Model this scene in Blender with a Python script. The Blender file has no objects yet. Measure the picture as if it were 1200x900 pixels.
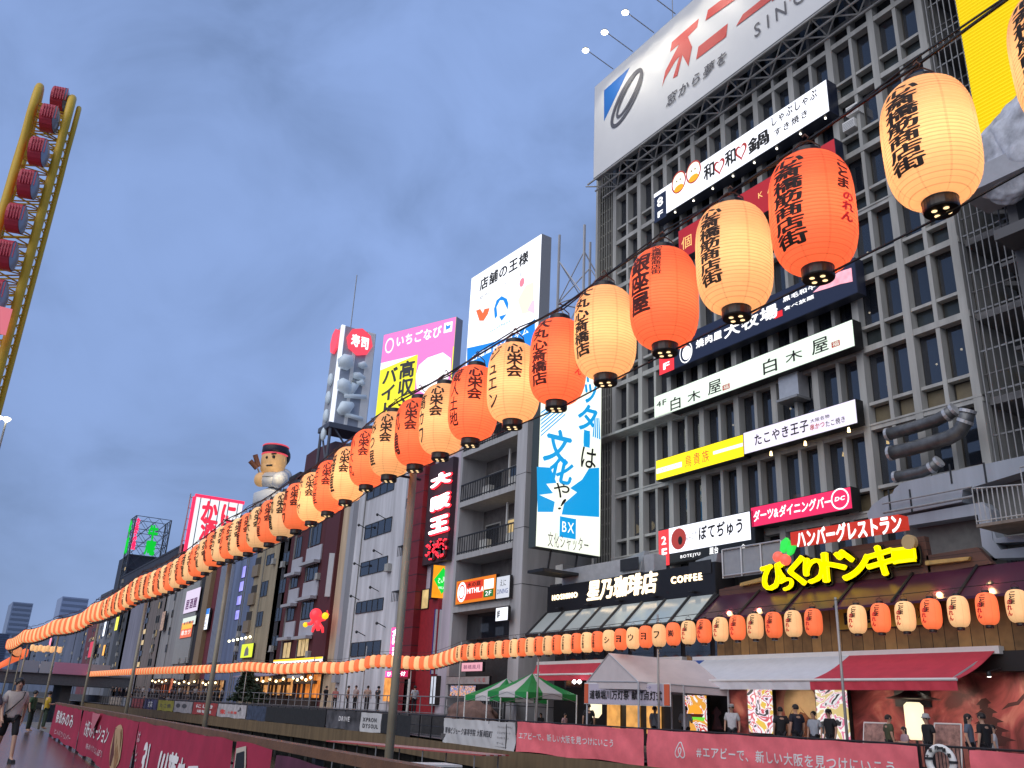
import bpy, bmesh, math, random
from mathutils import Vector, Matrix
random.seed(7)
SC = bpy.context.scene
COL = SC.collection
# ------------------------------------------------------------------ camera
FPX, CX, CY, EYE = 1026.0, 600.0, 450.0, 1.5
dh = Vector((-695., -353., -FPX)).normalized()
dv = Vector((130., 2726., -FPX)); dv -= dh * dv.dot(dh); dv.normalize()
xc = dh.cross(dv)
ROT = Matrix((xc, dh, dv))                 # world = ROT @ camera
cd = bpy.data.cameras.new('camera'); cam = bpy.data.objects.new('camera', cd); COL.objects.link(cam)
cam.matrix_world = Matrix.Translation((0, 0, EYE)) @ ROT.to_4x4()
cd.sensor_width = 36; cd.sensor_fit = 'HORIZONTAL'; cd.lens = FPX / 1200 * 36
cd.clip_start = 0.1; cd.clip_end = 5000
SC.camera = cam
# ------------------------------------------------------------------ world, sun, exposure
W = bpy.data.worlds.new('World'); SC.world = W; W.use_nodes = True
nt = W.node_tree; nt.nodes.clear()
N = nt.nodes.new; L = nt.links.new
SUN_EL, SUN_AZ = math.radians(38), math.radians(250)
sky = N('ShaderNodeTexSky'); sky.sky_type = 'NISHITA'; sky.sun_disc = False
sky.sun_elevation = SUN_EL; sky.sun_rotation = SUN_AZ; sky.air_density = 1.4; sky.dust_density = 1.0
tc = N('ShaderNodeTexCoord')
mp = N('ShaderNodeMapping'); mp.inputs['Scale'].default_value = (1.0, 1.0, 1.25); L(tc.outputs['Generated'], mp.inputs['Vector'])
n1 = N('ShaderNodeTexNoise'); n1.inputs['Scale'].default_value = 1.5; n1.inputs['Detail'].default_value = 6; n1.inputs['Roughness'].default_value = .5; n1.inputs['Distortion'].default_value = .25
L(mp.outputs[0], n1.inputs['Vector'])
r1 = N('ShaderNodeValToRGB'); r1.color_ramp.interpolation = 'EASE'
r1.color_ramp.elements[0].position = .355; r1.color_ramp.elements[0].color = (.120, .184, .345, 1)
r1.color_ramp.elements[1].position = .66; r1.color_ramp.elements[1].color = (.222, .328, .610, 1)
n2 = N('ShaderNodeTexNoise'); n2.inputs['Scale'].default_value = 5.5; n2.inputs['Detail'].default_value = 5; n2.inputs['Roughness'].default_value = .55; n2.inputs['Distortion'].default_value = .5
L(mp.outputs[0], n2.inputs['Vector'])
nm = N('ShaderNodeMix'); nm.data_type = 'FLOAT'; nm.inputs['Factor'].default_value = .38
L(n1.outputs['Fac'], nm.inputs[2]); L(n2.outputs['Fac'], nm.inputs[3]); L(nm.outputs[0], r1.inputs['Fac'])
sm = N('ShaderNodeVectorMath'); sm.operation = 'SCALE'; sm.inputs['Scale'].default_value = .07
L(sky.outputs['Color'], sm.inputs[0])
mx = N('ShaderNodeMix'); mx.data_type = 'RGBA'; mx.inputs['Factor'].default_value = .88     # the cloud deck covers most of the sky
dt = N('ShaderNodeVectorMath'); dt.operation = 'DOT_PRODUCT'; dt.inputs[1].default_value = (.52, .62, .59)   # thinner, brighter cloud over the far bank
L(tc.outputs['Generated'], dt.inputs[0])
mr = N('ShaderNodeMapRange'); mr.inputs['From Min'].default_value = .45; mr.inputs['From Max'].default_value = 1.0; mr.inputs['To Min'].default_value = .84; mr.inputs['To Max'].default_value = 1.16
L(dt.outputs['Value'], mr.inputs['Value'])
sc2 = N('ShaderNodeVectorMath'); sc2.operation = 'SCALE'; L(r1.outputs['Color'], sc2.inputs[0]); L(mr.outputs[0], sc2.inputs['Scale'])
L(sm.outputs[0], mx.inputs[6]); L(sc2.outputs[0], mx.inputs[7])
bg = N('ShaderNodeBackground'); bg.inputs['Strength'].default_value = 1.0
L(mx.outputs[2], bg.inputs['Color'])
wo = N('ShaderNodeOutputWorld'); L(bg.outputs[0], wo.inputs[0])
sd = bpy.data.lights.new('sun', 'SUN'); so = bpy.data.objects.new('sun', sd); COL.objects.link(so)
sd.energy = 1.5; sd.angle = math.radians(70); sd.color = (1, .95, .9)
_s = Vector((math.sin(SUN_AZ) * math.cos(SUN_EL), math.cos(SUN_AZ) * math.cos(SUN_EL), math.sin(SUN_EL)))
so.rotation_euler = _s.to_track_quat('Z', 'Y').to_euler(); so.location = (-20, -20, 60)
SC.view_settings.view_transform = 'Standard'; SC.view_settings.look = 'None'
SC.view_settings.exposure = 0.3; SC.view_settings.gamma = 1.0; SC.view_settings.use_curve_mapping = False
SC.cycles.use_denoising = True
SC.cycles.max_bounces = 6; SC.cycles.transparent_max_bounces = 12
SC.cycles.sample_clamp_indirect = 3.0
# ------------------------------------------------------------------ pixel rays
def ray(p):
    return ROT @ Vector((p[0] - CX, CY - p[1], -FPX))
def atz(p, z):
    d = ray(p); t = (z - EYE) / d.z
    return Vector((d.x * t, d.y * t, z))
def atx(p, x):
    d = ray(p); t = x / d.x
    return Vector((x, d.y * t, EYE + d.z * t))
ZV = Vector((0, 0, 1))
class Plane:
    def __init__(s, O, ux=(0, -1, 0)):
        s.O = Vector(O); s.ux = Vector(ux).normalized(); s.n = s.ux.cross(ZV)
    def uv(s, p):
        d = ray(p); t = (s.O - Vector((0, 0, EYE))).dot(s.n) / d.dot(s.n)
        q = Vector((0, 0, EYE)) + d * t
        return ((q - s.O).dot(s.ux), q.z)
    def to3(s, u, z, d=0.0):
        return Vector((s.O.x, s.O.y, 0)) + s.ux * u + ZV * z + s.n * d
    def off(s, d):
        return Plane(s.O + s.n * d, s.ux)
def FX(x): return Plane((x, 0, 0))                 # facade planes facing the canal
def FY(y): return Plane((0, y, 0), (1, 0, 0))      # planes facing back along the canal
# ------------------------------------------------------------------ materials
def S(h):
    h = h.lstrip('#'); c = [int(h[i:i + 2], 16) / 255 for i in (0, 2, 4)]
    return tuple(x / 12.92 if x <= .04045 else ((x + .055) / 1.055) ** 2.4 for x in c)
_M = {}
def mat(name, col, rough=.6, metal=0.0, var=.0, vscale=3.0, bump=0.0, bscale=40., emit=0.0, ecol=None, spec=.5, streak=0.0, obj=False):
    if name in _M: return _M[name]
    m = bpy.data.materials.new(name); m.use_nodes = True; _M[name] = m
    t = m.node_tree; b = t.nodes['Principled BSDF']
    b.inputs['Base Color'].default_value = (*col, 1); b.inputs['Roughness'].default_value = rough
    b.inputs['Metallic'].default_value = metal; b.inputs['Specular IOR Level'].default_value = spec
    g = None
    if var or bump or streak:
        if obj:
            g = t.nodes.new('ShaderNodeTexCoord').outputs['Object']
        else:
            g = t.nodes.new('ShaderNodeNewGeometry').outputs['Position']
    if var or streak:
        n = t.nodes.new('ShaderNodeTexNoise'); n.inputs['Scale'].default_value = vscale; n.inputs['Detail'].default_value = 6; n.inputs['Roughness'].default_value = .6
        if streak:
            mpn = t.nodes.new('ShaderNodeMapping'); mpn.inputs['Scale'].default_value = (1, 1, .12); t.links.new(g, mpn.inputs[0]); t.links.new(mpn.outputs[0], n.inputs['Vector'])
        else:
            t.links.new(g, n.inputs['Vector'])
        r = t.nodes.new('ShaderNodeMapRange'); r.inputs['From Min'].default_value = .3; r.inputs['From Max'].default_value = .7
        v = max(var, streak)
        r.inputs['To Min'].default_value = 1 - v; r.inputs['To Max'].default_value = 1 + v * .6
        t.links.new(n.outputs['Fac'], r.inputs['Value'])
        vm = t.nodes.new('ShaderNodeVectorMath'); vm.operation = 'SCALE'; vm.inputs[0].default_value = col
        t.links.new(r.outputs[0], vm.inputs['Scale']); t.links.new(vm.outputs[0], b.inputs['Base Color'])
    if bump:
        n = t.nodes.new('ShaderNodeTexNoise'); n.inputs['Scale'].default_value = bscale; n.inputs['Detail'].default_value = 4
        t.links.new(g, n.inputs['Vector'])
        bp = t.nodes.new('ShaderNodeBump'); bp.inputs['Strength'].default_value = bump; bp.inputs['Distance'].default_value = .03
        t.links.new(n.outputs['Fac'], bp.inputs['Height']); t.links.new(bp.outputs[0], b.inputs['Normal'])
    if emit:
        b.inputs['Emission Color'].default_value = (*(ecol or col), 1); b.inputs['Emission Strength'].default_value = emit
    return m
def glow(name, hexcol, e=1.0, var=0.0, vscale=.8):
    """back-lit sign face: gives off its own light"""
    c = S(hexcol)
    m = mat(name, tuple(x * .55 for x in c), .35, emit=e, ecol=c)
    if var and not m.get('v'):
        m['v'] = 1
        t = m.node_tree; b = t.nodes['Principled BSDF']
        g = t.nodes.new('ShaderNodeNewGeometry'); n = t.nodes.new('ShaderNodeTexNoise'); n.inputs['Scale'].default_value = vscale; n.inputs['Detail'].default_value = 3
        t.links.new(g.outputs['Position'], n.inputs['Vector'])
        r = t.nodes.new('ShaderNodeMapRange'); r.inputs['From Min'].default_value = .3; r.inputs['From Max'].default_value = .7
        r.inputs['To Min'].default_value = e * (1 - var); r.inputs['To Max'].default_value = e * (1 + var * .5)
        t.links.new(n.outputs['Fac'], r.inputs['Value']); t.links.new(r.outputs[0], b.inputs['Emission Strength'])
    return m
def pane_mat(name, tint=(.022, .028, .042), through=.55, rough=.05):
    """window glass: part clear, part mirror; the room behind is modelled"""
    if name in _M: return _M[name]
    m = bpy.data.materials.new(name); m.use_nodes = True; _M[name] = m
    t = m.node_tree; t.nodes.clear()
    o = t.nodes.new('ShaderNodeOutputMaterial'); tr = t.nodes.new('ShaderNodeBsdfTransparent'); tr.inputs[0].default_value = (.75, .78, .85, 1)
    p = t.nodes.new('ShaderNodeBsdfPrincipled'); p.inputs['Base Color'].default_value = (*tint, 1); p.inputs['Roughness'].default_value = rough
    p.inputs['IOR'].default_value = 2.5
    g = t.nodes.new('ShaderNodeNewGeometry'); n = t.nodes.new('ShaderNodeTexNoise'); n.inputs['Scale'].default_value = .35; n.inputs['Detail'].default_value = 1
    t.links.new(g.outputs['Position'], n.inputs['Vector'])
    bp = t.nodes.new('ShaderNodeBump'); bp.inputs['Strength'].default_value = .06; bp.inputs['Distance'].default_value = .2
    t.links.new(n.outputs['Fac'], bp.inputs['Height']); t.links.new(bp.outputs[0], p.inputs['Normal'])
    mx = t.nodes.new('ShaderNodeMixShader'); mx.inputs[0].default_value = 1 - through
    t.links.new(tr.outputs[0], mx.inputs[1]); t.links.new(p.outputs[0], mx.inputs[2]); t.links.new(mx.outputs[0], o.inputs[0])
    return m
# ------------------------------------------------------------------ mesh builder, things and parts
OFF = {}
class MB:
    def __init__(s): s.v = []; s.f = []
    def add(s, v, f):
        k = len(s.v); s.v += [Vector(a) for a in v]; s.f += [tuple(i + k for i in a) for a in f]; return s
    def hexa(s, p):                      # 8 corners: 4 at the bottom, 4 above them
        return s.add(p, [(3, 2, 1, 0), (4, 5, 6, 7), (0, 1, 5, 4), (1, 2, 6, 5), (2, 3, 7, 6), (3, 0, 4, 7)])
    def box(s, x0, y0, z0, x1, y1, z1):
        x0, x1 = min(x0, x1), max(x0, x1); y0, y1 = min(y0, y1), max(y0, y1); z0, z1 = min(z0, z1), max(z0, z1)
        return s.hexa([(x0, y0, z0), (x1, y0, z0), (x1, y1, z0), (x0, y1, z0), (x0, y0, z1), (x1, y0, z1), (x1, y1, z1), (x0, y1, z1)])
    def pbox(s, pl, u0, u1, z0, z1, d0, d1):
        u0, u1 = min(u0, u1), max(u0, u1); z0, z1 = min(z0, z1), max(z0, z1); d0, d1 = min(d0, d1), max(d0, d1)
        T = pl.to3
        return s.hexa([T(u0, z0, d1), T(u1, z0, d1), T(u1, z0, d0), T(u0, z0, d0), T(u0, z1, d1), T(u1, z1, d1), T(u1, z1, d0), T(u0, z1, d0)])
    def tube(s, p, q, r, r2=None, n=8, cap=True):
        p, q = Vector(p), Vector(q); d = (q - p).normalized(); r2 = r if r2 is None else r2
        a = d.orthogonal().normalized(); b = d.cross(a)
        v = []
        for c, rr in ((p, r), (q, r2)):
            for i in range(n):
                t = 2 * math.pi * i / n; v.append(c + (a * math.cos(t) + b * math.sin(t)) * rr)
        f = [(i, (i + 1) % n, n + (i + 1) % n, n + i) for i in range(n)]
        if cap: f += [tuple(range(n - 1, -1, -1)), tuple(range(n, 2 * n))]
        return s.add(v, f)
    def path(s, pts, r, n=6):
        pts = [Vector(p) for p in pts]; rings = []
        up = Vector((0, 0, 1))
        for i, p in enumerate(pts):
            d = (pts[min(i + 1, len(pts) - 1)] - pts[max(i - 1, 0)]).normalized()
            a = d.cross(up)
            if a.length < 1e-3: a = d.orthogonal()
            a.normalize(); b = a.cross(d)
            rr = r[i] if isinstance(r, (list, tuple)) else r
            rings.append([p + (a * math.cos(2 * math.pi * k / n) + b * math.sin(2 * math.pi * k / n)) * rr for k in range(n)])
        v = [q for g in rings for q in g]; f = []
        for i in range(len(pts) - 1):
            for k in range(n):
                f.append((i * n + k, i * n + (k + 1) % n, (i + 1) * n + (k + 1) % n, (i + 1) * n + k))
        f += [tuple(range(n - 1, -1, -1)), tuple(range((len(pts) - 1) * n, len(pts) * n))]
        return s.add(v, f)
    def lathe(s, prof, n=16, c=(0, 0, 0), close=True):
        c = Vector(c); v = []; m = len(prof)
        for r, z in prof:
            for k in range(n):
                t = 2 * math.pi * k / n; v.append(c + Vector((r * math.cos(t), r * math.sin(t), z)))
        f = [(i * n + k, i * n + (k + 1) % n, (i + 1) * n + (k + 1) % n, (i + 1) * n + k) for i in range(m - 1) for k in range(n)]
        if close: f += [tuple(range(n - 1, -1, -1)), tuple(range((m - 1) * n, m * n))]
        return s.add(v, f)
    def ball(s, c, rx, ry=None, rz=None, n=12, m=8):
        ry = ry or rx; rz = rz or rx; c = Vector(c); v = [c + Vector((0, 0, -rz))]
        for i in range(1, m):
            a = -math.pi / 2 + math.pi * i / m
            for k in range(n):
                t = 2 * math.pi * k / n; v.append(c + Vector((rx * math.cos(a) * math.cos(t), ry * math.cos(a) * math.sin(t), rz * math.sin(a))))
        v.append(c + Vector((0, 0, rz))); f = []
        for k in range(n): f.append((0, 1 + (k + 1) % n, 1 + k))
        for i in range(m - 2):
            for k in range(n):
                f.append((1 + i * n + k, 1 + i * n + (k + 1) % n, 1 + (i + 1) * n + (k + 1) % n, 1 + (i + 1) * n + k))
        e = len(v) - 1
        for k in range(n): f.append((e, 1 + (m - 2) * n + k, 1 + (m - 2) * n + (k + 1) % n))
        return s.add(v, f)
    def prism(s, pl, pts, d0, d1):        # outline on a plane (u, z), thickened
        a = sum(pts[i][0] * pts[(i + 1) % len(pts)][1] - pts[(i + 1) % len(pts)][0] * pts[i][1] for i in range(len(pts)))
        if a < 0: pts = pts[::-1]
        n = len(pts); v = [pl.to3(u, z, d1) for u, z in pts] + [pl.to3(u, z, d0) for u, z in pts]
        f = [tuple(range(n)), tuple(range(2 * n - 1, n - 1, -1))] + [(n + i, n + (i + 1) % n, (i + 1) % n, i) for i in range(n)]
        return s.add(v, f)
    def mesh(s, name, off=Vector((0, 0, 0)), smooth=False):
        me = bpy.data.meshes.new(name); me.from_pydata([v - off for v in s.v], [], s.f); me.update()
        if smooth:
            for p in me.polygons: p.use_smooth = True
        return me
    def build(s, name, m, parent=None, smooth=False, kind=None, label=None):
        off = OFF.get(parent.name, Vector((0, 0, 0))) if parent else Vector((0, 0, 0))
        me = s.mesh(name, off, smooth); me.materials.append(m)
        o = bpy.data.objects.new(name, me); COL.objects.link(o)
        if parent: o.parent = parent
        OFF[o.name] = off
        if kind: o['kind'] = kind
        if label: o['label'] = label
        return o
def tag(o, label, cat, group=None, kind=None):
    o['label'] = label; o['category'] = cat
    if group: o['group'] = group
    if kind: o['kind'] = kind
    return o
def thing(name, label, cat, loc=(0, 0, 0), group=None):
    o = bpy.data.objects.new(name, None); COL.objects.link(o); o.location = loc; o.empty_display_size = .2
    OFF[o.name] = Vector(loc)
    return tag(o, label, cat, group)
def struct(name, mb, m, smooth=False):
    o = mb.build(name, m, None, smooth); o['kind'] = 'structure'; return o
# ------------------------------------------------------------------ lettering
_G = {}
def glyph(ch, bold=0.0, extrude=0.0):
    k = (ch, bold, extrude)
    if k in _G: return _G[k]
    if bold > 0:                          # heavier strokes: a few copies of the thin glyph, each slightly shifted and lifted
        v0, f0, a, b = glyph(ch, 0.0, extrude); V, F = [], []
        D = [(0, 0)] + [(math.cos(math.pi * i / 4), math.sin(math.pi * i / 4)) for i in range(0, 8, 1 if bold > .03 else 2)]
        for i, (dx, dy) in enumerate(D):
            n = len(V); V += [(x + dx * bold, y + dy * bold, z + (.0009 * i if not extrude else .0)) for x, y, z in v0]; F += [tuple(q + n for q in f) for f in f0]
        _G[k] = (V, F, a - bold, b + bold); return _G[k]
    c = bpy.data.curves.new('t', 'FONT'); c.body = ch; c.size = 1.0; c.resolution_u = 3
    if extrude: c.extrude = extrude
    o = bpy.data.objects.new('t', c); COL.objects.link(o)
    dg = bpy.context.evaluated_depsgraph_get(); dg.update()
    me = o.evaluated_get(dg).to_mesh()
    v = [tuple(a.co) for a in me.vertices]; f = [tuple(p.vertices) for p in me.polygons]
    o.evaluated_get(dg).to_mesh_clear()
    bpy.data.objects.remove(o); bpy.data.curves.remove(c)
    xs = [a[0] for a in v] or [0, 1]
    _G[k] = (v, f, min(xs), max(xs)); return _G[k]
def wide(ch): return ord(ch) > 0x2000
def lay(s, vertical=False, bold=.0, gap=.06, extrude=0.0, shear=0.0):
    V, F = [], []
    x = 0.0; z = 0.0
    for ch in s:
        if ch == '\n':
            x = 0.0; z -= 1.15; continue
        if ch == ' ':
            if vertical: z -= .5
            else: x += .4
            continue
        v, f, a, b = glyph(ch, bold, extrude); k = len(V)
        if vertical:
            ox = -(a + b) / 2 if not wide(ch) else -.5
            V += [(p[0] + ox + shear * p[1], p[1] + z, p[2]) for p in v]; z -= .98 + gap
        else:
            w = 1.0 if wide(ch) else (b - a + .08)
            ox = x if wide(ch) else x - a
            V += [(p[0] + ox + shear * p[1], p[1] + z, p[2]) for p in v]; x += w + gap
        F += [tuple(i + k for i in q) for q in f]
    xs = [p[0] for p in V]; ys = [p[1] for p in V]
    x0, x1, y0, y1 = min(xs), max(xs), min(ys), max(ys)
    return [((p[0] - x0) / (x1 - x0), (p[1] - y0) / (y1 - y0), p[2]) for p in V], F
def put_text(parent, pl, s, u0, u1, z0, z1, m, d=.012, vertical=False, bold=.0, gap=.06, extrude=0.0, shear=0.0, name='lettering'):
    V, F = lay(s, vertical, bold, gap, extrude, shear)
    mb = MB(); mb.add([pl.to3(u0 + a * (u1 - u0), z0 + b * (z1 - z0), d + c) for a, b, c in V], F)
    return mb.build(name, m, parent)
# ------------------------------------------------------------------ signs
class Sign:
    """flat sign on a plane; corners as photo points, turned into one rectangle of real size on that plane"""
    def __init__(s, name, label, cat, pl, TL=None, BL=None, TR=None, BR=None, rect=None, depth=.4, face=None, body=None, group=None, faces=True, parent=None):
        s.pl = pl
        if rect: s.u0, s.u1, s.z0, s.z1 = rect
        else:
            a, b, c, e = pl.uv(TL), pl.uv(BL), pl.uv(TR), pl.uv(BR)
            s.u0 = (a[0] + b[0]) / 2; s.u1 = (c[0] + e[0]) / 2; s.z1 = (a[1] + c[1]) / 2; s.z0 = (b[1] + e[1]) / 2
        s.lift = .012
        base = pl.to3((s.u0 + s.u1) / 2, s.z0, -depth / 2)
        s.o = parent or thing(name, label, cat, base, group)
        MB().pbox(pl, s.u0 - .03, s.u1 + .03, s.z0 - .03, s.z1 + .03, -depth, -.015).build('housing', body or DARK, s.o)
        if face: s.panel(s.u0, s.u1, s.z0, s.z1, face, 'face', thick=True)
    def panel(s, u0, u1, z0, z1, m, name='panel', thick=False):
        MB().pbox(s.pl, u0, u1, z0, z1, -.0145 if thick else s.lift - .006, 0.0 if thick else s.lift).build(name, m, s.o)
        if not thick: s.lift += .004
    def rect(s, LL, UR):
        a, b = s.pl.uv(LL), s.pl.uv(UR); return a[0], b[0], a[1], b[1]
    def prect(s, LL, UR, m, name='panel'):
        s.panel(*s.rect(LL, UR), m, name)
    def text(s, t, LL, UR, m, **k):
        u0, u1, z0, z1 = s.rect(LL, UR)
        return put_text(s.o, s.pl, t, u0, u1, z0, z1, m, d=s.lift + .002, **k)
    def ftext(s, t, a0, a1, b0, b1, m, **k):       # fractions of the face
        U = s.u1 - s.u0; Z = s.z1 - s.z0
        return put_text(s.o, s.pl, t, s.u0 + a0 * U, s.u0 + a1 * U, s.z0 + b0 * Z, s.z0 + b1 * Z, m, d=s.lift + .002, **k)
    def fpanel(s, a0, a1, b0, b1, m, name='panel'):
        U = s.u1 - s.u0; Z = s.z1 - s.z0
        s.panel(s.u0 + a0 * U, s.u0 + a1 * U, s.z0 + b0 * Z, s.z0 + b1 * Z, m, name)
    def poly(s, pts, m, name='emblem'):
        MB().prism(s.pl, [s.pl.uv(p) for p in pts], s.lift - .008, s.lift).build(name, m, s.o); s.lift += .003
    def fpoly(s, pts, m, name='emblem'):
        U = s.u1 - s.u0; Z = s.z1 - s.z0
        MB().prism(s.pl, [(s.u0 + a * U, s.z0 + b * Z) for a, b in pts], s.lift - .008, s.lift).build(name, m, s.o); s.lift += .003
    def disc(s, u, z, ru, rz, m, name='emblem', n=24, inner=None):
        pts = [(u + ru * math.cos(2 * math.pi * i / n), z + rz * math.sin(2 * math.pi * i / n)) for i in range(n)]
        if inner is None:
            MB().prism(s.pl, pts, s.lift - .008, s.lift).build(name, m, s.o)
        else:
            mb = MB(); q = [(u + ru * inner * math.cos(2 * math.pi * i / n), z + rz * inner * math.sin(2 * math.pi * i / n)) for i in range(n)]
            mb.add([s.pl.to3(a, b, s.lift) for a, b in pts] + [s.pl.to3(a, b, s.lift) for a, b in q], [(i, (i + 1) % n, n + (i + 1) % n, n + i) for i in range(n)])
            mb.build(name, m, s.o)
        s.lift += .003
    def pdisc(s, c, ru, rz, m, **k):
        u, z = s.pl.uv(c); s.disc(u, z, ru, rz, m, **k)
DARK = mat('dark_steel', (.02, .022, .026), .45, var=.2)
STEEL = mat('grey_steel', (.30, .31, .32), .5, .3, var=.2, vscale=6)
ALU = mat('aluminium', (.55, .56, .58), .4, .5, var=.1)
BLACK = mat('black_paint', (.012, .012, .013), .5)
INK = mat('black_ink', (.010, .009, .009), .7)
WHITE = mat('white_paint', (.78, .78, .76), .5, var=.06)
W_LIT = glow('white_lit', '#f4f6ff', 1.0, .12)
RED_INK = mat('red_ink', (.60, .03, .03), .6)
CONC = mat('pale_concrete', (.41, .41, .39), .75, var=.2, vscale=1.6, bump=.2, bscale=30, streak=.28)
# ================================================================== the setting
def planks(name, col, col2, w=.14, axis=0, rough=.3):
    m = mat(name, col, rough); t = m.node_tree; b = t.nodes['Principled BSDF']
    g = t.nodes.new('ShaderNodeNewGeometry'); sx = t.nodes.new('ShaderNodeSeparateXYZ'); t.links.new(g.outputs['Position'], sx.inputs[0])
    dv_ = t.nodes.new('ShaderNodeMath'); dv_.operation = 'DIVIDE'; dv_.inputs[1].default_value = w; t.links.new(sx.outputs[axis], dv_.inputs[0])
    fl = t.nodes.new('ShaderNodeMath'); fl.operation = 'FLOOR'; t.links.new(dv_.outputs[0], fl.inputs[0])
    fr = t.nodes.new('ShaderNodeMath'); fr.operation = 'FRACT'; t.links.new(dv_.outputs[0], fr.inputs[0])
    wn = t.nodes.new('ShaderNodeTexWhiteNoise'); wn.noise_dimensions = '1D'; t.links.new(fl.outputs[0], wn.inputs['W'])
    nz = t.nodes.new('ShaderNodeTexNoise'); nz.inputs['Scale'].default_value = 3; nz.inputs['Detail'].default_value = 5; t.links.new(g.outputs['Position'], nz.inputs['Vector'])
    ad = t.nodes.new('ShaderNodeMath'); ad.operation = 'ADD'; t.links.new(wn.outputs['Value'], ad.inputs[0]); t.links.new(nz.outputs['Fac'], ad.inputs[1])
    hf = t.nodes.new('ShaderNodeMath'); hf.operation = 'MULTIPLY'; hf.inputs[1].default_value = .55; t.links.new(ad.outputs[0], hf.inputs[0])
    mxc = t.nodes.new('ShaderNodeMix'); mxc.data_type = 'RGBA'; mxc.inputs[6].default_value = (*col, 1); mxc.inputs[7].default_value = (*col2, 1)
    t.links.new(hf.outputs[0], mxc.inputs[0])
    gp = t.nodes.new('ShaderNodeMath'); gp.operation = 'GREATER_THAN'; gp.inputs[1].default_value = .05; t.links.new(fr.outputs[0], gp.inputs[0])
    mg = t.nodes.new('ShaderNodeMix'); mg.data_type = 'RGBA'; mg.inputs[6].default_value = (.008, .007, .006, 1); t.links.new(mxc.outputs[2], mg.inputs[7]); t.links.new(gp.outputs[0], mg.inputs[0])
    t.links.new(mg.outputs[2], b.inputs['Base Color'])
    bp = t.nodes.new('ShaderNodeBump'); bp.inputs['Strength'].default_value = .5; bp.inputs['Distance'].default_value = .01
    t.links.new(gp.outputs[0], bp.inputs['Height']); t.links.new(bp.outputs[0], b.inputs['Normal'])
    return m
GROUND = mat('paving', (.16, .16, .17), .6, var=.25, vscale=.8, bump=.2)
DECK = planks('wet_deck', (.055, .032, .026), (.10, .062, .050), .15, 1, .22)
g = MB(); g.add([(-2500, -600, -3.2), (2500, -600, -3.2), (2500, 4500, -3.2), (-2500, 4500, -3.2)], [(0, 1, 2, 3)]); struct('ground', g, GROUND)
wm = mat('canal_water', (.010, .014, .014), .08, bump=.35, bscale=1.6)
g = MB(); g.add([(-2.0, -60, -2.0), (26.5, -60, -2.0), (30, 60, -2.0), (30, 420, -2.0), (-2.0, 420, -2.0)], [(0, 1, 2, 3, 4)]); struct('canal_water', g, wm)
def railx(y): return 2.76 + .0445 * y
# near walkway: wooden deck, quay wall to the water
g = MB(); g.add([(-25, -12, 0), (railx(-12) + .12, -12, 0), (railx(39) + .12, 39, 0), (railx(39) + .12, 75, 0), (-25, 75, 0)], [(0, 1, 2, 3, 4)]); struct('near_walkway', g, DECK)
g = MB()
g.hexa([(railx(-12) + .1, -12, -3.1), (railx(-12) + 2.3, -12, -3.1), (railx(70) + 2.6, 70, -3.1), (railx(70) + .1, 70, -3.1),
        (railx(-12) + .1, -12, -.45), (railx(-12) + 2.3, -12, -.45), (railx(70) + 2.6, 70, -.45), (railx(70) + .1, 70, -.45)])
struct('near_quay', g, mat('quay_concrete', (.20, .19, .17), .8, var=.3, vscale=1.5, bump=.3))
# far bank: lower walkway on a timber-faced beam, upper terrace
EDGE = [(22.8, 6), (22.8, 36), (23.9, 44), (25.4, 54), (25.5, 110), (24.5, 200), (24, 330)]
g = MB(); n = len(EDGE)
v = [(x, y, .06) for x, y in EDGE] + [(60, 330, .06), (60, 6, .06)]
g.add(v, [tuple(range(len(v)))]); struct('far_walkway', g, GROUND)
BEAM = mat('timber_beam', (.165, .115, .060), .75, var=.35, vscale=2.2, streak=.3, bump=.3)
g = MB()
for (x0, y0), (x1, y1) in zip(EDGE, EDGE[1:]):
    g.hexa([(x0 - .12, y0, -.95), (x0 + .5, y0, -.95), (x1 + .5, y1, -.95), (x1 - .12, y1, -.95), (x0 - .12, y0, -.06), (x0 + .5, y0, -.06), (x1 + .5, y1, -.06), (x1 - .12, y1, -.06)])
struct('walkway_edge_beam', g, BEAM)
g = MB()
for (x0, y0), (x1, y1) in zip(EDGE, EDGE[1:]):
    g.hexa([(x0 + 1.6, y0, -3.1), (x0 + 2.2, y0, -3.1), (x1 + 2.2, y1, -3.1), (x1 + 1.6, y1, -3.1), (x0 + 1.6, y0, .0), (x0 + 2.2, y0, .0), (x1 + 2.2, y1, .0), (x1 + 1.6, y1, .0)])
for i in range(60):
    y = 8 + i * 3.6; x = 22.9 if y < 36 else 25.6
    g.tube((x + .4, y, -3.1), (x + .4, y, -.7), .16, n=8)
struct('far_quay_wall', g, mat('dark_quay', (.05, .048, .042), .8, var=.3))
g = MB(); g.box(27.6, 44.0, .07, 60, 330, 1.18); struct('upper_terrace', g, mat('terrace', (.13, .125, .12), .7, var=.2))
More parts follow.
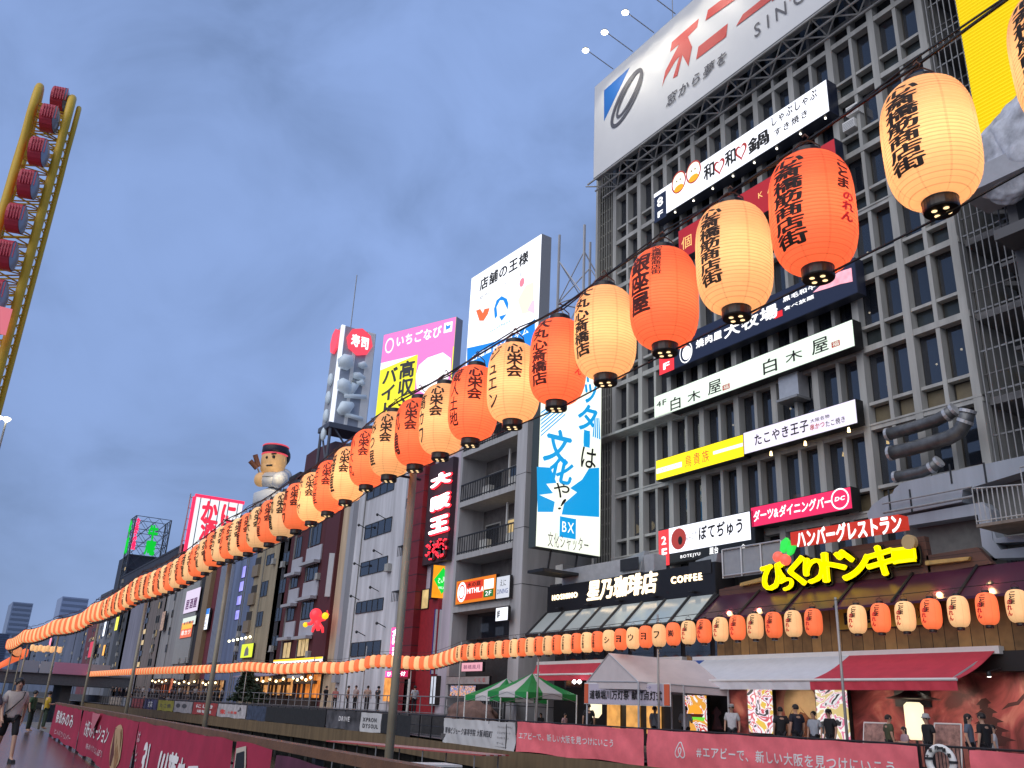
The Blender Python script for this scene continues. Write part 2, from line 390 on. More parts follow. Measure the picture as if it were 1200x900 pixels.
# ================================================================== main office building
X0 = 32.0
MP = FX(X0)
LEV = [6.4, 10.05, 13.75, 17.35, 20.75, 24.15, 27.45, 30.75, 34.2, 37.7]
YR, YL, NB = 17.45, 39.8, 18
bw = (YL - YR) / NB
off = thing('office_building', 'pale concrete grid office block with shop signs on every floor', 'building', (X0, 28, 0))
mb = MB()
for k in range(NB + 1):
    u = -(YR + k * bw); thick = k % 2 == 0
    w = .17 if thick else .09
    mb.pbox(MP, u - w, u + w, LEV[0], LEV[-1], -.62, 0.0 if thick else -.06)
for z in LEV:
    mb.pbox(MP, -YL - .2, -YR + .2, z - .16, z + .12, -.62, -.03)
    mb.pbox(MP, -YL - .2, -YR + .2, z + .03, z + .115, -.3, .012) if z in (LEV[1], LEV[2], LEV[5]) else None
for i in range(len(LEV) - 1):
    mb.pbox(MP, -YL, -YR, LEV[i] + .98, LEV[i] + 1.12, -.62, -.10)
mb.build('concrete_grid', CONC, off)
mb = MB()
mb.box(X0 + .9, YR - .1, 0, X0 + 22, YR + .0, 38.2); mb.box(X0 + .3, YL + 1.75, 0, X0 + 22, YL + 1.9, 38.2)
mb.box(X0 + .3, YR - .1, 37.8, X0 + 22, YL + 1.9, 38.3)
mb.pbox(MP, -YL - 1.95, -YL - 1.75, 0, 40, -.6, .05)
mb.build('wall', CONC, off)
mb = MB()                                              # dim rooms behind the glass: floors and partitions
for z in LEV: mb.box(X0 + .66, YR, z - .18, X0 + 5, YL, z + .18)
mb.box(X0 + 4.6, YR, 6, X0 + 4.7, YL, 38)
for k in range(0, NB + 1, 3): mb.box(X0 + .7, YR + k * bw - .05, 6, X0 + 4.6, YR + k * bw + .05, 38)
mb.build('room', mat('room_wall', (.10, .095, .10), .8, var=.4, vscale=.4), off)
PANE = pane_mat('window_glass', through=.32); FRAME = mat('bronze_frame', (.03, .026, .022), .4)
PANEL = mat('spandrel_glass', (.045, .055, .058), .15, var=.3, vscale=.7)
PANEL_TAN = mat('spandrel_tan', (.17, .14, .085), .5, var=.15)
BLIND = mat('window_blind', (.34, .36, .37), .7, var=.1)
CURT = mat('curtain', (.30, .36, .40), .7, var=.3, vscale=2, streak=.3)
ROOML = glow('warm_room', '#d98a45', .55, .5, 1.3)
BULB = glow('ceiling_bulb', '#ffe6b8', 5.0)
cells = []
for i in range(len(LEV) - 1):
    for k in range(NB):
        yc = YR + (k + .5) * bw; z = LEV[i]
        d = math.hypot(yc, X0, z)
        cells.append((d, i, k))
cells.sort()
rest = MB(); cnt = 0
rnd = random.Random(3)
shop = set()
for d, i, k in cells:
    z0, z1 = LEV[i] + .12, LEV[i + 1] - .16; zt = LEV[i] + 1.12; zb = LEV[i] + .98
    u1 = -(YR + k * bw) - .13; u0 = -(YR + (k + 1) * bw) + .13
    if cnt < 100 and z0 > 6.4:
        cnt += 1
        f = MB()
        for a, b in ((zt, z1), (z0, zb)):
            f.pbox(MP, u0, u0 + .05, a, b, -.52, -.44); f.pbox(MP, u1 - .05, u1, a, b, -.52, -.44)
            f.pbox(MP, u0 + .05, u1 - .05, a, a + .05, -.52, -.44); f.pbox(MP, u0 + .05, u1 - .05, b - .05, b, -.52, -.44)
        w = f.build('window', FRAME, off)
        MB().pbox(MP, u0 + .05, u1 - .05, zt + .05, z1 - .05, -.49, -.47).build('pane', PANE, w)
        MB().pbox(MP, u0 + .05, u1 - .05, z0 + .05, zb - .05, -.49, -.47).build('spandrel_panel', PANEL_TAN if i in (2, 1) and k < 5 else PANEL, w)
        r = rnd.random()
        if r < .34:
            h = rnd.choice((.25, .4, .75, .95))
            MB().pbox(MP, u0 + .06, u1 - .06, z1 - .06 - h * (z1 - zt - .1), z1 - .06, -.60, -.57).build('blind', BLIND if r < .18 else CURT, w)
        elif i in (1, 2, 3, 4) and r < .54:
            hh = rnd.uniform(.25, .6); a = rnd.uniform(0, .4)
            MB().pbox(MP, u0 + a * .8, u1 - rnd.uniform(0, .25), zt + .05, zt + hh * (z1 - zt), -2.2, -2.0).build('lit_wall', ROOML, w)
        if i in (1, 2, 3, 4, 5) and rnd.random() < .42:
            b = MB(); b.ball(MP.to3((u0 + u1) / 2 + rnd.uniform(-.3, .3), z1 - rnd.uniform(.25, .75), -rnd.uniform(1, 2.6)), .05, n=8, m=6); b.build('ceiling_bulb', BULB, w, True)
    else:
        rest.pbox(MP, u0, u1, zt, z1, -.50, -.47); rest.pbox(MP, u0, u1, z0, zb, -.50, -.47)
rest.build('window_pane', PANE, off, kind='stuff')
lp = MB(); lq = MB()                                    # round paper lamps inside the second floor, far end
for c in ((729, 617), (746, 613), (763, 610), (712, 619)):
    u, z = MP.uv(c); lp.ball(MP.to3(u, z, -1.0), .28, n=14, m=10)
    lp.build('globe_lamp', glow('globe_lamp', '#ffdf9a', 1.3), off, True); lp = MB()
# louvred strip at the far edge
mb = MB()
for i in range(7):
    u = -YL - 1.72 + i * .25; mb.pbox(MP, u - .035, u + .035, 6, 38, -.2, -.12)
for z in [6 + .9 * i for i in range(36)]: mb.pbox(MP, -YL - 1.75, -YL - .2, z - .05, z + .05, -.26, -.205)
mb.build('louvre_screen', mat('louvre', (.24, .235, .21), .6, var=.2), off)
MB().pbox(MP, -YL - 1.75, -YL - .2, 0, 38, -.8, -.75).build('louvre_backing', mat('louvre_dark', (.05, .05, .055), .8), off)
mb = MB(); a = MP.uv((712, 516)); mb.pbox(MP, -YL - 1.75, -33.9 + .0, a[1] - .12, a[1] + .02, -.1, .75); mb.build('ledge', CONC, off)
# fire stair behind bars at the near side
fs = thing('fire_stair', 'grey barred fire stair tower on the near side of the office block', 'stair', (X0 + 1, 15.5, 6))
mb = MB()
for i in range(17):
    y = YR - .32 - i * .27; mb.tube((X0 + .05, y, 6.5), (X0 + .05, y, 40), .03, n=6)
for z in [7 + 1.72 * i for i in range(20)]: mb.box(X0 + .09, 13.0, z - .035, X0 + .14, YR - .3, z + .035)
mb.build('bar', mat('stair_bar', (.22, .225, .235), .5, .3, var=.2), fs, kind='stuff')
mb = MB()
for i, z in enumerate(LEV[:-1]):
    mb.box(X0 + .5, 12.5, z - .25, X0 + 4, YR - .15, z + .05)
    mb.box(X0 + .5, 12.5, z + 1.65, X0 + 2.0, 16, z + 1.80)
    mb.tube((X0 + .45, 12.5, z + 1.0), (X0 + .45, YR - .2, z + 1.0), .035)
mb.build('landing', mat('stair_landing', (.20, .20, .21), .7, var=.25), fs)
mb = MB()
for z in LEV[:-1]:
    mb.hexa([(X0 + 2.2, 12.6, z + .0), (X0 + 3.6, 12.6, z), (X0 + 3.6, 16.8, z + 1.7), (X0 + 2.2, 16.8, z + 1.7), (X0 + 2.2, 12.6, z + .2), (X0 + 3.6, 12.6, z + .2), (X0 + 3.6, 16.8, z + 1.9), (X0 + 2.2, 16.8, z + 1.9)])
mb.build('flight', mat('stair_landing', (.2, .2, .21)), fs)
MB().box(X0 + 4.2, 4, 0, X0 + 4.4, YR - .12, 42).build('back_wall', mat('stair_back', (.035, .034, .038), .9, var=.3), fs)
# ------------------------------------------------------------------ roof billboard
BB = FX(30.6)
e = BB.uv((880, 69)); f_ = BB.uv((697, 104)); g_ = BB.uv((703, 204.5))
bbf = glow('billboard_skin', '#c9ccd2', .16)
B = Sign('roof_billboard', 'huge pale grey roof billboard with red characters, blue triangle and ring', 'billboard', BB, rect=(f_[0], -9.0, (g_[1] + e[1]) / 2, f_[1] + .15), depth=.5, face=mat('billboard_skin_', (.74, .75, .76), .45, var=.05, vscale=.3), body=STEEL)
RED = mat('billboard_red', (.62, .055, .045), .5); BLU = mat('billboard_blue', (.015, .16, .55), .5); GRY = mat('billboard_grey', (.10, .10, .12), .5)
c8 = lambda pts: [(690 + x / 8, y / 8) for x, y in pts]
B.poly([(708, 106), (738, 79), (708, 142)], BLU)
for q in ([(763, 490), (780, 395), (1032, 175), (1018, 255), (930, 345), (850, 412)], [(850, 412), (900, 370), (872, 505), (815, 570), (718, 735), (688, 812), (720, 665)], [(860, 500), (905, 400), (880, 510), (832, 712), (790, 737)], [(895, 380), (930, 345), (970, 440), (935, 620), (875, 508)],
          [(1008, 560), (1030, 440), (1305, 222), (1290, 345)], [(1096, 195), (1120, 95), (1520, -210), (1500, -90)]):
    B.poly(c8(q), RED)
for q in ([(863, 31), (871, 17), (990, -78), (984, -60)], [(905, 2), (907, -40), (918, -52), (914, -6)], [(945, -28), (946, -75), (958, -85), (953, -35), (935, -8), (925, 2)]):
    B.poly(q, RED)
for (cx, cy, M1, m1, M2, m2) in ((735, 115, 39, 9.5, 34, 6.5), (737.5, 110, 32, 6.0, 28, 4.0)):
    n = 44; V = []
    for M_, m_ in ((M1, m1), (M2, m2)):
        for i in range(n):
            t = 2 * math.pi * i / n; ax, ay = .44, -.898
            u, z = BB.uv((cx + M_ * math.cos(t) * ax - m_ * math.sin(t) * ay, cy + M_ * math.cos(t) * ay + m_ * math.sin(t) * ax)); V.append(BB.to3(u, z, B.lift))
    mb = MB(); mb.add(V, [(i, (i + 1) % n, n + (i + 1) % n, n + i) for i in range(n)]); mb.build('ring_emblem', GRY, B.o); B.lift += .004
def ptext(sg, s, pts, m, **k):          # a row of characters, each set at its own point (lower-left, upper-right)
    for ch, (LL, UR) in zip(s, pts): sg.text(ch, LL, UR, m, **k)
B.text('窓から夢を', (781, 127), (852, 58), GRY, shear=.25, gap=.12, bold=.015)
B.text('SINCE', (885, 45), (959, -29), GRY, gap=.35)
mb = MB(); zb = B.z0; y = 9.0                           # lattice under the billboard
while y < 41:
    y2 = y + 1.9
    mb.tube((30.7, y, zb - .1), (31.9, y2, zb - .62), .045, n=5); mb.tube((31.9, y, zb - .62), (30.7, y2, zb - .1), .05, n=5)
    mb.tube((30.7, y, zb - .1), (31.9, y, zb - .62), .045, n=5); y = y2
for a, b in ((30.65, zb - .12), (31.3, zb - .38), (31.95, zb - .66)): mb.tube((a, 9, b), (a, 41, b), .07, n=6)
mb.build('lattice', mat('lattice_steel', (.52, .52, .50), .6, var=.2), B.o)
mb = MB()
for i in range(6): mb.box(31.15, 12 + i * 5.6, 37.5, 31.4, 12.25 + i * 5.6, B.z1); mb.tube((31.3, 12.1 + i * 5.6, B.z1 - 1), (36, 12.1 + i * 5.6, 38.3), .09)
mb.build('support_post', STEEL, B.o)
FL = glow('flood_lamp', '#fff3d8', 9.0)
for i, (lx, ly, bx_, by_) in enumerate(((688, 72, 720, 83), (710, 49, 743, 62), (735, 27, 768, 41), (761, 2, 793, 17), (796, -28, 828, -14), (840, -64, 872, -50))):
    u, z = BB.uv((bx_, by_)); y = -u; zt = B.z1
    l = thing('billboard_floodlight', 'lit white floodlight on an arm over the billboard edge, %s from the far left corner' % ('first', 'second', 'third', 'fourth', 'fifth', 'sixth')[i], 'floodlight', (30.5, y, zt), 'floodlights along the billboard top')
    hp = Vector((28.3, y + .25, zt + .75))
    MB().tube((30.5, y, zt), hp, .035, n=6).build('arm', STEEL, l)
    b = MB(); b.lathe([(.10, .12), (.22, 0), (.24, -.10)], 12, hp); b.build('housing', STEEL, l)
    b = MB(); b.lathe([(.225, -.115), (.20, -.16)], 12, hp); b.build('lens', FL, l)
    sp = bpy.data.lights.new('flood_beam', 'SPOT'); spo = bpy.data.objects.new('flood_beam', sp); COL.objects.link(spo)
    sp.energy = 230; sp.spot_size = math.radians(95); sp.spot_blend = .8; sp.color = (1, .92, .75); sp.shadow_soft_size = .15
    spo.location = hp + Vector((.0, 0, -.3)) - l.location; spo.parent = l
    spo.rotation_euler = (Vector((30.6, y, zt - 4.6)) - hp).to_track_quat('-Z', 'Y').to_euler()
mb = MB(); u, z = BB.uv((783, 25)); mb.tube((31.0, -u, B.z1), (31.0, -u, B.z1 + 3.2), .03, n=5); tag(mb.build('lightning_rod', STEEL), 'thin dark rod standing up behind the billboard edge', 'rod')
# ------------------------------------------------------------------ shop signs on the facade
SP = FX(31.25)
NAVY = mat('navy_panel', (.018, .024, .050), .4); NAVYL = glow('navy_lit', '#232b45', .45)
# 8F
s8 = Sign('shop_sign', 'white lit eighth floor hot pot sign with red hearts and 8F plate', 'sign', SP, (766, 231), (767, 263), (967.5, 90), (971, 125), depth=.75, face=W_LIT, body=NAVY, group='shop signs on the office block')
s8.prect((767, 262), (780.5, 223), NAVYL, 'floor_plate')
WT = glow('white_letters', '#ffffff', 1.0)
s8.text('8', (770.5, 244), (777, 229), WT, bold=.03); s8.text('F', (771, 256), (777, 245), WT, bold=.03)
ptext(s8, '和和鍋', [((825, 214), (837, 187)), ((850, 198), (862, 171)), ((877, 183), (901, 149))], INK, bold=.03)
HRT = mat('sign_red', (.75, .07, .05), .5)
def heart(sg, c, w, h, m, open_=True):
    u, z = sg.pl.uv(c); n = 36
    P = [(16 * math.sin(t) ** 3 / 17 * w, (13 * math.cos(t) - 5 * math.cos(2 * t) - 2 * math.cos(3 * t) - math.cos(4 * t)) / 16 * h) for t in [2 * math.pi * i / n for i in range(n)]]
    V = [sg.pl.to3(u + a, z + b, sg.lift) for a, b in P] + [sg.pl.to3(u + a * .68, z + b * .68, sg.lift) for a, b in P]
    mb = MB(); mb.add(V, [(i, (i + 1) % n, n + (i + 1) % n, n + i) for i in range(n)]); mb.build('heart', m, sg.o)
heart(s8, (843, 195), .46, .56, HRT); heart(s8, (868.5, 177.5), .46, .58, HRT)
s8.text('しゃぶしゃぶ', (905, 149), (957, 103), INK, gap=.1, bold=.022); s8.text('すき焼き', (908, 161), (946, 127), INK, gap=.14, bold=.022)
for c in ((795.5, 213.5), (813, 201.5)):
    u, z = SP.uv(c); s8.disc(u, z, .62, .74, HRT, inner=.84); s8.disc(u, z + .12, .5, .5, glow('cream_lit', '#fff3d9', .9)); s8.disc(u, z - .42, .4, .22, glow('gold_lit', '#f0a81e', .8)); s8.disc(u - .15, z + .12, .05, .06, INK); s8.disc(u + .15, z + .12, .05, .06, INK)
for i in range(8):
    mbx = MB(); y = 22.6 + i * 1.55; mbx.lathe([(.05, -.03), (.05, .03)], 8, (31.5, y, s8.z0 - .07)); mbx.build('downlight', glow('small_lamp', '#fff6e0', 4.), s8.o)
# 7F red
s7 = Sign('shop_sign', 'dark red seventh floor sign with gold characters half hidden by lanterns', 'sign', SP, (795, 274), (796, 305), (976, 160), (982, 200), depth=.6, face=glow('red_lit', '#b8242c', .55), body=NAVY, group='shop signs on the office block')
GOLD = glow('gold_letters', '#f3c878', .9)
s7.text('個室', (799, 294), (829, 262), GOLD, gap=.4); s7.text('KA', (889, 233), (905, 217), GOLD, gap=.5)
# 5F navy
s5 = Sign('shop_sign', 'navy fifth floor barbecue sign with white brush characters and marbled meat', 'sign', SP, (772, 408), (773, 440), (1000, 301), (1005, 341), depth=.6, face=NAVYL, body=NAVY, group='shop signs on the office block')
s5.prect((773, 440), (789.5, 405), glow('red_plate', '#e8333a', .9), 'floor_plate')
s5.text('5', (777.5, 421), (785, 408), WT, bold=.03); s5.text('F', (777.5, 434), (785, 423), WT, bold=.03)
u, z = SP.uv((804, 413)); s5.disc(u, z, .50, .62, WT, inner=.88); s5.disc(u + .06, z - .05, .34, .40, WT)
s5.text('焼肉屋', (816, 409), (846, 386), WT, bold=.03); s5.text('大牧場', (849, 398), (911, 354), WT, bold=.03)
s5.prect((908, 374), (917, 363), glow('seal_red', '#e0262c', .9), 'seal')
s5.text('黒毛和牛', (918, 355), (956, 332), WT, bold=.02); s5.text('食べ放題', (919, 365), (954, 345), WT, bold=.02)
mt = glow('marbled_meat', '#f2a6b4', .95, .35, 3.0)
s5.poly([(953, 343), (966, 331), (983, 319), (998, 314), (999.5, 330), (985, 333), (970, 338)], mt, 'meat_picture')
# 4F
GREENW = glow('pale_green_lit', '#dfeedd', .92, .15, .5)
s4 = Sign('shop_sign', 'long pale green lit fourth floor sign with dark characters twice', 'sign', SP, (767, 467.5), (767, 492.5), (998, 372), (1001, 402), depth=.6, face=GREENW, body=BLACK, group='shop signs on the office block')
s4.text('4F', (769.5, 478), (781, 467), INK, bold=.01)
ptext(s4, '白木屋', [((786, 482), (797.5, 463)), ((806, 473), (821, 455)), ((830, 464), (845, 443))], INK, bold=.01)
ptext(s4, '白木屋', [((895, 440), (910, 417)), ((921, 427), (940, 407)), ((952, 417), (970, 393))], INK, bold=.01)
for a, b in (((847, 458), (855, 449)), ((975, 408), (984, 398))): s4.prect(a, b, HRT, 'seal'); 
s4.text('福', (848, 457), (854, 450), GREENW); s4.text('福', (976, 407), (983, 399), GREENW)
# 3F
s3 = Sign('shop_sign', 'bright yellow third floor sign with thin red characters', 'sign', SP, (769, 541), (769, 564.4), (870.5, 508.7), (871, 532.8), depth=.5, face=glow('yellow_lit', '#ffe500', .95), body=BLACK, group='shop signs on the office block')
for a, b, c, d_ in (((769.5, 555.5), (799, 541), (770, 553.5), (797, 543.5)), ((836, 533), (870.5, 519), (838, 531.5), (868, 521.5))):
    s3.prect(a, b, glow('white_strip', '#fff8f0', .9), 'strip'); s3.text('TORIKIZOKU', c, d_, mat('grey_letters', (.25, .23, .22), .6), gap=.12)
s3.text('鳥貴族', (803, 548.5), (831, 526), HRT, gap=.15, bold=-.004)
s3b = Sign('shop_sign', 'lilac white third floor sign with black playful lettering, joining the yellow one', 'sign', SP, (871.6, 508.3), (872, 532.4), (1002, 467), (1004, 495), depth=.5, face=glow('lilac_lit', '#e4dcee', .9, .1), body=BLACK, group='shop signs on the office block')
s3b.text('たこやき王子', (885, 523), (947, 491), INK, bold=.02); s3b.text('大阪名物', (950, 496), (972, 485), INK, bold=.01)
s3b.text('串かつ', (950, 505), (966, 493), HRT, bold=.02); s3b.text('たこ焼き', (968, 501), (990, 487), INK, bold=.01)
for px in ((905, 527), (945, 515), (996, 499)):
    u, z = SP.uv(px); mbx = MB(); mbx.lathe([(.07, -.2), (.04, 0)], 8, SP.to3(u, z - .1, .1)); mbx.build('spot_lamp', glow('spot_lamp', '#ffdc9a', 4.), s3b.o)
# 2F
s2 = Sign('shop_sign', 'white lit second floor sign with red disc beside a red 2F plate', 'sign', SP, (772, 621.6), (773, 664), (878, 599), (890, 640), depth=.6, face=mat('sign_black', (.012, .012, .013), .35), body=BLACK, group='shop signs on the office block')
s2.u1 += 0
s2.prect((784.5, 649), (878.5, 599.5), W_LIT, 'white_face'); s2.prect((772.5, 664), (784, 620), glow('red_plate', '#e8333a', .9), 'floor_plate')
s2.text('2', (775.5, 639), (781, 628), WT, bold=.03); s2.text('F', (776, 656), (782, 642), WT, bold=.03)
u, z = SP.uv((795.5, 631.5)); s2.disc(u, z, .55, .55, HRT); s2.disc(u + .12, z - .1, .16, .22, INK)
s2.text('お好み焼\n専門店', (804, 634), (817, 622), mat('grey_letters', (.25, .23, .22), .6)); s2.text('ぼてぢゅう', (819.5, 634), (870, 606), INK, bold=.03, shear=.1)
s2.text('BOTEJYU', (798, 655.5), (821, 647), WT, bold=.01); s2.text('屋台', (832, 650), (842, 640), WT, bold=.02); s2.text('食', (869, 645), (874, 637), WT)
s2b = Sign('shop_sign', 'pink lit darts and dining bar sign with a round white emblem', 'sign', SP, (880, 596), (881, 617), (996, 570), (998.5, 596), depth=.6, face=glow('pink_lit', '#e62a5c', .85), body=BLACK, group='shop signs on the office block')
s2b.text('ダーツ&ダイニングバー', (883.5, 612), (974, 580), WT, bold=.03, shear=.12, gap=.0)
u, z = SP.uv((984.5, 584.5)); s2b.disc(u, z, .46, .46, WT, inner=.86); s2b.text('DC', (978.5, 588), (990.5, 580.5), WT, bold=.04, shear=.2)
# box air conditioners in the upper windows
for px, lab in (((1000, 129), 'upper'), ((996, 147), 'lower')):
    a = MP.uv(px); t = thing('air_conditioner', 'small pale window air conditioner, the %s one under the hot pot sign end' % lab, 'air conditioner', MP.to3(a[0], a[1] - .3, 0), 'window air conditioners')
    mb = MB(); mb.pbox(MP, a[0] - .33, a[0] + .33, a[1] - .25, a[1] + .25, -.35, .12); mb.build('case', WHITE, t)
    mb = MB(); [mb.pbox(MP, a[0] - .3, a[0] + .3, a[1] - .2 + j * .08, a[1] - .17 + j * .08, .121, .128) for j in range(5)]; mb.build('grille', STEEL, t)
a = MP.uv((930, 452)); t = thing('vent_hood', 'square grey vent hood on the facade below the long pale green sign', 'vent', MP.to3(a[0], a[1], 0))
mb = MB(); mb.pbox(MP, a[0] - .6, a[0] + .55, a[1] - .7, a[1] + .7, -.4, .35); mb.build('hood', ALU, t)
mb = MB(); mb.pbox(MP, a[0] - .65, a[0] + .6, a[1] - .82, a[1] - .70, -.4, .55); mb.build('rim', STEEL, t)
# ================================================================== street-level front of the office block
def aty(p, y):
    d = ray(p); t = y / d.y
    return Vector((d.x * t, y, EYE + d.z * t))
def atp(p, X=None, Y=None):
    return atx(p, X) if X is not None else aty(p, Y)
# coffee shop band with glass canopy
HX = 28.6
HP = FX(HX)
H = Sign('coffee_shop_sign', 'long black band with glowing cream coffee shop lettering above the glass canopy', 'sign', HP, (642, 691), (641, 715), (838, 656), (838, 700), depth=1.2, face=mat('black_gloss', (.012, .011, .012), .3), body=BLACK)
HL = glow('cream_letters', '#ffe9c4', 1.6)
H.text('HOSHINO', (647.5, 704), (677, 693.5), HL, bold=.03, extrude=.03, gap=.12)
H.text('星乃珈琲店', (688, 705), (771, 668), HL, bold=.03, extrude=.03, shear=.15, gap=0)
H.text('COFFEE', (787, 684.5), (823, 671), HL, bold=.035, extrude=.03, gap=.1)
for i in range(5):
    u = H.u0 + (H.u1 - H.u0) * (i + .5) / 5; b = MB(); b.pbox(HP, u - .15, u + .15, H.z0 + .15, H.z0 + .2, 0, .3); b.build('lamp_arm', DARK, H.o)
yA, yB = -H.u0, -H.u1
cz = H.z0
lo = aty((617, 745), yA); xl, zl = lo.x, lo.z
can = thing('glass_canopy', 'sloping grey glass canopy in black frames under the black coffee shop band', 'canopy', (HX, (yA + yB) / 2, zl))
nb = 8
MB().hexa([(xl, yA, zl), (xl, yB, zl), (HX, yB, cz - .05), (HX, yA, cz - .05), (xl, yA, zl + .03), (xl, yB, zl + .03), (HX, yB, cz - .02), (HX, yA, cz - .02)]).build('glass_pane', mat('frosted_canopy_glass', (.30, .33, .33), .12, var=.15, vscale=.6, emit=.10, ecol=(.75, .82, .80)), can)
for i in range(nb + 1):
    y = yA + (yB - yA) * i / nb
    MB().tube((xl - .02, y, zl + .02), (HX, y, cz - .02), .09, n=6).build('rib', BLACK, can)
MB().tube((xl, yA, zl + .0), (xl, yB, zl), .10, n=6).build('front_rail', BLACK, can)
sf = thing('coffee_shop', 'black coffee shop front under the canopy with dim warm windows', 'coffee shop', (HX + 1, (yA + yB) / 2, 0))
MB().box(HX + .9, yB, .1, HX + 1.5, yA + .4, cz).build('wall', mat('shop_black', (.014, .013, .013), .5, var=.3), sf)
for i in range(7):
    y = yA - .6 - i * 1.9; MB().box(HX + .85, y - 1.6, 2.9, HX + .896, y, zl - .4).build('window', PANE, sf)
for i in range(3):
    y = yB + 4.6 + i * 1.5; MB().box(HX + .80, y, .9, HX + .84, y + 1.0, 2.5).build('lit_window', glow('shop_window', '#e8a85a', .7, .5, 2), sf)
# roof gear on the band
for px, lab in (((745, 652), 'left'), ((828, 655), 'right')):
    c = atx(px, HX + .4); t = thing('roof_vent', 'grey slanted vent box on the ledge %s' % ('above the coffee sign lettering' if lab == 'left' else 'beside the white second floor sign'), 'vent', (HX + .4, c.y, c.z - .6))
    mb = MB(); mb.hexa([(HX, c.y - .8, c.z - .9), (HX + .7, c.y - .8, c.z - .9), (HX + .7, c.y + .8, c.z - .9), (HX, c.y + .8, c.z - .9), (HX + .4, c.y - .7, c.z + .2), (HX + .7, c.y - .7, c.z + .2), (HX + .7, c.y + .7, c.z + .0), (HX + .4, c.y + .7, c.z + .0)])
    mb.build('hood', STEEL, t); mb = MB(); mb.box(HX - .04, c.y - .7, c.z - .75, HX - .005, c.y + .7, c.z - .15); mb.build('louvre', DARK, t)
c0, c1 = atx((662, 683), HX + .5), atx((770, 672), HX + .5)
mb = MB(); mb.box(HX + .3, c1.y, H.z1 + .05, HX + 1.1, c0.y, H.z1 + .95); tag(mb.build('ledge_duct', mat('duct_grey', (.42, .43, .45), .5, .2, var=.15)), 'pale grey box duct running along the top of the coffee sign', 'duct')
MB().box(HX + 1.2, yB - .25, .1, 32.2, yB, H.z1).build('side_wall', mat('shop_black', (.014, .013, .013), .5), sf)
MB().box(HX + .9, yB - .0, H.z1 - .05, 32.0, yA, H.z1 + .04).build('flat_roof', STEEL, sf)
yB2 = atx((838, 690), 28.4).y
# burger restaurant front
RP = FX(28.30)
wood = planks('dark_timber', (.055, .026, .020), (.12, .055, .04), .3, 2, .6)
bk = thing('restaurant_sign', 'big yellow hiragana restaurant sign with cherries and a red box on dark timber', 'sign', RP.to3(RP.uv((980, 680))[0], RP.uv((980, 680))[1]))
def ppoly(pl, pts, d0, d1): return MB().prism(pl, [pl.uv(p) for p in pts], d0, d1)
ppoly(RP, [(838, 690), (838, 706), (905, 700), (1000, 690), (1086, 669), (1078, 627), (1040, 632), (985, 640), (910, 672), (900, 676)], -.5, -.25).build('timber_board', wood, bk)
ppoly(RP, [(1083, 672), (1158, 659), (1140, 640), (1080, 650)], -.5, -.25).build('timber_board', wood, bk)
ppoly(RP, [(866, 687), (900, 679), (900, 674), (866, 683)], -.2, -.05).build('sign_plank', mat('pale_timber', (.36, .25, .09), .6, var=.2), bk)
ppoly(RP, [(1083, 657), (1135, 652), (1133, 656), (1083, 662)], -.2, -.05).build('sign_plank', mat('pale_timber', (.36, .25, .09), .6), bk)
ppoly(RP, [(932, 640), (1060, 620), (1058, 604), (931, 625)], -.3, .25).build('red_box', glow('red_box_lit', '#c0301e', .7), bk)
pl2 = RP.off(.262); a, b = pl2.uv((934, 637)), pl2.uv((1056, 607))
zc_ = (a[1] + b[1]) / 2; put_text(bk, pl2, 'ハンバーグレストラン', a[0], b[0], zc_ - .36, zc_ + .36, WT, d=.005, bold=.04, gap=.0)
YEL = glow('yellow_letters', '#ffe600', 1.0)
pl3 = RP.off(.1)
BKT = [('び', (893, 693), (920, 655)), ('っ', (914, 693), (929, 676)), ('く', (925, 688), (943, 650)), ('り', (943, 685), (966, 651)), ('ド', (965, 683), (993, 643)), ('ン', (988, 681), (1017, 642)), ('キ', (1017, 677), (1049, 636)), ('ー', (1047, 663), (1072, 643))]
for ch, A, Bq in BKT:
    a, b = pl3.uv(A), pl3.uv(Bq)
    zz0, zz1 = (a[1], b[1]) if ch != 'ー' else (a[1] + .05, a[1] + .62)
    put_text(bk, pl3, ch, a[0], b[0], zz0, zz1, YEL, d=.0, bold=.028, extrude=.06, name='letter')
    put_text(bk, RP, ch, a[0] - .08, b[0] + .12, zz0 - .12, zz1 + .05, BLACK, d=-.07, bold=.05, extrude=.05, name='letter_shadow')
for c in ((912, 653), (920.5, 656)):
    u, z = pl3.uv(c); b = MB(); b.ball(pl3.to3(u, z, .0), .23, .23, .23); b.build('cherry', glow('cherry_lit', '#f06050', .9), bk, True)
for q in ([(915, 645), (916, 635), (922, 630), (925, 634), (923, 643), (918, 648)], [(923, 649), (924, 641), (930, 634), (932, 640), (929, 648), (925, 651)]):
    ppoly(pl3, q, -.08, .06).build('leaf', glow('leaf_lit', '#2fd04a', .9), bk)
c = atx((1064, 635), 28.05); b = MB(); b.tube(c, c + Vector((.2, 0, 0)), .26, n=16); b.build('log_end', mat('log_end', (.5, .36, .18), .6), bk)
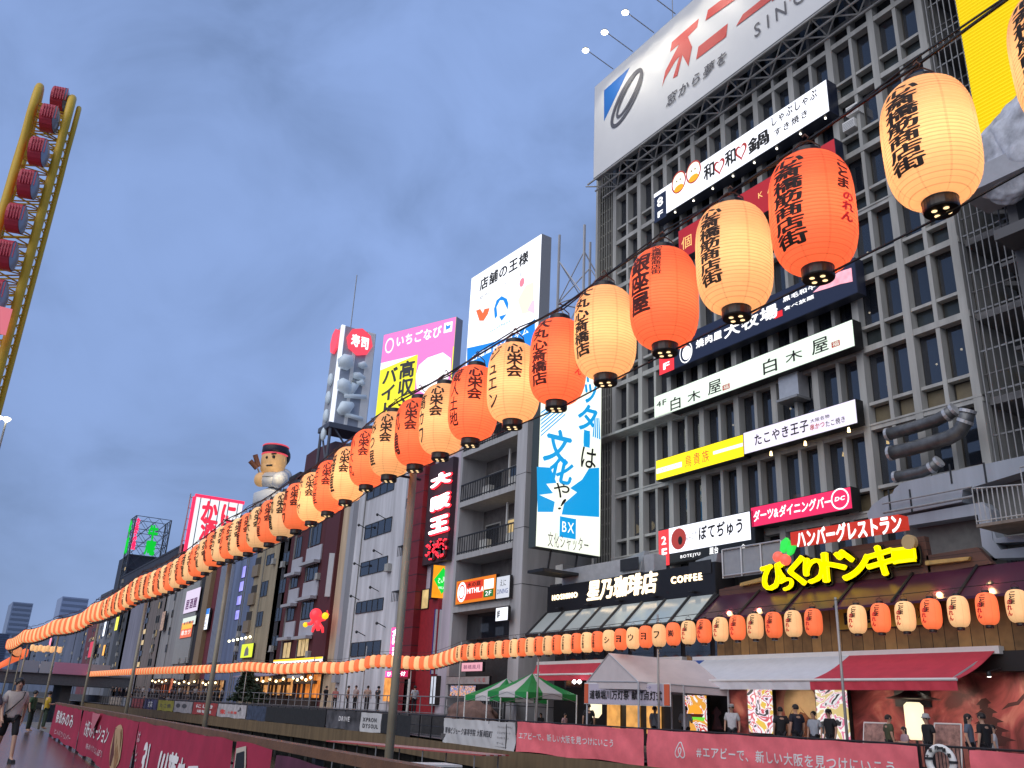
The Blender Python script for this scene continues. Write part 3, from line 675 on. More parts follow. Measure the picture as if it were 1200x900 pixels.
# sloping purple metal fascia, timber cladding and black header
fx0 = thing('burger_restaurant', 'restaurant front with purple metal eave and patchwork timber cladding', 'shop front', (28.50, 23, 4))
yR2 = 9.0
tz = atx((838, 700), 28.40).z; tz2 = atx((1150, 664), 28.40).z; tzm = (tz + tz2) / 2
el = aty((815, 728), yB2); ex, ez = el.x, el.z
FASC = mat('purple_metal', (.085, .022, .050), .28, .3, var=.25, vscale=.5)
MB().hexa([(ex, yB2 - .02, ez), (28.60, yB2 - .02, tzm), (28.60, yR2, tzm), (ex, yR2, ez), (ex, yB2 - .02, ez + .08), (28.60, yB2 - .02, tzm + .08), (28.60, yR2, tzm + .08), (ex, yR2, ez + .08)]).build('eave', FASC, fx0)
MB().box(28.6, yR2, tzm - .1, 31.9, yB2 - .03, tzm + .02).build('flat_roof', STEEL, fx0)
for i in range(9):
    y = yB2 - .05 - i * 2.35
    MB().tube((ex - .02, y, ez + .1), (28.55, y, tzm + .1), .05, n=6).build('eave_rib', BLACK, fx0)
cl = atx((900, 772), 28.70).z; ch_ = atx((1150, 763), 28.70).z; cb = (cl + ch_) / 2
m = planks('patch_timber', (.035, .020, .013), (.58, .32, .11), .46, 1, .65)
MB().box(28.70, yR2, cb, 28.90, yB2 + .3, tzm - .1).build('timber_cladding', m, fx0)
MB().box(28.55, yR2, cb - .62, 29.10, yB2 + .3, cb - .003).build('header', mat('header_black', (.02, .018, .018), .5), fx0)
yp = Sign('menu_board', 'dark yellow board with black characters behind the lanterns on the timber cladding', 'sign', FX(28.55), (983, 715), (983, 738), (1100, 700), (1100, 731), depth=.1, face=mat('ochre_board', (.55, .34, .03), .5), body=BLACK)
yp.ftext('肉食', .06, .45, .2, .85, INK, bold=.04); yp.ftext('K', .62, .74, .15, .9, INK, bold=.04); yp.ftext('ハンバーグ', .76, .98, .25, .8, INK)
for i, px in enumerate(((858, 719), (893, 716), (1103, 695), (1161, 684))):
    c = atx(px, 27.70); t = thing('eave_lamp', 'small warm lamp glowing on the purple eave, %s' % ('near the coffee canopy', 'second from the coffee canopy', 'third from the coffee canopy', 'farthest from the coffee canopy')[i], 'lamp', c)
    b = MB(); b.ball(c, .09, n=8, m=6); b.build('bulb', glow('eave_bulb', '#ffc46a', 6.), t, True)
    b = MB(); b.lathe([(.05, .08), (.13, .02), (.14, -.04)], 10, c); b.build('shade', DARK, t)
    p = bpy.data.lights.new('eave_light', 'POINT'); po = bpy.data.objects.new('eave_light', p); COL.objects.link(po); p.energy = 18; p.color = (1, .62, .28); p.shadow_soft_size = .1; po.parent = t; po.location = (-.25, 0, .1)
# ---- awnings: housing tube, fabric, front bar, valance
def awning(name, label, rear, front, z_drop, cols, X=28.52, group=None):
    """rear/front: photo points of the near rear end and the near front end"""
    r1, r0 = atx(rear[1], X), atx(rear[0], X)
    zr = (r0.z + r1.z) / 2
    f1 = aty(front[1], r1.y)
    xf, zf = f1.x, f1.z
    t = thing(name, label, 'awning', (X, (r0.y + r1.y) / 2, zr), group)
    MB().box(X - .18, r1.y - .15, zr + .02, X + .12, r0.y, zr + .26).build('cassette', WHITE, t)
    n = len(cols); ys = [r0.y + (r1.y - r0.y) * c[0] for c in cols] + [r1.y]
    for i, (fr, m) in enumerate(cols):
        a, b = ys[i], ys[i + 1]
        k = 8; V = []; F = []
        for j in range(k + 1):
            s = j / k; x = X - .18 + (xf - X + .18) * s; z = zr + .1 + (zf - zr - .1) * s - .10 * math.sin(math.pi * s)
            V += [(x, a, z), (x, b, z), (x, a, z - .015), (x, b, z - .015)]
        for j in range(k):
            q = 4 * j; F += [(q, q + 1, q + 5, q + 4), (q + 2, q + 6, q + 7, q + 3)]
        MB().add(V, F).build('fabric', m, t)
        V = []; F = []; w = 24
        for j in range(w + 1):
            y = a + (b - a) * j / w; V += [(xf, y, zf), (xf + .02 * math.sin(j * 1.7), y, zf - z_drop)]
        F = [(2 * j, 2 * j + 2, 2 * j + 3, 2 * j + 1) for j in range(w)]
        MB().add(V, F).build('valance', m, t)
    MB().tube((xf + .01, r0.y, zf + .0), (xf + .01, r1.y, zf), .05, n=8).build('front_bar', WHITE, t)
    for y in (r1.y + .25, r0.y - .6):
        MB().tube((X - .1, y, zr), (xf + .05, y, zf - .04), .04, n=6).build('arm', ALU, t)
    return t
AR = mat('red_canvas', (.62, .055, .085), .7, var=.12, vscale=2); AW = mat('white_canvas', (.72, .74, .78), .7, var=.06); AB = mat('blue_canvas', (.03, .10, .40), .7)
awning('long_awning', 'long awning, blue, white and red, over the mural front of the burger restaurant', [(815, 776), (1170, 769)], [(0, 0), (1121, 796)], .32, [(0, AB), (.055, AW), (.60, AR)])
awning('red_awning', 'plain red awning over the coffee shop door behind the festival tents', [(632, 781.5), (800, 777)], [(0, 0), (790, 788)], .30, [(0, AR)])
for i, px in enumerate(((1159, 791), (1085, 800), (1010, 801), (915, 801), (850, 803))):  # rightmost lamp is real; the other four are added to brighten the mural
    c = atx(px, 27.80); c.z = min(c.z, 3.55); t = thing('awning_spotlight', 'small white spotlight under the long awning, %s from the right' % ('first', 'second', 'third', 'fourth', 'fifth')[i], 'spotlight', c, 'spotlights under the long awning')
    b = MB(); b.lathe([(.05, .10), (.07, .04), (.07, -.05)], 10, c); b.build('can', DARK, t); b = MB(); b.lathe([(.06, -.052), (.05, -.06)], 10, c); b.build('lens', glow('spot_lens', '#fff0dc', 8.), t)
    MB().tube(c + Vector((0, 0, .1)), c + Vector((.7, 0, .25)), .02, n=5).build('arm', DARK, t)
    p = bpy.data.lights.new('spot_beam', 'SPOT'); po = bpy.data.objects.new('spot_beam', p); COL.objects.link(po); p.energy = 85; p.spot_size = math.radians(120); p.spot_blend = .9; p.color = (1, .85, .68); p.shadow_soft_size = .08; po.parent = t; po.location = (0, 0, -.09)
    po.rotation_euler = Vector((1.2, 0, -1.4)).to_track_quat('-Z', 'Y').to_euler()
# ---- mural wall with its pictures and lit panels
mp_ = mat('mural_sky', (.22, .045, .04), .5); t_ = mp_.node_tree; b_ = t_.nodes['Principled BSDF']
g_ = t_.nodes.new('ShaderNodeNewGeometry'); n_ = t_.nodes.new('ShaderNodeTexNoise'); n_.inputs['Scale'].default_value = .7; n_.inputs['Detail'].default_value = 7; n_.inputs['Distortion'].default_value = 1.2
t_.links.new(g_.outputs['Position'], n_.inputs['Vector']); cr = t_.nodes.new('ShaderNodeValToRGB'); t_.links.new(n_.outputs['Fac'], cr.inputs[0])
cr.color_ramp.elements[0].position = .36; cr.color_ramp.elements[0].color = (.10, .020, .020, 1); cr.color_ramp.elements[1].position = .68; cr.color_ramp.elements[1].color = (.66, .29, .22, 1)
e_ = cr.color_ramp.elements.new(.52); e_.color = (.36, .075, .07, 1)
t_.links.new(cr.outputs[0], b_.inputs['Base Color'])
MW = FX(29.10)
mw = thing('mural_wall', 'red cloud mural wall with moon, mountain and pagoda pictures', 'wall', (29, 20, 0))
top = cb - .62
MB().box(29.10, 8.5, .05, 29.35, yB2 + .2, top).build('painted_wall', mp_, mw)
def mpoly(pts, m, nm='picture', d=.012): MB().prism(MW, [MW.uv(p) for p in pts], .003, d).build(nm, m, mw)
u, z = MW.uv((938, 828)); n = 28
MB().prism(MW, [(u + .82 * math.cos(2 * math.pi * i / n), z + .95 * math.sin(2 * math.pi * i / n)) for i in range(n)], .003, .008).build('painted_moon', mat('moon_paint', (.62, .42, .22), .6, var=.15, vscale=2), mw)
mpoly([(915, 868), (925, 838), (932, 826), (936, 827), (952, 845), (975, 868)], mat('mount_paint', (.22, .07, .03), .6, var=.3), 'painted_mountain', .012)
mpoly([(926, 838), (932, 826), (936, 827), (943, 836), (938, 834), (933, 842), (930, 835)], mat('snow_paint', (.65, .45, .22), .6), 'painted_snow', .015)
PG = mat('pagoda_paint', (.055, .012, .012), .6)
for i in range(5):
    cx = 1153 + i * 3.2; cy = 822 + i * 11; w = 9 + i * 4.2
    mpoly([(cx - w, cy + 4), (cx - w * .3, cy - 3), (cx + w * .3, cy - 4), (cx + w, cy + 2), (cx + w * .55, cy + 3), (cx + w * .5, cy + 8), (cx - w * .5, cy + 9), (cx - w * .55, cy + 4)], PG, 'painted_pagoda', .010 + i * .002)
mpoly([(1174, 832), (1182, 824), (1192, 822), (1206, 806), (1206, 812), (1194, 826), (1184, 828)], PG, 'painted_branch', .02)
mpoly([(834, 855), (838, 838), (833, 836), (840, 828), (846, 836), (842, 840), (848, 855)], PG, 'painted_tree', .012)
c0, c1 = MW.uv((1052, 828)), MW.uv((1090, 804)); MB().pbox(MW, c0[0], c1[0], c0[1], c1[1] - .05, .02, .12).build('black_screen', BLACK, mw)
def art(name, pal, sc):
    m = mat(name, (.1, .1, .1), .4); t = m.node_tree; b = t.nodes['Principled BSDF']
    g = t.nodes.new('ShaderNodeNewGeometry'); v = t.nodes.new('ShaderNodeTexNoise'); v.inputs['Scale'].default_value = sc; v.inputs['Detail'].default_value = 2; v.inputs['Distortion'].default_value = 2.2
    t.links.new(g.outputs['Position'], v.inputs['Vector']); c = t.nodes.new('ShaderNodeValToRGB'); c.color_ramp.interpolation = 'CONSTANT'; t.links.new(v.outputs['Fac'], c.inputs[0])
    e = c.color_ramp.elements; e[0].color = (*S(pal[0]), 1); e[1].position = .40; e[1].color = (*S(pal[1]), 1)
    for k, h in enumerate(pal[2:]): q = e.new(.45 + .05 * k); q.color = (*S(h), 1)
    t.links.new(c.outputs[0], b.inputs['Emission Color']); b.inputs['Emission Strength'].default_value = .85
    return m
SCR = [((803, 857), (828, 811), ['#101010', '#e6e6ea', '#d23a2c', '#f0f0f0', '#e8a030'], 'a burger under white swirls'), ((876.5, 859), (905.5, 803), ['#141018', '#efe6f2', '#d84a5a', '#f4f2f4', '#e8c040'], 'white, red and violet brush figures'), ((957, 868), (994, 803), ['#16181c', '#e0dfe2', '#e07a9a', '#f2f0ea', '#d8c080'], 'grey and pink figures')]
for i, (a, b, pal, d) in enumerate(SCR):
    s = Sign('picture_lightbox', 'tall backlit panel on the mural wall showing %s' % d, 'light box', FX(28.85), a[:1] + (b[1],), a, b, b[:1] + (a[1],), depth=.2, face=art('panel_art_%s' % 'abc'[i], pal, .95), body=BLACK, group='lit picture panels')
    if i == 0:
        s.fpoly([(.12, .45), (.2, .60), (.45, .68), (.7, .62), (.85, .45)], glow('bun', '#f0982c', 1.0), 'burger_picture'); s.fpoly([(.1, .44), (.88, .44), (.8, .36), (.15, .36)], glow('patty', '#5a2010', .6), 'burger_picture'); s.fpoly([(.08, .36), (.95, .36), (.85, .26), (.5, .30), (.15, .24)], glow('lettuce', '#6fd23a', .9), 'burger_picture')
# ---- pipes and ducts above the restaurant
DUCT = mat('spiral_duct', (.15, .155, .16), .42, .5, var=.4, bump=.2, bscale=14); BOXD = mat('box_duct', (.34, .37, .42), .5, .15, var=.2, vscale=1.0, streak=.2)
def pipe(label, pts, r, X, bulge=.0):
    t = thing('vent_pipe', label, 'pipe', atx(pts[0], X), 'round ventilation pipes')
    P = [atx(p, X - bulge * i / max(1, len(pts) - 1)) for i, p in enumerate(pts)]
    b = MB(); b.path(P, r, 14); b.build('tube', DUCT, t, True)
    for k in (0, len(P) - 2, len(P) - 1):
        d = (P[min(k + 1, len(P) - 1)] - P[max(k - 1, 0)]).normalized(); b = MB(); b.tube(P[k] - d * .06, P[k] + d * .06, r * 1.10, n=14); b.build('collar', ALU, t)
    return t
pipe('upper grey round vent pipe bending up beside the fire stair', [(1041, 509), (1060, 504), (1080, 498), (1098, 492), (1110, 486), (1118, 480)], .25, 31.1)
pipe('middle grey round vent pipe with the tall elbow beside the fire stair', [(1044, 531), (1070, 525), (1095, 518), (1112, 513), (1124, 506), (1131, 494), (1134, 482)], .28, 30.9)
pipe('lowest and shortest grey round vent pipe ending over the box duct', [(1050, 559), (1066, 556), (1080, 553), (1092, 548), (1100, 541)], .22, 30.9)
bd = thing('box_duct', 'large blue grey box duct with a stepped rounded end above the red sign box', 'duct', atx((1080, 600), 30.6))
DP = FX(30.5)
ppoly(DP, [(1016, 602), (1022, 592), (1034, 583), (1046, 578), (1048, 573), (1056, 566), (1068, 563), (1130, 549), (1205, 533), (1205, 551), (1140, 571), (1128, 574), (1127, 588), (1062, 601), (1018, 609)], -.9, 0).build('main_duct', BOXD, bd)
for x in (1043, 1068, 1119, 1160):
    a = DP.uv((x, 590)); MB().pbox(DP, a[0] - .03, a[0] + .03, a[1] - (.35 if x < 1100 else -.75), a[1] + (.55 if x < 1100 else 1.5), .0, .03).build('seam_band', DARK, bd)
ppoly(DP, [(1062, 604), (1150, 588), (1158, 596), (1162, 632), (1172, 644), (1205, 640), (1205, 653), (1165, 654), (1150, 640), (1145, 603), (1062, 616)], -.7, -.05).build('lower_duct', BOXD, bd)
ppoly(DP, [(1160, 616), (1166, 630), (1205, 625), (1205, 634), (1162, 636), (1154, 620)], -.9, -.1).build('branch_duct', BOXD, bd)
mb = MB(); a, b = DP.uv((1040, 602)), DP.uv((1145, 583))
mb.tube(DP.to3(a[0], a[1], .25), DP.to3(b[0], b[1], .25), .05); mb.tube(DP.to3(a[0], a[1] + .35, .25), DP.to3(b[0], b[1] + .35, .25), .03)
mb.build('catwalk_rail', STEEL, bd)
wl = MB(); a = atx((1080, 625), 31.3); wl.box(31.2, 8, a.z - 1.2, 31.6, 20.6, a.z + 1.6); tag(wl.build('panel_wall', mat('panel_wall', (.13, .13, .125), .7, var=.2)), 'dull grey panel wall under the ducts', 'wall')
bl = thing('metal_balcony', 'white barred metal balcony jutting out above the purple eave', 'balcony', atx((1175, 612), 29.2))
c0 = atx((1150, 616), 29.2); y0 = c0.y; zf = c0.z
MB().box(28.9, 9.5, zf - .1, 30.8, y0, zf).build('platform', mat('rust_plate', (.20, .17, .15), .7, var=.3), bl)
mb = MB()
for i in range(12):
    y = y0 - i * .17; mb.tube((28.95, y, zf), (28.95, y, zf + 1.25 - .02 * i), .022, n=5)
mb.tube((28.95, y0, zf + 1.25), (28.95, y0 - 1.9, zf + 1.05), .03); mb.tube((28.95, y0, zf + .1), (28.95, y0 - 1.9, zf + .1), .025)
mb.build('railing', mat('rail_grey', (.42, .43, .44), .6, .2, var=.3), bl)
mb = MB()
for i in range(26):
    y = y0 - 2.0 - i * .17; mb.tube((28.4, y, zf + .05), (28.4, y, zf + 1.5), .022, n=5)
mb.tube((28.4, y0 - 2, zf + 1.5), (28.4, 9.5, zf + 1.5), .03); mb.tube((28.4, y0 - 2, zf + .1), (28.4, 9.5, zf + .1), .025)
mb.build('railing', mat('rail_grey', (.42, .43, .44), .6, .2, var=.3), bl)
MB().box(28.35, y0 - 2.4, zf + .5, 28.38, y0 - 6, zf + 1.2).build('notice_board', mat('pale_sheet', (.5, .55, .6), .5), bl)
rt = MB(); a0, a1 = RP.uv((836, 676)), RP.uv((905, 660)); 
for zz in (a0[1] + .1, a0[1] + 1.25): rt.tube(RP.to3(a0[0], zz, -.6), RP.to3(a1[0], zz, -.6), .04)
for i in range(4): rt.tube(RP.to3(a0[0] + (a1[0] - a0[0]) * i / 3, a0[1], -.6), RP.to3(a0[0] + (a1[0] - a0[0]) * i / 3, a0[1] + 1.25, -.6), .04)
t = thing('parapet_fence', 'grey panel fence between the coffee sign and the yellow restaurant letters', 'fence', RP.to3(a0[0], a0[1], -.6))
rt.build('rail', ALU, t); MB().pbox(RP, a0[0], a1[0], a0[1], a0[1] + 1.2, -.70, -.66).build('fence_panel', mat('fence_panel', (.30, .32, .35), .5, var=.1), t)
# ---- yellow ribbed hoarding and pale rock form at the right edge
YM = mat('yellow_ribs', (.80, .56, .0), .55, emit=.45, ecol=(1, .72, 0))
YP = FX(31.2)
yh = thing('yellow_hoarding', 'bright yellow ribbed hoarding above the grey rock form at the right edge', 'hoarding', (31.2, 13, 22))
a = YP.uv((1120, 0)); zb_ = atx((1165, 178), 31.2).z
mb = MB(); k = 0; z = zb_; V = []; F = []
ue = a[0]; NR = 78
for j in range(NR * 2 + 1):
    zz = zb_ + j * .085; dd = .05 if j % 2 else 0.0
    V += [YP.to3(ue, zz, dd), YP.to3(ue + 9, zz, dd)]
F = [(2 * j, 2 * j + 1, 2 * j + 3, 2 * j + 2) for j in range(NR * 2)]
mb.add(V, F); mb.build('ribbed_sheet', YM, yh)
MB().pbox(YP, ue, ue + 9, zb_, zb_ + 13.2, -.3, -.01).build('backing', DARK, yh)
MB().pbox(YP, ue, ue + 9, zb_ + 8.2, zb_ + 8.3, .05, .12).build('seam', mat('yellow_seam', (.65, .42, 0), .5), yh)
rk = thing('rock_form', 'lumpy pale grey rock form on a box ledge under the yellow hoarding', 'sculpture', atx((1185, 200), 30.6))
bm = bmesh.new(); bmesh.ops.create_icosphere(bm, subdivisions=5, radius=1)
from mathutils import noise
ctr = [(atx((1172, 182), 30.6), 1.35), (atx((1205, 168), 30.5), 2.1), (atx((1240, 150), 30.5), 2.6), (atx((1190, 205), 30.4), 1.3)]
for i, (c, r) in enumerate(ctr):
    mb = MB(); vs = []
    for v in bm.verts:
        d = noise.noise(v.co * 1.8 + Vector((i * 3, 0, 0))) * .18 + noise.noise(v.co * 5) * .07
        vs.append(c + Vector((v.co.x * .45, v.co.y, v.co.z * .85)) * r * (1 + d))
    mb.add(vs, [tuple(w.index for w in f.verts) for f in bm.faces])
    mb.build('boulder', mat('pale_rock', (.58, .60, .66), .6, var=.5, vscale=1.6, bump=.4, bscale=5), rk, True)
bm.free()
a = YP.uv((1152, 222)); MB().pbox(YP, a[0] - .15, a[0] + 9, a[1] - .9, a[1] + .0, -.4, 1.6).build('ledge_box', mat('ledge_box', (.40, .41, .45), .5, var=.1), rk)
MB().pbox(YP, a[0] + .9, a[0] + 9, a[1] - 3.3, a[1] - 2.9, -.4, 1.6).build('lower_ledge', mat('lower_ledge', (.10, .10, .105), .6), rk)
mb = MB(); [mb.pbox(YP, a[0] + .9 + i * 2.2, a[0] + 1.25 + i * 2.2, 6.5, a[1] - .9, -.4, .3) for i in range(4)]; mb.build('post', mat('lower_ledge', (.1, .1, .1)), rk)
# ================================================================== the row of buildings along the far bank
LB = FX(32.0)
WGLASS = pane_mat('house_glass', (.015, .018, .025), .30)
LITW = glow('lit_window', '#e9c98a', .55, .45, 1.5); COOLW = glow('cool_window', '#cfd8e6', .6, .3, 1.5)
def wallm(n, c, streak=.35): return mat(n, tuple(x * 1.22 for x in c), .75, var=.12, vscale=.8, streak=streak, bump=.1, bscale=20)
class House:
    def __init__(s, name, label, xl, xr, yref, top, wall, pl=LB, depth=12, cat='building', zb=0.06, group=None):
        s.pl = pl; s.u0 = pl.uv((xl, yref))[0]; s.u1 = pl.uv((xr, yref))[0]; s.zt = pl.uv(top)[1]; s.zb = zb
        s.o = thing(name, label, cat, pl.to3((s.u0 + s.u1) / 2, zb, -depth / 2), group)
        s.w = MB().pbox(pl, s.u0, s.u1, zb, s.zt, -depth, 0).build('wall', wall, s.o)
        r = MB(); r.pbox(pl, s.u0 - .05, s.u1 + .05, s.zt, s.zt + .35, -.35, .08); r.pbox(pl, s.u0, s.u1, s.zt + .0, s.zt + .3, -depth, -depth + .3); r.build('parapet', wall, s.o)
    def win(s, LL, UR, n=2, lit=None, fr=None, d=.03, rect=None):
        if rect: u0, u1, z0, z1 = rect
        else:
            a, b = s.pl.uv(LL), s.pl.uv(UR); u0, u1, z0, z1 = a[0], b[0], a[1], b[1]
        f = MB(); t = .06
        f.pbox(s.pl, u0, u1, z0, z0 + t, 0.002, d + .03); f.pbox(s.pl, u0, u1, z1 - t, z1, 0.002, d + .03)
        for i in range(n + 1):
            u = u0 + (u1 - u0) * i / n; f.pbox(s.pl, u - .035, u + .035, z0 + t, z1 - t, 0.002, d + .03)
        w = f.build('window', fr or FRAME, s.o)
        MB().pbox(s.pl, u0 + .01, u1 - .01, z0 + .01, z1 - .01, 0.003, d).build('pane', lit or WGLASS, w)
        s.n = getattr(s, 'n', 0) + 1; q = random.Random(s.n * 37 + int(abs(u0) * 10))
        if q.random() < .3 and u1 + 1.1 < s.u1:
            a = MB(); a.pbox(s.pl, u1 + .2, u1 + .95, z0 - .1, z0 + .48, .02, .36); a.pbox(s.pl, u1 + .15, u1 + 1.0, z0 - .2, z0 - .12, .003, .42); a.build('outdoor_unit', mat('unit_grey', (.40, .40, .38), .6, var=.2), s.o)
        if q.random() < .15:
            a = MB(); uu = u0 - .22; a.pbox(s.pl, uu, uu + .09, s.zb, s.zt, .004, .10); a.build('drain_pipe', mat('pipe_dull', (.26, .26, .25), .6, var=.2), s.o)
        return w
    def grid(s, LL, UR, cols, rows, fu=.6, fz=.55, n=2, lit=(), fr=None):
        a, b = s.pl.uv(LL), s.pl.uv(UR); du = (b[0] - a[0]) / cols; dz = (b[1] - a[1]) / rows; k = 0
        for i in range(cols):
            for j in range(rows):
                u = a[0] + du * (i + .5); z = a[1] + dz * (j + .5)
                s.win(0, 0, n, LITW if k in lit else None, fr, rect=(u - du * fu / 2, u + du * fu / 2, z - dz * fz / 2, z + dz * fz / 2)); k += 1
    def strip(s, xl, xr, yref, ytop, ybot, d0, d1, m, name):     # upright strip: both sides read at one height
        a, b = s.pl.uv((xl, yref))[0], s.pl.uv((xr, yref))[0]
        return MB().pbox(s.pl, a, b, s.pl.uv((xl, ybot))[1], min(s.zt, s.pl.uv((xl, ytop))[1]), d0, d1).build(name, m, s.o)
    def box(s, LL, UR, d0, d1, m, name):
        a, b = s.pl.uv(LL), s.pl.uv(UR); return MB().pbox(s.pl, a[0], b[0], a[1], b[1], d0, d1).build(name, m, s.o)
# ---- balcony block beside the office (front stands nearer the canal)
BP = FX(27.8)
bx = thing('balcony_block', 'grey block of open balconies with a broad concrete corner beside the office', 'building', BP.to3(BP.uv((575, 640))[0], 0, -4))
u0, u1 = BP.uv((536, 640))[0], BP.uv((601, 640))[0]; uc = BP.uv((613, 640))[0]; zt = BP.uv((585, 452))[1]
GW = wallm('grey_block', (.36, .36, .37))
MB().pbox(BP, u1, uc, 0.06, zt, -12, 0).build('corner_wall', GW, bx)
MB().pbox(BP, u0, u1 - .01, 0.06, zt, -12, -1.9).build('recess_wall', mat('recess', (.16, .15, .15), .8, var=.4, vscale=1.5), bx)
MB().pbox(BP, u0, uc, zt, zt + .6, -12, .02).build('parapet', GW, bx)
MB().pbox(BP, u0 - .3, u0, 0.06, zt, -12, .0).build('end_wall', GW, bx)
for zz in [zt - 3.3 * k for k in range(1, 8)]:
    m_ = MB().pbox(BP, uc + .0, uc + .012, zz - .03, zz, -9, -.01); m_.pbox(BP, u1, uc, zz - .03, zz, .001, .006); m_.build('joint', DARK, bx)
rows = [((536, 592), (601, 567), 10), ((536, 653), (601, 633), 9), ((536, 711), (601, 702), 8)]
zs = [BP.uv(((a[0] + b[0]) / 2, (a[1] + b[1]) / 2))[1] for a, b, _ in rows]
zs += [zs[0] + 3.5, zs[0] + 7.0]
for k, zf in enumerate(zs):
    MB().pbox(BP, u0, u1, zf - .35, zf, -1.9, .05).build('balcony_slab', mat('slab', (.42, .42, .42), .7, var=.15, streak=.15), bx)
    if k == 2: continue
    r = MB()
    for i in range(23):
        u = u0 + (u1 - u0) * i / 22; r.pbox(BP, u - .02, u + .02, zf, zf + 1.15, -.03, .01)
    r.pbox(BP, u0, u1, zf + 1.12, zf + 1.2, -.05, .03); r.pbox(BP, u0, u1, zf + .1, zf + .16, -.04, .02)
    r.build('balcony_railing', DARK, bx)
    a = MB()
    for uu in (u0 + 2.2, u0 + 5.4, u0 + 6.6): a.pbox(BP, uu, uu + .9, zf + .02, zf + .75, -.75, -.35)
    a.build('outdoor_unit', mat('unit_white', (.55, .55, .52), .6, var=.1), bx, kind='stuff')
    for q in range(3):
        uu = u0 + .4 + q * 2.7
        w = MB().pbox(BP, uu, uu + 1.9, zf + .1, zf + 2.2, -1.89, -1.84).build('balcony_door', mat('door_frame', (.40, .40, .38), .5), bx)
        MB().pbox(BP, uu + .1, uu + 1.8, zf + .2, zf + 2.1, -1.84, -1.82).build('pane', LITW if (k, q) in ((0, 2), (1, 1)) else WGLASS, w)
    for uu in (u0 + 4.6, u0 + 7.3): MB().pbox(BP, uu, uu + .12, zf, zf + 2.9, -.9, -.8).build('drain_pipe', mat('pipe_white', (.6, .6, .58), .5), bx)
MB().pbox(BP, u0, u1, BP.uv((570, 745))[1], BP.uv((570, 712))[1], -1.2, -1.1).build('glazing', WGLASS, bx)
for px in ((543, 733), (560, 737), (590, 736)):
    c = BP.uv(px); MB().pbox(BP, c[0] - .4, c[0] + .4, c[1] - .25, c[1] + .25, -1.6, -1.5).build('lit_window', COOLW, bx)
MB().pbox(BP, u0, u1, 0.06, BP.uv((570, 752))[1], -1.3, -1.2).build('shop_wall', mat('shop_dark', (.03, .03, .032), .6, var=.4), bx)
# signs of the balcony block
sM = Sign('restaurant_board', 'orange and red restaurant board with a round emblem on the balcony block', 'sign', BP.off(.3), (534, 681), (535, 708), (580, 674), (581, 702), depth=.25, face=glow('orange_lit', '#e8801e', .65), body=BLACK)
sM.fpanel(.05, .70, .12, .90, glow('red_face', '#d63a22', .75)); sM.ftext('MITHILA', .30, .72, .38, .60, WT, bold=.02); sM.ftext('水の庭', .3, .64, .66, .86, INK, bold=.02)
u = sM.u0 + .16 * (sM.u1 - sM.u0); z = (sM.z0 + sM.z1) / 2; sM.disc(u, z, .55, .62, WT); sM.disc(u, z, .40, .46, glow('red_face', '#d63a22', .75), inner=.8)
sM.fpanel(.73, .96, .12, .42, glow('green_face', '#2b7a3c', .5)); sM.fpanel(.73, .96, .45, .85, WT); sM.ftext('2F', .77, .92, .18, .36, WT)
sM2 = Sign('restaurant_board', 'white board with blue lettering right of the orange restaurant board', 'sign', BP.off(.3), (581.5, 676), (582, 702), (596.5, 675), (597, 699), depth=.2, face=glow('soft_white', '#d9dde6', .6), body=BLACK)
sM2.ftext('えに', .3, .75, .55, .85, INK); sM2.ftext('DINING', .08, .92, .2, .42, mat('blue_ink', (.03, .08, .35), .5)); 
sM3 = Sign('small_lit_sign', 'small white lit sign on the concrete corner of the balcony block', 'sign', BP.off(.5), (581, 713), (581, 728), (594.5, 711), (595, 726), depth=.2, face=W_LIT, body=BLACK)
sM3.ftext('鮮', .12, .38, .2, .85, INK, bold=.02); sM3.ftext('牛カツ', .45, .9, .35, .7, mat('grey_letters', (.2, .2, .2)))
sM4 = Sign('pink_shop_board', 'pale pink shop board over a dark doorway behind the lantern row', 'sign', BP.off(.3), (541, 777), (541, 787), (565, 776), (565, 786), depth=.2, face=glow('pale_pink_lit', '#e0a5b4', .7), body=BLACK); sM4.ftext('鶴橋風月', .1, .9, .25, .75, mat('violet_ink', (.25, .05, .2), .5))
sM5 = Sign('menu_poster', 'row of bright food posters on the shop wall beside the green tents', 'poster', BP.off(.1), (527, 804), (528, 816), (557, 803), (557, 815), depth=.1, face=art('poster_art', ['#22304e', '#c8ccd8', '#d8582e', '#e8b04a', '#5878b8'], 3.0), body=BLACK)
sM6 = Sign('shop_fascia', 'pale shop fascia board above the food posters', 'sign', BP.off(.2), (523, 793), (523, 802), (573, 793), (573, 801), depth=.15, face=mat('fascia_pale', (.42, .40, .40), .6, var=.2), body=BLACK); sM6.ftext('くくる', .68, .92, .25, .8, HRT)
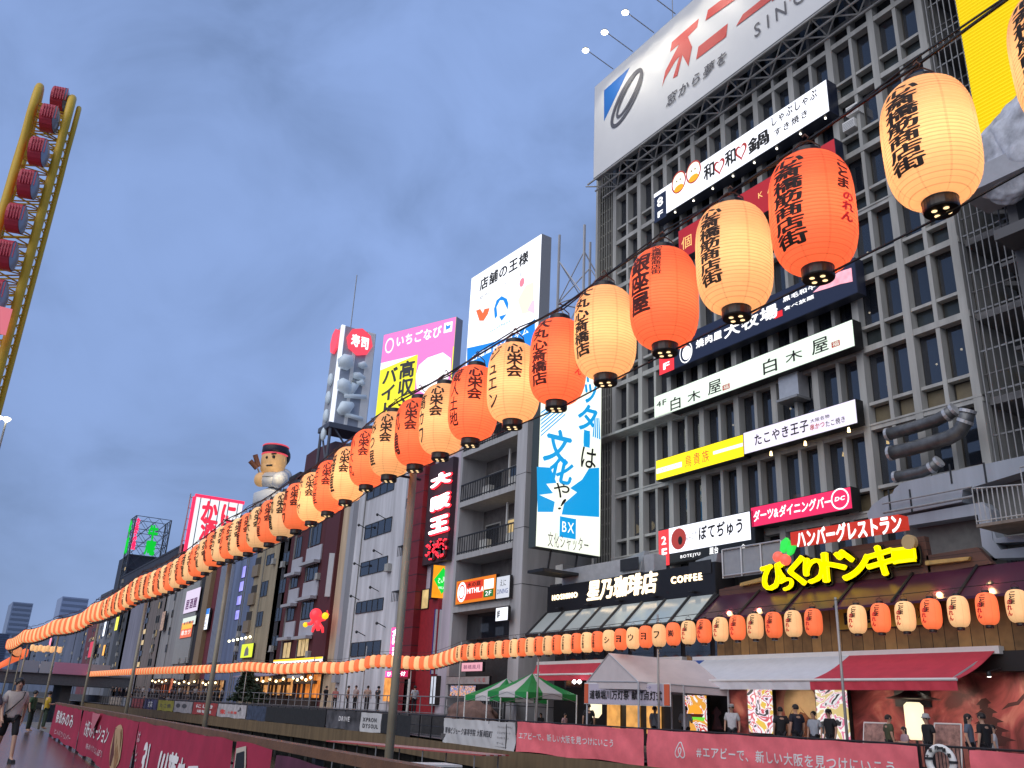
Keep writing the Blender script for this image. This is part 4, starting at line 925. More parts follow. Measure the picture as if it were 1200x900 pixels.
# vertical shutter-company sign standing out from the block towards the camera
VP = FY(39.2)
c = [VP.uv(p) for p in ((628, 642), (703, 650), (640, 425), (703, 425))]
SV = Sign('vertical_sign', 'tall pale green and blue vertical sign with brush characters between the two blocks', 'sign', VP, rect=(c[0][0], c[1][0], (c[0][1] + c[1][1]) / 2, c[2][1] + .5), depth=.7, face=glow('shutter_white', '#eef4e2', .95, .1), body=mat('sign_edge', (.05, .07, .07), .5))
BLUE = glow('shutter_blue', '#1098d8', .8)
SV.poly([(630, 600), (629, 547), (645, 548), (652, 566), (640, 567), (648, 578), (632, 580), (650, 588), (648, 600)], BLUE, 'blue_field')
SV.poly([(658, 603), (661, 590), (676, 577), (668, 572), (682, 562), (690, 549), (702, 548), (702, 606)], BLUE, 'blue_field')
for k in range(7):
    x = 634 + k * 4; SV.poly([(x, 515 - k * 1), (x + 1.8, 515 - k), (664 - k * 2.0, 488 - k * 2), (663 - k * 2, 487 - k * 2)][:4] if False else [(633, 512 - k * 4.5), (634, 509.5 - k * 4.5), (663 - k * 3, 484 - k * 1.5), (662 - k * 3, 486.5 - k * 1.5)], BLUE, 'blue_ray')
for k in range(4): SV.poly([(694 + k * 2.5, 512 + k), (695.5 + k * 2.5, 512 + k), (697 + k * 1.6, 490), (696 + k * 1.6, 490)], BLUE, 'blue_ray')
ptext(SV, 'ャッター', [((682, 447), (697, 432)), ((684, 472), (699, 452)), ((676, 503), (700, 477)), ((683, 524), (691, 505))], BLUE, bold=.03, shear=.15)
SV.text('文', (635, 540), (670, 507), BLUE, bold=.03, shear=.2); SV.text('化', (643, 565), (672, 540), BLUE, bold=.03, shear=.2)
SV.text('は', (680, 547), (698, 527), INK, bold=.01, shear=.1); SV.text('や', (648, 582), (667, 567), INK, bold=.01, shear=.15); SV.text('!', (653, 597), (663, 585), INK, bold=.01, shear=.4)
SV.prect((655, 629), (674.5, 608.5), BLUE, 'logo_square'); SV.text('BX', (658, 623), (672, 613.5), WT)
SV.text('文化シャッター', (641, 640.5), (689, 631), mat('grey_letters', (.2, .2, .2)))
MB().pbox(VP, c[0][0] + .3, c[1][0] + 1.5, c[0][1] - 1.2, c[0][1] - 1.05, -1.2, .3).build('support_arm', DARK, SV.o)
b = MB(); b.tube(VP.to3(c[0][0] + 1.2, c[0][1] - 1.1, -.6), VP.to3(c[0][0] + 1.2, c[0][1] + .1, -.3), .06); b.tube(VP.to3(c[0][0] + 3, c[0][1] - 1.1, -.6), VP.to3(c[0][0] + 3, c[0][1] + .1, -.3), .06); b.build('support_post', DARK, SV.o)
t = thing('air_conditioner', 'pale outdoor air conditioner unit under the tall vertical sign', 'air conditioner', aty((668, 675), 41.5)); p = aty((668, 675), 41.5)
MB().box(p.x - .75, 41.2, p.z - .55, p.x + .75, 41.9, p.z + .55).build('case', mat('unit_white', (.55, .55, .52)), t)
b = MB(); b.tube((p.x - .25, 41.19, p.z), (p.x - .25, 41.14, p.z), .38, n=16); b.build('fan_grille', STEEL, t); MB().box(p.x - .9, 41.1, p.z - .66, p.x + .9, 42.2, p.z - .56).build('bracket', DARK, t)
# ---- red dumpling house
rd = House('red_house', 'narrow deep red building with big lit white vertical characters', 489, 535, 640, (512, 478), wallm('lilac_wall', (.40, .36, .42)))
RDW = mat('red_cladding', (.20, .015, .022), .5, var=.25, vscale=1.2)
a, b_ = LB.uv((489, 640))[0], LB.uv((503, 640))[0]
MB().pbox(LB, a - .05, b_, 0.06, rd.zt, 0.0, .9).build('red_pillar', RDW, rd.o)
mb = MB(); [mb.pbox(LB, a - .06, b_ + .01, z, z + .05, .0, .915) for z in [2 + 1.35 * i for i in range(16)]]; mb.build('cladding_joint', DARK, rd.o)
MB().pbox(LB, b_, LB.uv((523, 640))[0], 0.06, LB.uv((515, 702))[1], 0, .3).build('red_panel', mat('red_bright', (.32, .02, .03), .5, var=.2), rd.o)
rd.win((498, 715), (508, 690), 1, LITW, d=.35); rd.win((508, 826), (517, 792), 2, COOLW, d=.35)
NEON = glow('neon_white', '#fff0f4', 2.2); NRED = glow('neon_red', '#ff2a3a', 2.0)
pn = LB.off(.6)
for ch, A, Bq, lit in (('大', (506, 573), (530, 550), 1), ('阪', (506, 600), (529, 576), 1), ('王', (504, 627), (527, 602), 1), ('将', (501, 657), (526, 630), 0)):
    a, b = pn.uv(A), pn.uv(Bq)
    put_text(rd.o, pn, ch, a[0] - .1, b[0] + .1, a[1] - .1, b[1] + .1, NRED if lit else mat('neon_rim', (.25, .02, .03), .5), d=.0, bold=.075, extrude=.05, name='neon_rim')
    put_text(rd.o, pn, ch, a[0], b[0], a[1], b[1], NEON if lit else mat('unlit_letter', (.30, .28, .30), .5), d=.12, bold=.045, extrude=.05, name='neon_letter')
    if not lit:
        V, F = lay(ch); mb = MB(); rr = random.Random(5)
        for q in rr.sample(V, min(60, len(V))): mb.ball(pn.to3(a[0] + q[0] * (b[0] - a[0]), a[1] + q[1] * (b[1] - a[1]), .2), .07, n=6, m=4)
        mb.build('neon_bulb', NRED, rd.o, kind='stuff')
MB().pbox(LB, LB.uv((503, 640))[0], LB.uv((531, 640))[0], LB.uv((517, 660))[1], LB.uv((517, 545))[1], .05, .5).build('neon_backing', mat('neon_backing', (.05, .03, .04), .6), rd.o)
HALP = Plane(LB.to3(LB.uv((518, 680))[0], 0, 1.2), (.96, -.28, 0))
hs = Sign('lit_box_sign', 'orange lit box sign with a green diamond on the red house', 'sign', HALP, (508, 661), (506, 700), (531, 665), (529, 702), depth=.8, face=glow('halal_orange', '#f59a1c', .9, .25, 1.5), body=DARK)
hs.fpoly([(.5, .95), (.94, .55), (.5, .12), (.06, .55)], glow('halal_green', '#12c83c', .9), 'diamond'); hs.ftext('حلال', .28, .72, .45, .66, WT); hs.ftext('HALAL', .32, .68, .28, .36, WT); hs.ftext('炉端', .62, .9, .03, .13, mat('sign_red', (.75, .07, .05)))
bw_ = Sign('blank_banner', 'blank pale vertical banner board with blue edge under the orange box sign', 'sign', HALP, (511, 714), (505, 790), (524, 715), (522, 790), depth=.3, face=mat('blank_white', (.50, .52, .56), .6, var=.05), body=mat('blue_edge', (.02, .03, .25), .5))
# ---- white house
wh = House('white_house', 'white building with long dark strip windows on five floors', 411, 489, 640, (450, 500), wallm('white_wall', (.50, .51, .55)))
for LL, UR, n in (((430, 587), (463, 560), 4), ((427, 633), (460, 605), 4), ((422, 676), (455, 651), 3), ((417, 720), (450, 700), 5), ((411, 770), (447, 750), 4), ((433, 545), (468, 520), 4)): wh.win(LL, UR, n)
for LL, UR, l in (((484, 596), (496, 574), LITW), ((474, 652), (486, 626), None), ((467, 705), (481, 688), None)):
    wh.win(LL, UR, 2, l); a, b = LB.uv((LL[0] - 2, LL[1])), LB.uv((UR[0] + 1, LL[1] - 9)); mb = MB(); mb.pbox(LB, a[0], b[0], a[1] + .7, a[1] + .78, .1, .55); [mb.pbox(LB, a[0] + i * .3, a[0] + i * .3 + .04, a[1] - .1, a[1] + .7, .5, .54) for i in range(6)]; mb.build('window_rail', DARK, wh.o)
for LL, UR, pal in (((477, 617), (492, 598), ['#4a6a8a', '#c8c0bc', '#b06a5a', '#d8d0c8']), ((472, 671), (487, 652), ['#6a3a30', '#b88a7a', '#7a4a40', '#c8a090'])):
    s = Sign('wall_poster', 'faded %s picture poster on the white house' % ('blue' if pal[0] == '#4a6a8a' else 'brown'), 'poster', LB.off(.1), (LL[0], UR[1] + 3), LL, UR, (UR[0], LL[1] - 3), depth=.08, face=art('poster_' + pal[0][1:], pal, 2.0), body=BLACK)
wh.strip(468, 471, 690, 520, 790, 0.005, .16, mat('pipe_grey', (.36, .37, .4), .5), 'drain_pipe'); wh.strip(405, 409, 700, 540, 800, .005, .5, mat('pipe_grey', (.36, .37, .4), .5), 'corner_strip')
mb = MB()
for px in ((430, 620), (452, 608), (425, 665), (448, 650), (421, 703), (444, 693), (428, 745), (452, 735)):
    c = LB.uv(px); mb.tube(LB.to3(c[0], c[1], .02), LB.to3(c[0], c[1] + .3, .8), .04, n=5); mb.ball(LB.to3(c[0], c[1] + .25, .85), .14, n=6, m=4)
mb.build('sign_lamp', DARK, wh.o, kind='stuff')
PK = glow('pink_neon', '#ff4f9a', 1.3, .3, 1.2)
ps = Sign('neon_sign', 'glowing pink sign with white flower-like writing on the white house', 'sign', LB.off(.5), (459, 735), (456, 772), (486, 733), (484, 770), depth=.3, face=PK, body=DARK)
for t_, q in (('かに', (.06, .46, .45, .95)), ('道楽', (.5, .96, .35, .95)), ('本店', (.1, .5, .08, .38))): ps.ftext(t_, *q, NEON, bold=.05, vertical=True, gap=-.05)
ps2 = Sign('neon_sign', 'lower pink lit shop board with white script under the pink flower sign', 'sign', LB.off(.9), (452, 786), (451, 794), (478, 786), (478, 793), depth=.3, face=PK, body=DARK); ps2.ftext('ひっかけ', .1, .9, .15, .85, NEON, bold=.02)
wh.box((455, 822), (471, 794), .3, .5, glow('warm_shop', '#f0a050', .8, .5, 2), 'shop_opening')
vb = Sign('vertical_banner', 'narrow white vertical shop banner with black characters by the pink shop', 'banner', LB.off(.9), (473, 796), (472, 834), (480, 796), (478, 834), depth=.06, face=mat('banner_white', (.6, .6, .58), .7), body=WHITE); vb.ftext('かすうどん', .25, .75, .08, .95, INK, vertical=True)
# ---- peach house, maroon house
pc = House('peach_house', 'narrow peach coloured house with three tall windows', 396, 411, 640, (404, 572), wallm('peach_wall', (.46, .36, .25)))
for LL, UR, l in (((404, 668), (413, 640), None), ((400, 712), (409, 684), LITW), ((393, 765), (403, 740), None)): pc.win(LL, UR, 2, l)
MAR = wallm('maroon_tile', (.075, .016, .020), .25); MGR = wallm('pale_panel', (.36, .37, .42), .1)
ma = House('maroon_house', 'tall dark maroon tiled building with pale grey spandrels', 338, 396, 640, (372, 548), MAR)
for LL, UR, l in (((361, 642), (378, 612), None), ((357, 682), (374, 658), None), ((353, 726), (369, 700), None), ((348, 770), (363, 748), LITW), ((344, 655), (355, 628), None), ((340, 690), (351, 666), None), ((336, 728), (347, 702), None), ((331, 772), (342, 752), LITW)):
    ma.win(LL, UR, 2 if UR[0] < 356 else 3, l)
    a, b = LB.uv((LL[0], LL[1])), LB.uv((UR[0], LL[1])); MB().pbox(LB, a[0], b[0], a[1] - 1.75, a[1] - .15, .003, .12).build('spandrel', MGR, ma.o)
    MB().pbox(LB, a[0] - .1, b[0] + .1, a[1] - 2.1, a[1] - 1.8, .12, .8).build('window_awning', mat('grey_awning', (.40, .41, .45), .6), ma.o)
ma.strip(378, 393, 690, 560, 790, .0, .35, mat('maroon_fin', (.095, .018, .022), .6, var=.15), 'tile_fin')
s = Sign('blank_sign', 'blank pale projecting sign board on the maroon house', 'sign', Plane(LB.to3(LB.uv((390, 674))[0], 0, 1.4), (.8, -.6, 0)), (386, 648), (381, 698), (398, 649), (392, 700), depth=.3, face=mat('blank_grey', (.52, .53, .56), .6, var=.05), body=STEEL)
pr = MB(); pr.prism(LB.off(-2), [LB.uv(p) for p in ((337, 556), (341, 530), (352, 522), (374, 513), (388, 518), (402, 527), (402, 560))], -8, 0); pr.build('penthouse', mat('maroon_metal', (.085, .022, .028), .6, var=.1), ma.o)
sq = MB(); c = LB.uv((392, 728)); OP = Plane(LB.to3(c[0], 0, 1.6), (.80, -.60, 0)); P_ = lambda u, z, d=0.: OP.to3(u * .78, c[1] + z * .78, d)
rs = thing('neon_octopus', 'small glowing red octopus figure with yellow tips on the peach house wall', 'neon figure', P_(0, -.9))
b = MB(); b.ball(P_(-.4, .55), .58, .58, .62, 14, 10); b.build('head', glow('neon_red_body', '#f03a44', 1.0), rs, True)
b = MB(); b.path([P_(-.3, .2), P_(0, -.6), P_(.1, -1.3)], [.32, .27, .16], 10); b.path([P_(-.5, .1), P_(-.9, -.5), P_(-1.4, -.6)], [.22, .18, .12], 8); b.path([P_(.1, .0), P_(.7, .1), P_(1.1, .7), P_(.9, 1.1)], [.22, .18, .15, .1], 8); b.path([P_(.1, -.5), P_(.6, -1), P_(.7, -1.5)], [.2, .16, .11], 8); b.path([P_(-.2, -.5), P_(-.5, -1), P_(-.6, -1.5)], [.2, .16, .11], 8); b.build('arms', glow('neon_red_body', '#f03a44', 1.), rs, True)
b = MB(); b.ball(P_(-1.55, -.65), .24); b.build('arm_tip', glow('neon_yellow', '#f2c21e', 1.1), rs, True); b = MB(); b.ball(P_(.85, .45, .25), .32); b.build('arm_tip', glow('neon_yellow', '#f2c21e', 1.1), rs, True)
# ---- dark stair house, tan house, blue house
sb = House('black_house', 'slim black building with glazed stair balconies', 326, 338, 660, (334, 566), wallm('black_wall', (.03, .03, .033)))
sb.grid((325, 770), (337, 610), 1, 5, .7, .5, 2)
ta = House('tan_house', 'tan plastered apartment house with balconies and painted dark recesses', 296, 327, 690, (314, 598), wallm('tan_wall', (.33, .28, .19)))
for LL, UR in (((312, 663), (322, 648)), ((305, 700), (315, 680)), ((299, 735), (309, 716))): ta.win(LL, UR, 2)
for LL, UR in (((297, 677), (307, 652)), ((292, 710), (302, 685)), ((286, 742), (296, 716))):
    ta.box(LL, UR, .002, .02, mat('recess_shade', (.05, .045, .04), .8), 'recess'); a, b = LB.uv(LL), LB.uv(UR); MB().pbox(LB, a[0], b[0], a[1], a[1] + 1.4, .02, .3).build('balcony', mat('tan_balcony', (.27, .22, .16), .7), ta.o)  # flat dark panel on the wall imitates the shade inside a balcony recess
yb = Sign('lit_board', 'yellow green lit board with a grey figure on the tan house', 'sign', LB.off(.3), (284, 756), (281, 771), (297, 753), (295, 770), depth=.2, face=glow('lime_lit', '#d8e61e', .85), body=DARK); yb.fpoly([(.3, .1), (.7, .15), (.65, .6), (.5, .85), (.35, .6)], mat('grey_figure', (.35, .36, .36), .6), 'figure')
mb = MB(); [mb.ball(LB.to3(LB.uv((276 + i * 5, 752 - i * 1.0))[0], LB.uv((276 + i * 5, 752 - i))[1], .8), .16, n=6, m=5) for i in range(6)]; mb.build('lamp_row', glow('lamp_row', '#fff4c8', 3.0), yb.o, kind='stuff')
bh = House('blue_house', 'building clad in blue grey vertical louvres with a violet lit window column', 256, 296, 690, (278, 612), wallm('blue_wall', (.16, .21, .34)))
mb = MB(); a, b = LB.uv((259, 690))[0], LB.uv((272, 690))[0]
for i in range(9): mb.pbox(LB, a + (b - a) * i / 9, a + (b - a) * (i + .55) / 9, 6, bh.zt, .0, .35)
mb.build('louvre_screen', mat('louvre_pale', (.38, .42, .50), .5, var=.1), bh.o)
VIO = glow('violet_lit', '#a9a4ff', .8, .4, .9)
for LL, UR in (((283, 678), (290, 662)), ((280, 694), (287, 680)), ((277, 710), (284, 697)), ((275, 727), (282, 714))): bh.win(LL, UR, 1, VIO, mat('violet_frame', (.06, .05, .25), .5)); 
bh.grid((272, 782), (284, 730), 2, 3, .7, .7, 2)
rp = House('red_strip_house', 'very slim building with a tan pillar and dark red side strip', 243, 256, 690, (252, 640), wallm('dark_red_strip', (.17, .035, .05)))
rp.strip(243, 249, 700, 640, 800, .0, .6, mat('tan_pillar', (.34, .24, .13), .6, var=.15), 'pillar')
db = House('dark_house', 'black fronted slim building with a blue and white lit sign', 231, 243, 700, (238, 655), wallm('dark_front', (.030, .032, .036)))
ds = Sign('vertical_lit_sign', 'narrow blue topped white lit vertical sign on the black slim building', 'sign', LB.off(.5), (242, 713), (236, 738), (247, 713), (241, 738), depth=.3, face=W_LIT, body=DARK); ds.fpanel(0, 1, .72, 1, glow('blue_lit', '#2e7ad0', .9)); ds.ftext('カラオケ', .2, .8, .05, .7, mat('blue_ink', (.03, .08, .35)), vertical=True)
db.grid((228, 780), (241, 740), 2, 3, .6, .6, 1)
gh = House('grey_house', 'grey building carrying a pale column of lit advertising panels', 193, 231, 710, (215, 655), wallm('grey_wall', (.27, .27, .27)))
a = gh
a.strip(209, 227, 740, 690, 778, .0, .2, mat('pale_column', (.40, .41, .39), .6, var=.1), 'pale_column')
for LL, UR, c, t_ in (((216, 718), (234, 690), '#d8c8dc', '居酒屋'), ((213, 734), (230, 722), '#d8e0d0', '本日開店'), ((211, 748), (226, 728), '#e86a3a', '串カツ')):
    s = Sign('advert_panel', {'居酒屋': 'pink and white lit advert panel at the top of the grey house', '本日開店': 'thin pale green lit advert strip on the grey house', '串カツ': 'orange and yellow lit advert panel on the grey house'}[t_], 'sign', LB.off(.3), (LL[0] + 2, UR[1] + 2), LL, UR, (UR[0] - 2, LL[1] - 2), depth=.1, face=glow('advert_' + c[1:], c, .8), body=DARK)
    if t_ == '串カツ': s.fpanel(.05, .95, .55, .95, glow('amber_lit', '#f5b02e', .9))
    s.ftext(t_, .1, .9, .15, .5 if t_ != '居酒屋' else .6, glow('pale_letters', '#f4e8e0', .8) if t_ == '串カツ' else mat('violet_ink', (.25, .05, .2)), bold=.03)
a.grid((204, 778), (222, 752), 4, 1, .7, .8, 1, (0, 2)); a.grid((195, 770), (206, 690), 1, 4, .6, .45, 2)
hb = House('brown_house', 'brown grey building with small lit windows left of the advert column', 172, 193, 720, (184, 668), wallm('brown_wall', (.17, .145, .135)))
hb.grid((172, 785), (192, 700), 2, 5, .55, .5, 2, (1, 4, 7))
s = Sign('leaning_board', 'brown picture board fixed edge-on to the brown house', 'sign', LB.off(.6), (191, 718), (186, 740), (195, 715), (190, 738), depth=.2, face=art('brown_art', ['#6a4a3a', '#a88068', '#c0a080', '#806048'], 1.0), body=DARK)
lh = House('lilac_house', 'blank lilac grey building front with a fluted wall', 148, 172, 730, (162, 690), wallm('lilac_grey', (.20, .20, .25)))
lh.grid((165, 785), (172, 710), 1, 6, .5, .5, 1, (0, 2, 3))
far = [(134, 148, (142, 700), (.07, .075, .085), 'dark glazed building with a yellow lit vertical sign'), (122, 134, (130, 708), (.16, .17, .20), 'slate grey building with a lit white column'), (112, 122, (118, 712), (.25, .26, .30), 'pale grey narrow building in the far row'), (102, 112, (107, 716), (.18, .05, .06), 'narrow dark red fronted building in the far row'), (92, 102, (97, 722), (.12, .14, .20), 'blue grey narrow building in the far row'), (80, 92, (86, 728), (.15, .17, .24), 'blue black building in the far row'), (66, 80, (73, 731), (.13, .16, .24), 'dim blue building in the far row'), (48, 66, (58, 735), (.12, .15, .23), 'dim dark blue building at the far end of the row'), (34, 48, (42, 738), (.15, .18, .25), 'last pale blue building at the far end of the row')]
for i, (a, b, t_, c, l_) in enumerate(far):
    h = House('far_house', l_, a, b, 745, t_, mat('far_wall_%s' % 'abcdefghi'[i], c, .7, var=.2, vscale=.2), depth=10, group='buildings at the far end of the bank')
    h.grid((a + 1, 785), (b - 1, t_[1] + 8), 2, 6, .5, .4, 1, (i % 5, 5 + i % 3, 9))
for LL, UR, c, l_ in (((136, 738), (140, 712), '#e6e23a', 'yellow green lit vertical sign in the far row'), ((122, 745), (125, 718), '#eef4ff', 'white lit vertical sign in the far row'), ((104, 770), (111, 752), '#b8202e', 'red lit board low in the far row'), ((57, 760), (60, 748), '#ff8aa0', 'small pink neon strip in the far row'), ((120, 768), (123, 756), '#ffb040', 'small amber lit sign in the far row')):
    Sign('far_sign', l_, 'sign', LB.off(.8), (LL[0] + 1, UR[1]), LL, UR, (UR[0] - 1, LL[1]), depth=.2, face=glow('far_' + c[1:], c, 1.0), body=DARK, group='small lit signs far along the bank')
# ---- ground floor glow along the upper terrace
for LL, UR, c, l_ in (((303, 815), (345, 792), '#f0a860', 'warm lit open restaurant front under a pale awning'), ((347, 818), (376, 790), '#e88838', 'amber lit shop front beside the open restaurant'), ((205, 818), (238, 796), '#8a6a50', 'dim brown shop front behind the crowd'), ((180, 812), (203, 795), '#d07050', 'reddish lit shop front behind the crowd'), ((240, 818), (262, 797), '#c89058', 'small amber doorway left of the dark tree')):
    Sign('lit_shop_front', l_, 'shop front', LB.off(.25), (LL[0] + 2, UR[1] + 1), LL, UR, (UR[0] - 2, LL[1] - 1), depth=.2, face=glow('shop_' + c[1:], c, .62, .75, .9), body=DARK, group='lit shop fronts along the terrace')
    q_ = [o_ for o_ in bpy.data.objects if o_.name.startswith('lit_shop_front')][-1]; a, b = LB.uv((LL[0], LL[1])), LB.uv((UR[0], UR[1])); mb = MB(); rq = random.Random(LL[0]); uu = a[0]
    while uu < b[0]:
        w_ = rq.uniform(.08, .25); mb.pbox(LB, uu, uu + w_, 1.2, b[1], .28, .5); uu += rq.uniform(.7, 2.2)
    mb.pbox(LB, a[0], b[0], b[1] - .9, b[1] - .6, .28, .55); mb.pbox(LB, a[0], b[0], 1.2, 2.0, .28, .7); mb.build('shop_frame', mat('shop_frame', (.05, .035, .03), .6, var=.3), q_)
    mb = MB()
    for k_ in range(5): mb.ball(LB.to3(a[0] + (b[0] - a[0]) * (k_ + .5) / 5, b[1] - .35 - .2 * (k_ % 2), .75), .14, n=8, m=6)
    mb.build('hanging_bulb', glow('shop_bulb', '#ffe0a8', 3.5), q_, kind='stuff')
s = Sign('restaurant_board', 'white restaurant board with yellow rim above the open restaurant', 'sign', LB.off(.9), (320, 774), (319, 790), (378, 769), (377, 784), depth=.3, face=W_LIT, body=DARK); s.fpanel(0, 1, .86, 1, glow('yellow_rim', '#ffd21e', 1.0)); s.ftext('づぼらや大阪', .08, .95, .15, .75, INK, bold=.03)
t = thing('pale_awning', 'pale violet awning over the open restaurant terrace', 'awning', (30, LB.uv((325, 790))[0] * -1, 4))
a, b = LB.uv((300, 790)), LB.uv((346, 788)); MB().hexa([LB.to3(a[0], a[1] - .5, 2.6), LB.to3(b[0], b[1] - .5, 2.6), LB.to3(b[0], b[1], .2), LB.to3(a[0], a[1], .2), LB.to3(a[0], a[1] - .4, 2.6), LB.to3(b[0], b[1] - .4, 2.6), LB.to3(b[0], b[1] + .1, .2), LB.to3(a[0], a[1] + .1, .2)]).build('fabric', mat('violet_canvas', (.34, .30, .40), .7), t)
b_ = MB(); [b_.tube(LB.to3(u, 1.2, 2.5), LB.to3(u, a[1] - .5, 2.5), .05, n=6) for u in (a[0] + .3, (a[0] + b[0]) / 2, b[0] - .3)]; b_.build('post', STEEL, t)
# ================================================================== signs on the roofs
# office system board with its mast
GP = Plane(BP.to3(BP.uv((600, 450))[0], 0, -2.5), (.06, -.998, 0))
gs = Sign('roof_sign', 'white lit roof board with blue arch mark and blue foot, on the balcony block', 'billboard', GP, (552, 326), (546, 435), (633, 276), (631, 410), depth=.9, face=glow('roof_white', '#f2f5fb', 1.05, .1, .3), body=mat('roof_sign_body', (.34, .36, .40), .5))
BL2 = glow('roof_blue', '#1a7fd6', .9)
gs.poly([(547.5, 408), (570, 403), (592, 397), (612, 386), (627, 373.5), (627, 470), (547, 470)], BL2, 'blue_foot')
gs.text('店舗の王様', (562, 342), (620, 292), INK, bold=.03); gs.text('総合ITソリューション', (562, 352), (618, 314), mat('grey_letters', (.2, .2, .2)), bold=.0)
gs.poly([(580, 374), (579, 362), (582, 352), (588, 347), (594, 350), (596, 356), (595, 363), (590, 352), (586, 352), (582, 360), (583, 370)], BL2, 'arch_mark'); gs.poly([(585, 371), (594, 368), (588, 376)], BL2, 'arch_mark')
gs.text('GulfNet', (574, 390), (599, 374), BL2); gs.poly([(560, 370), (558, 364), (563, 362), (566, 367), (568, 362), (574, 361), (572, 368), (567, 376), (562, 376)], glow('orange_mark', '#f0683a', .9), 'figure_mark')
pkk = glow('soft_pink', '#f6c2d0', .9); gs.poly([(607, 352), (616, 335), (626, 330), (626, 365), (612, 368)], glow('soft_yellow', '#fbeec0', 1.0), 'soft_patch'); gs.poly([(618, 364), (624, 352), (627, 352), (627, 368)], pkk, 'soft_patch'); u, z = GP.uv((612, 331)); gs.disc(u, z, .3, .35, glow('pink_dot', '#f08090', .9))
gs.text('店舗運営システム', (553, 424), (620, 383), WT, bold=.01)
b = MB(); 
p0 = GP.to3(gs.u1 + .3, 0, -1.0); mx_, my_ = p0.x + .4, p0.y
for dx, dy in ((0, 0), (2.4, -.5), (.6, -2.2), (2.8, -2.6)): b.tube((mx_ + dx, my_ + dy, zt), (mx_ + dx, my_ + dy, gs.z1 + .3), .10, n=6)
z = zt
k = 0
cs = [(mx_, my_), (mx_ + 2.4, my_ - .5), (mx_ + 2.8, my_ - 2.6), (mx_ + .6, my_ - 2.2)]
while z < gs.z1 - 2:
    for i in range(4):
        A, Bq = cs[i], cs[(i + 1) % 4]; b.tube((*A, z), (*Bq, z + 3.4), .05, n=5); b.tube((*A, z), (*Bq, z), .05, n=5); b.tube((*Bq, z), (*A, z + 3.4), .04, n=4)
    z += 3.4
tag(b.build('lattice_mast', mat('lattice_pale', (.42, .43, .46), .5, .2), None), 'pale steel lattice mast standing behind the white roof board', 'mast')
# pink and yellow job board
pa = LB.uv((500, 480)); PP = Plane(LB.to3(pa[0], 0, -2.0), (.40, -.915, 0))
kb = Sign('roof_sign', 'pink and yellow roof board with white bear-shaped blank and bold grey characters', 'billboard', PP, (449, 391), (440, 500), (532, 374), (529, 480), depth=1.0, face=glow('board_yellow', '#f2ec2e', .8), body=mat('roof_sign_body', (.34, .36, .40), .5))
PNK = glow('board_pink', '#ee7cc4', .8); WB = glow('board_white', '#fbf6fb', .95)
kb.fpanel(0, 1, .68, 1, PNK, 'pink_band'); kb.fpoly([(.0, .60), (.5, .68), (.0, .68)], WB, 'pale_stripe')
kb.fpoly([(.52, .69), (.99, .69), (.99, .10), (.52, .10)], PNK, 'pink_field')
kb.fpoly([(.55, .30), (.52, .45), (.55, .56), (.66, .62), (.86, .64), (.97, .56), (.98, .42), (.94, .30), (.80, .22), (.65, .24)], WB, 'white_blank')
kb.ftext('いちごなび', .20, .82, .82, .95, WB, bold=.03); kb.disc(kb.u0 + .1 * (kb.u1 - kb.u0), kb.z0 + .86 * (kb.z1 - kb.z0), .55, .8, WB, inner=.78); kb.fpanel(.85, .96, .85, .96, WB, 'white_square')
kb.fpoly([(.88, .88), (.93, .89), (.94, .93), (.90, .92), (.87, .94)], glow('roof_blue', '#1a7fd6', .9), 'bird_mark')
DG = mat('dark_grey_letters', (.06, .065, .07), .6)
kb.ftext('バイト', .05, .26, .06, .60, DG, vertical=True, bold=.035, gap=.0); kb.ftext('高収入', .28, .50, .06, .64, DG, vertical=True, bold=.035, gap=.0)
for i in range(4): kb.disc(kb.u0 + (.58 + .11 * i) * (kb.u1 - kb.u0), kb.z0 + (.16 + .04 * (i % 2)) * (kb.z1 - kb.z0), .12, .12, WB)
b = MB(); [b.tube(PP.to3(kb.u0 + .2 + i * 2.2, wh.zt - .5, -.6), PP.to3(kb.u0 + .2 + i * 2.2, kb.z0 + .3, -.6), .12) for i in range(5)]; b.build('support_post', STEEL, kb.o)
# grey sign tower with sculpted letters
TY = atx((402, 381), 32.4).y; TP = FY(TY)
a, b, c_ = TP.uv((402, 381)), TP.uv((441, 390)), TP.uv((425, 503))
d0 = TP.uv((376, 500))
tw = thing('sign_tower', 'square blue grey sign tower with pale sculpted letters and red seals', 'sign tower', TP.to3((a[0] + b[0]) / 2, c_[1], -2))
x0, x1 = a[0], b[0]; yb2 = TY; ZT, ZB = a[1], c_[1]
dep = atx((391, 391), x0).y - TY
MB().box(x0, yb2, ZB, x1, yb2 + dep, ZT).build('body', mat('tower_grey', (.40, .43, .49), .6, var=.08), tw)
wst = mat('tower_white', (.60, .62, .66), .5, emit=.15)
mb = MB(); W_ = x1 - x0
for lo_, hi_, n_ in ((.36, .46, 3), (.76, .99, 7)):
    for i in range(n_): u = x0 + W_ * (lo_ + (hi_ - lo_) * i / n_); mb.box(u, yb2 - .12, ZB, u + W_ * .018, yb2 - .003, ZT)
mb.build('white_fin', wst, tw); MB().box(x0 - .15, yb2 - .15, ZB, x0 + .25, yb2 + .25, ZT).build('corner_strip', glow('corner_glow', '#eef2ff', .8), tw)
SLP = TP.off(.15); sl = mat('sculpt_letter', (.60, .70, .78), .4, emit=.10)
for q in (((403, 435), (411, 428), (408, 420), (400, 424)),): pass
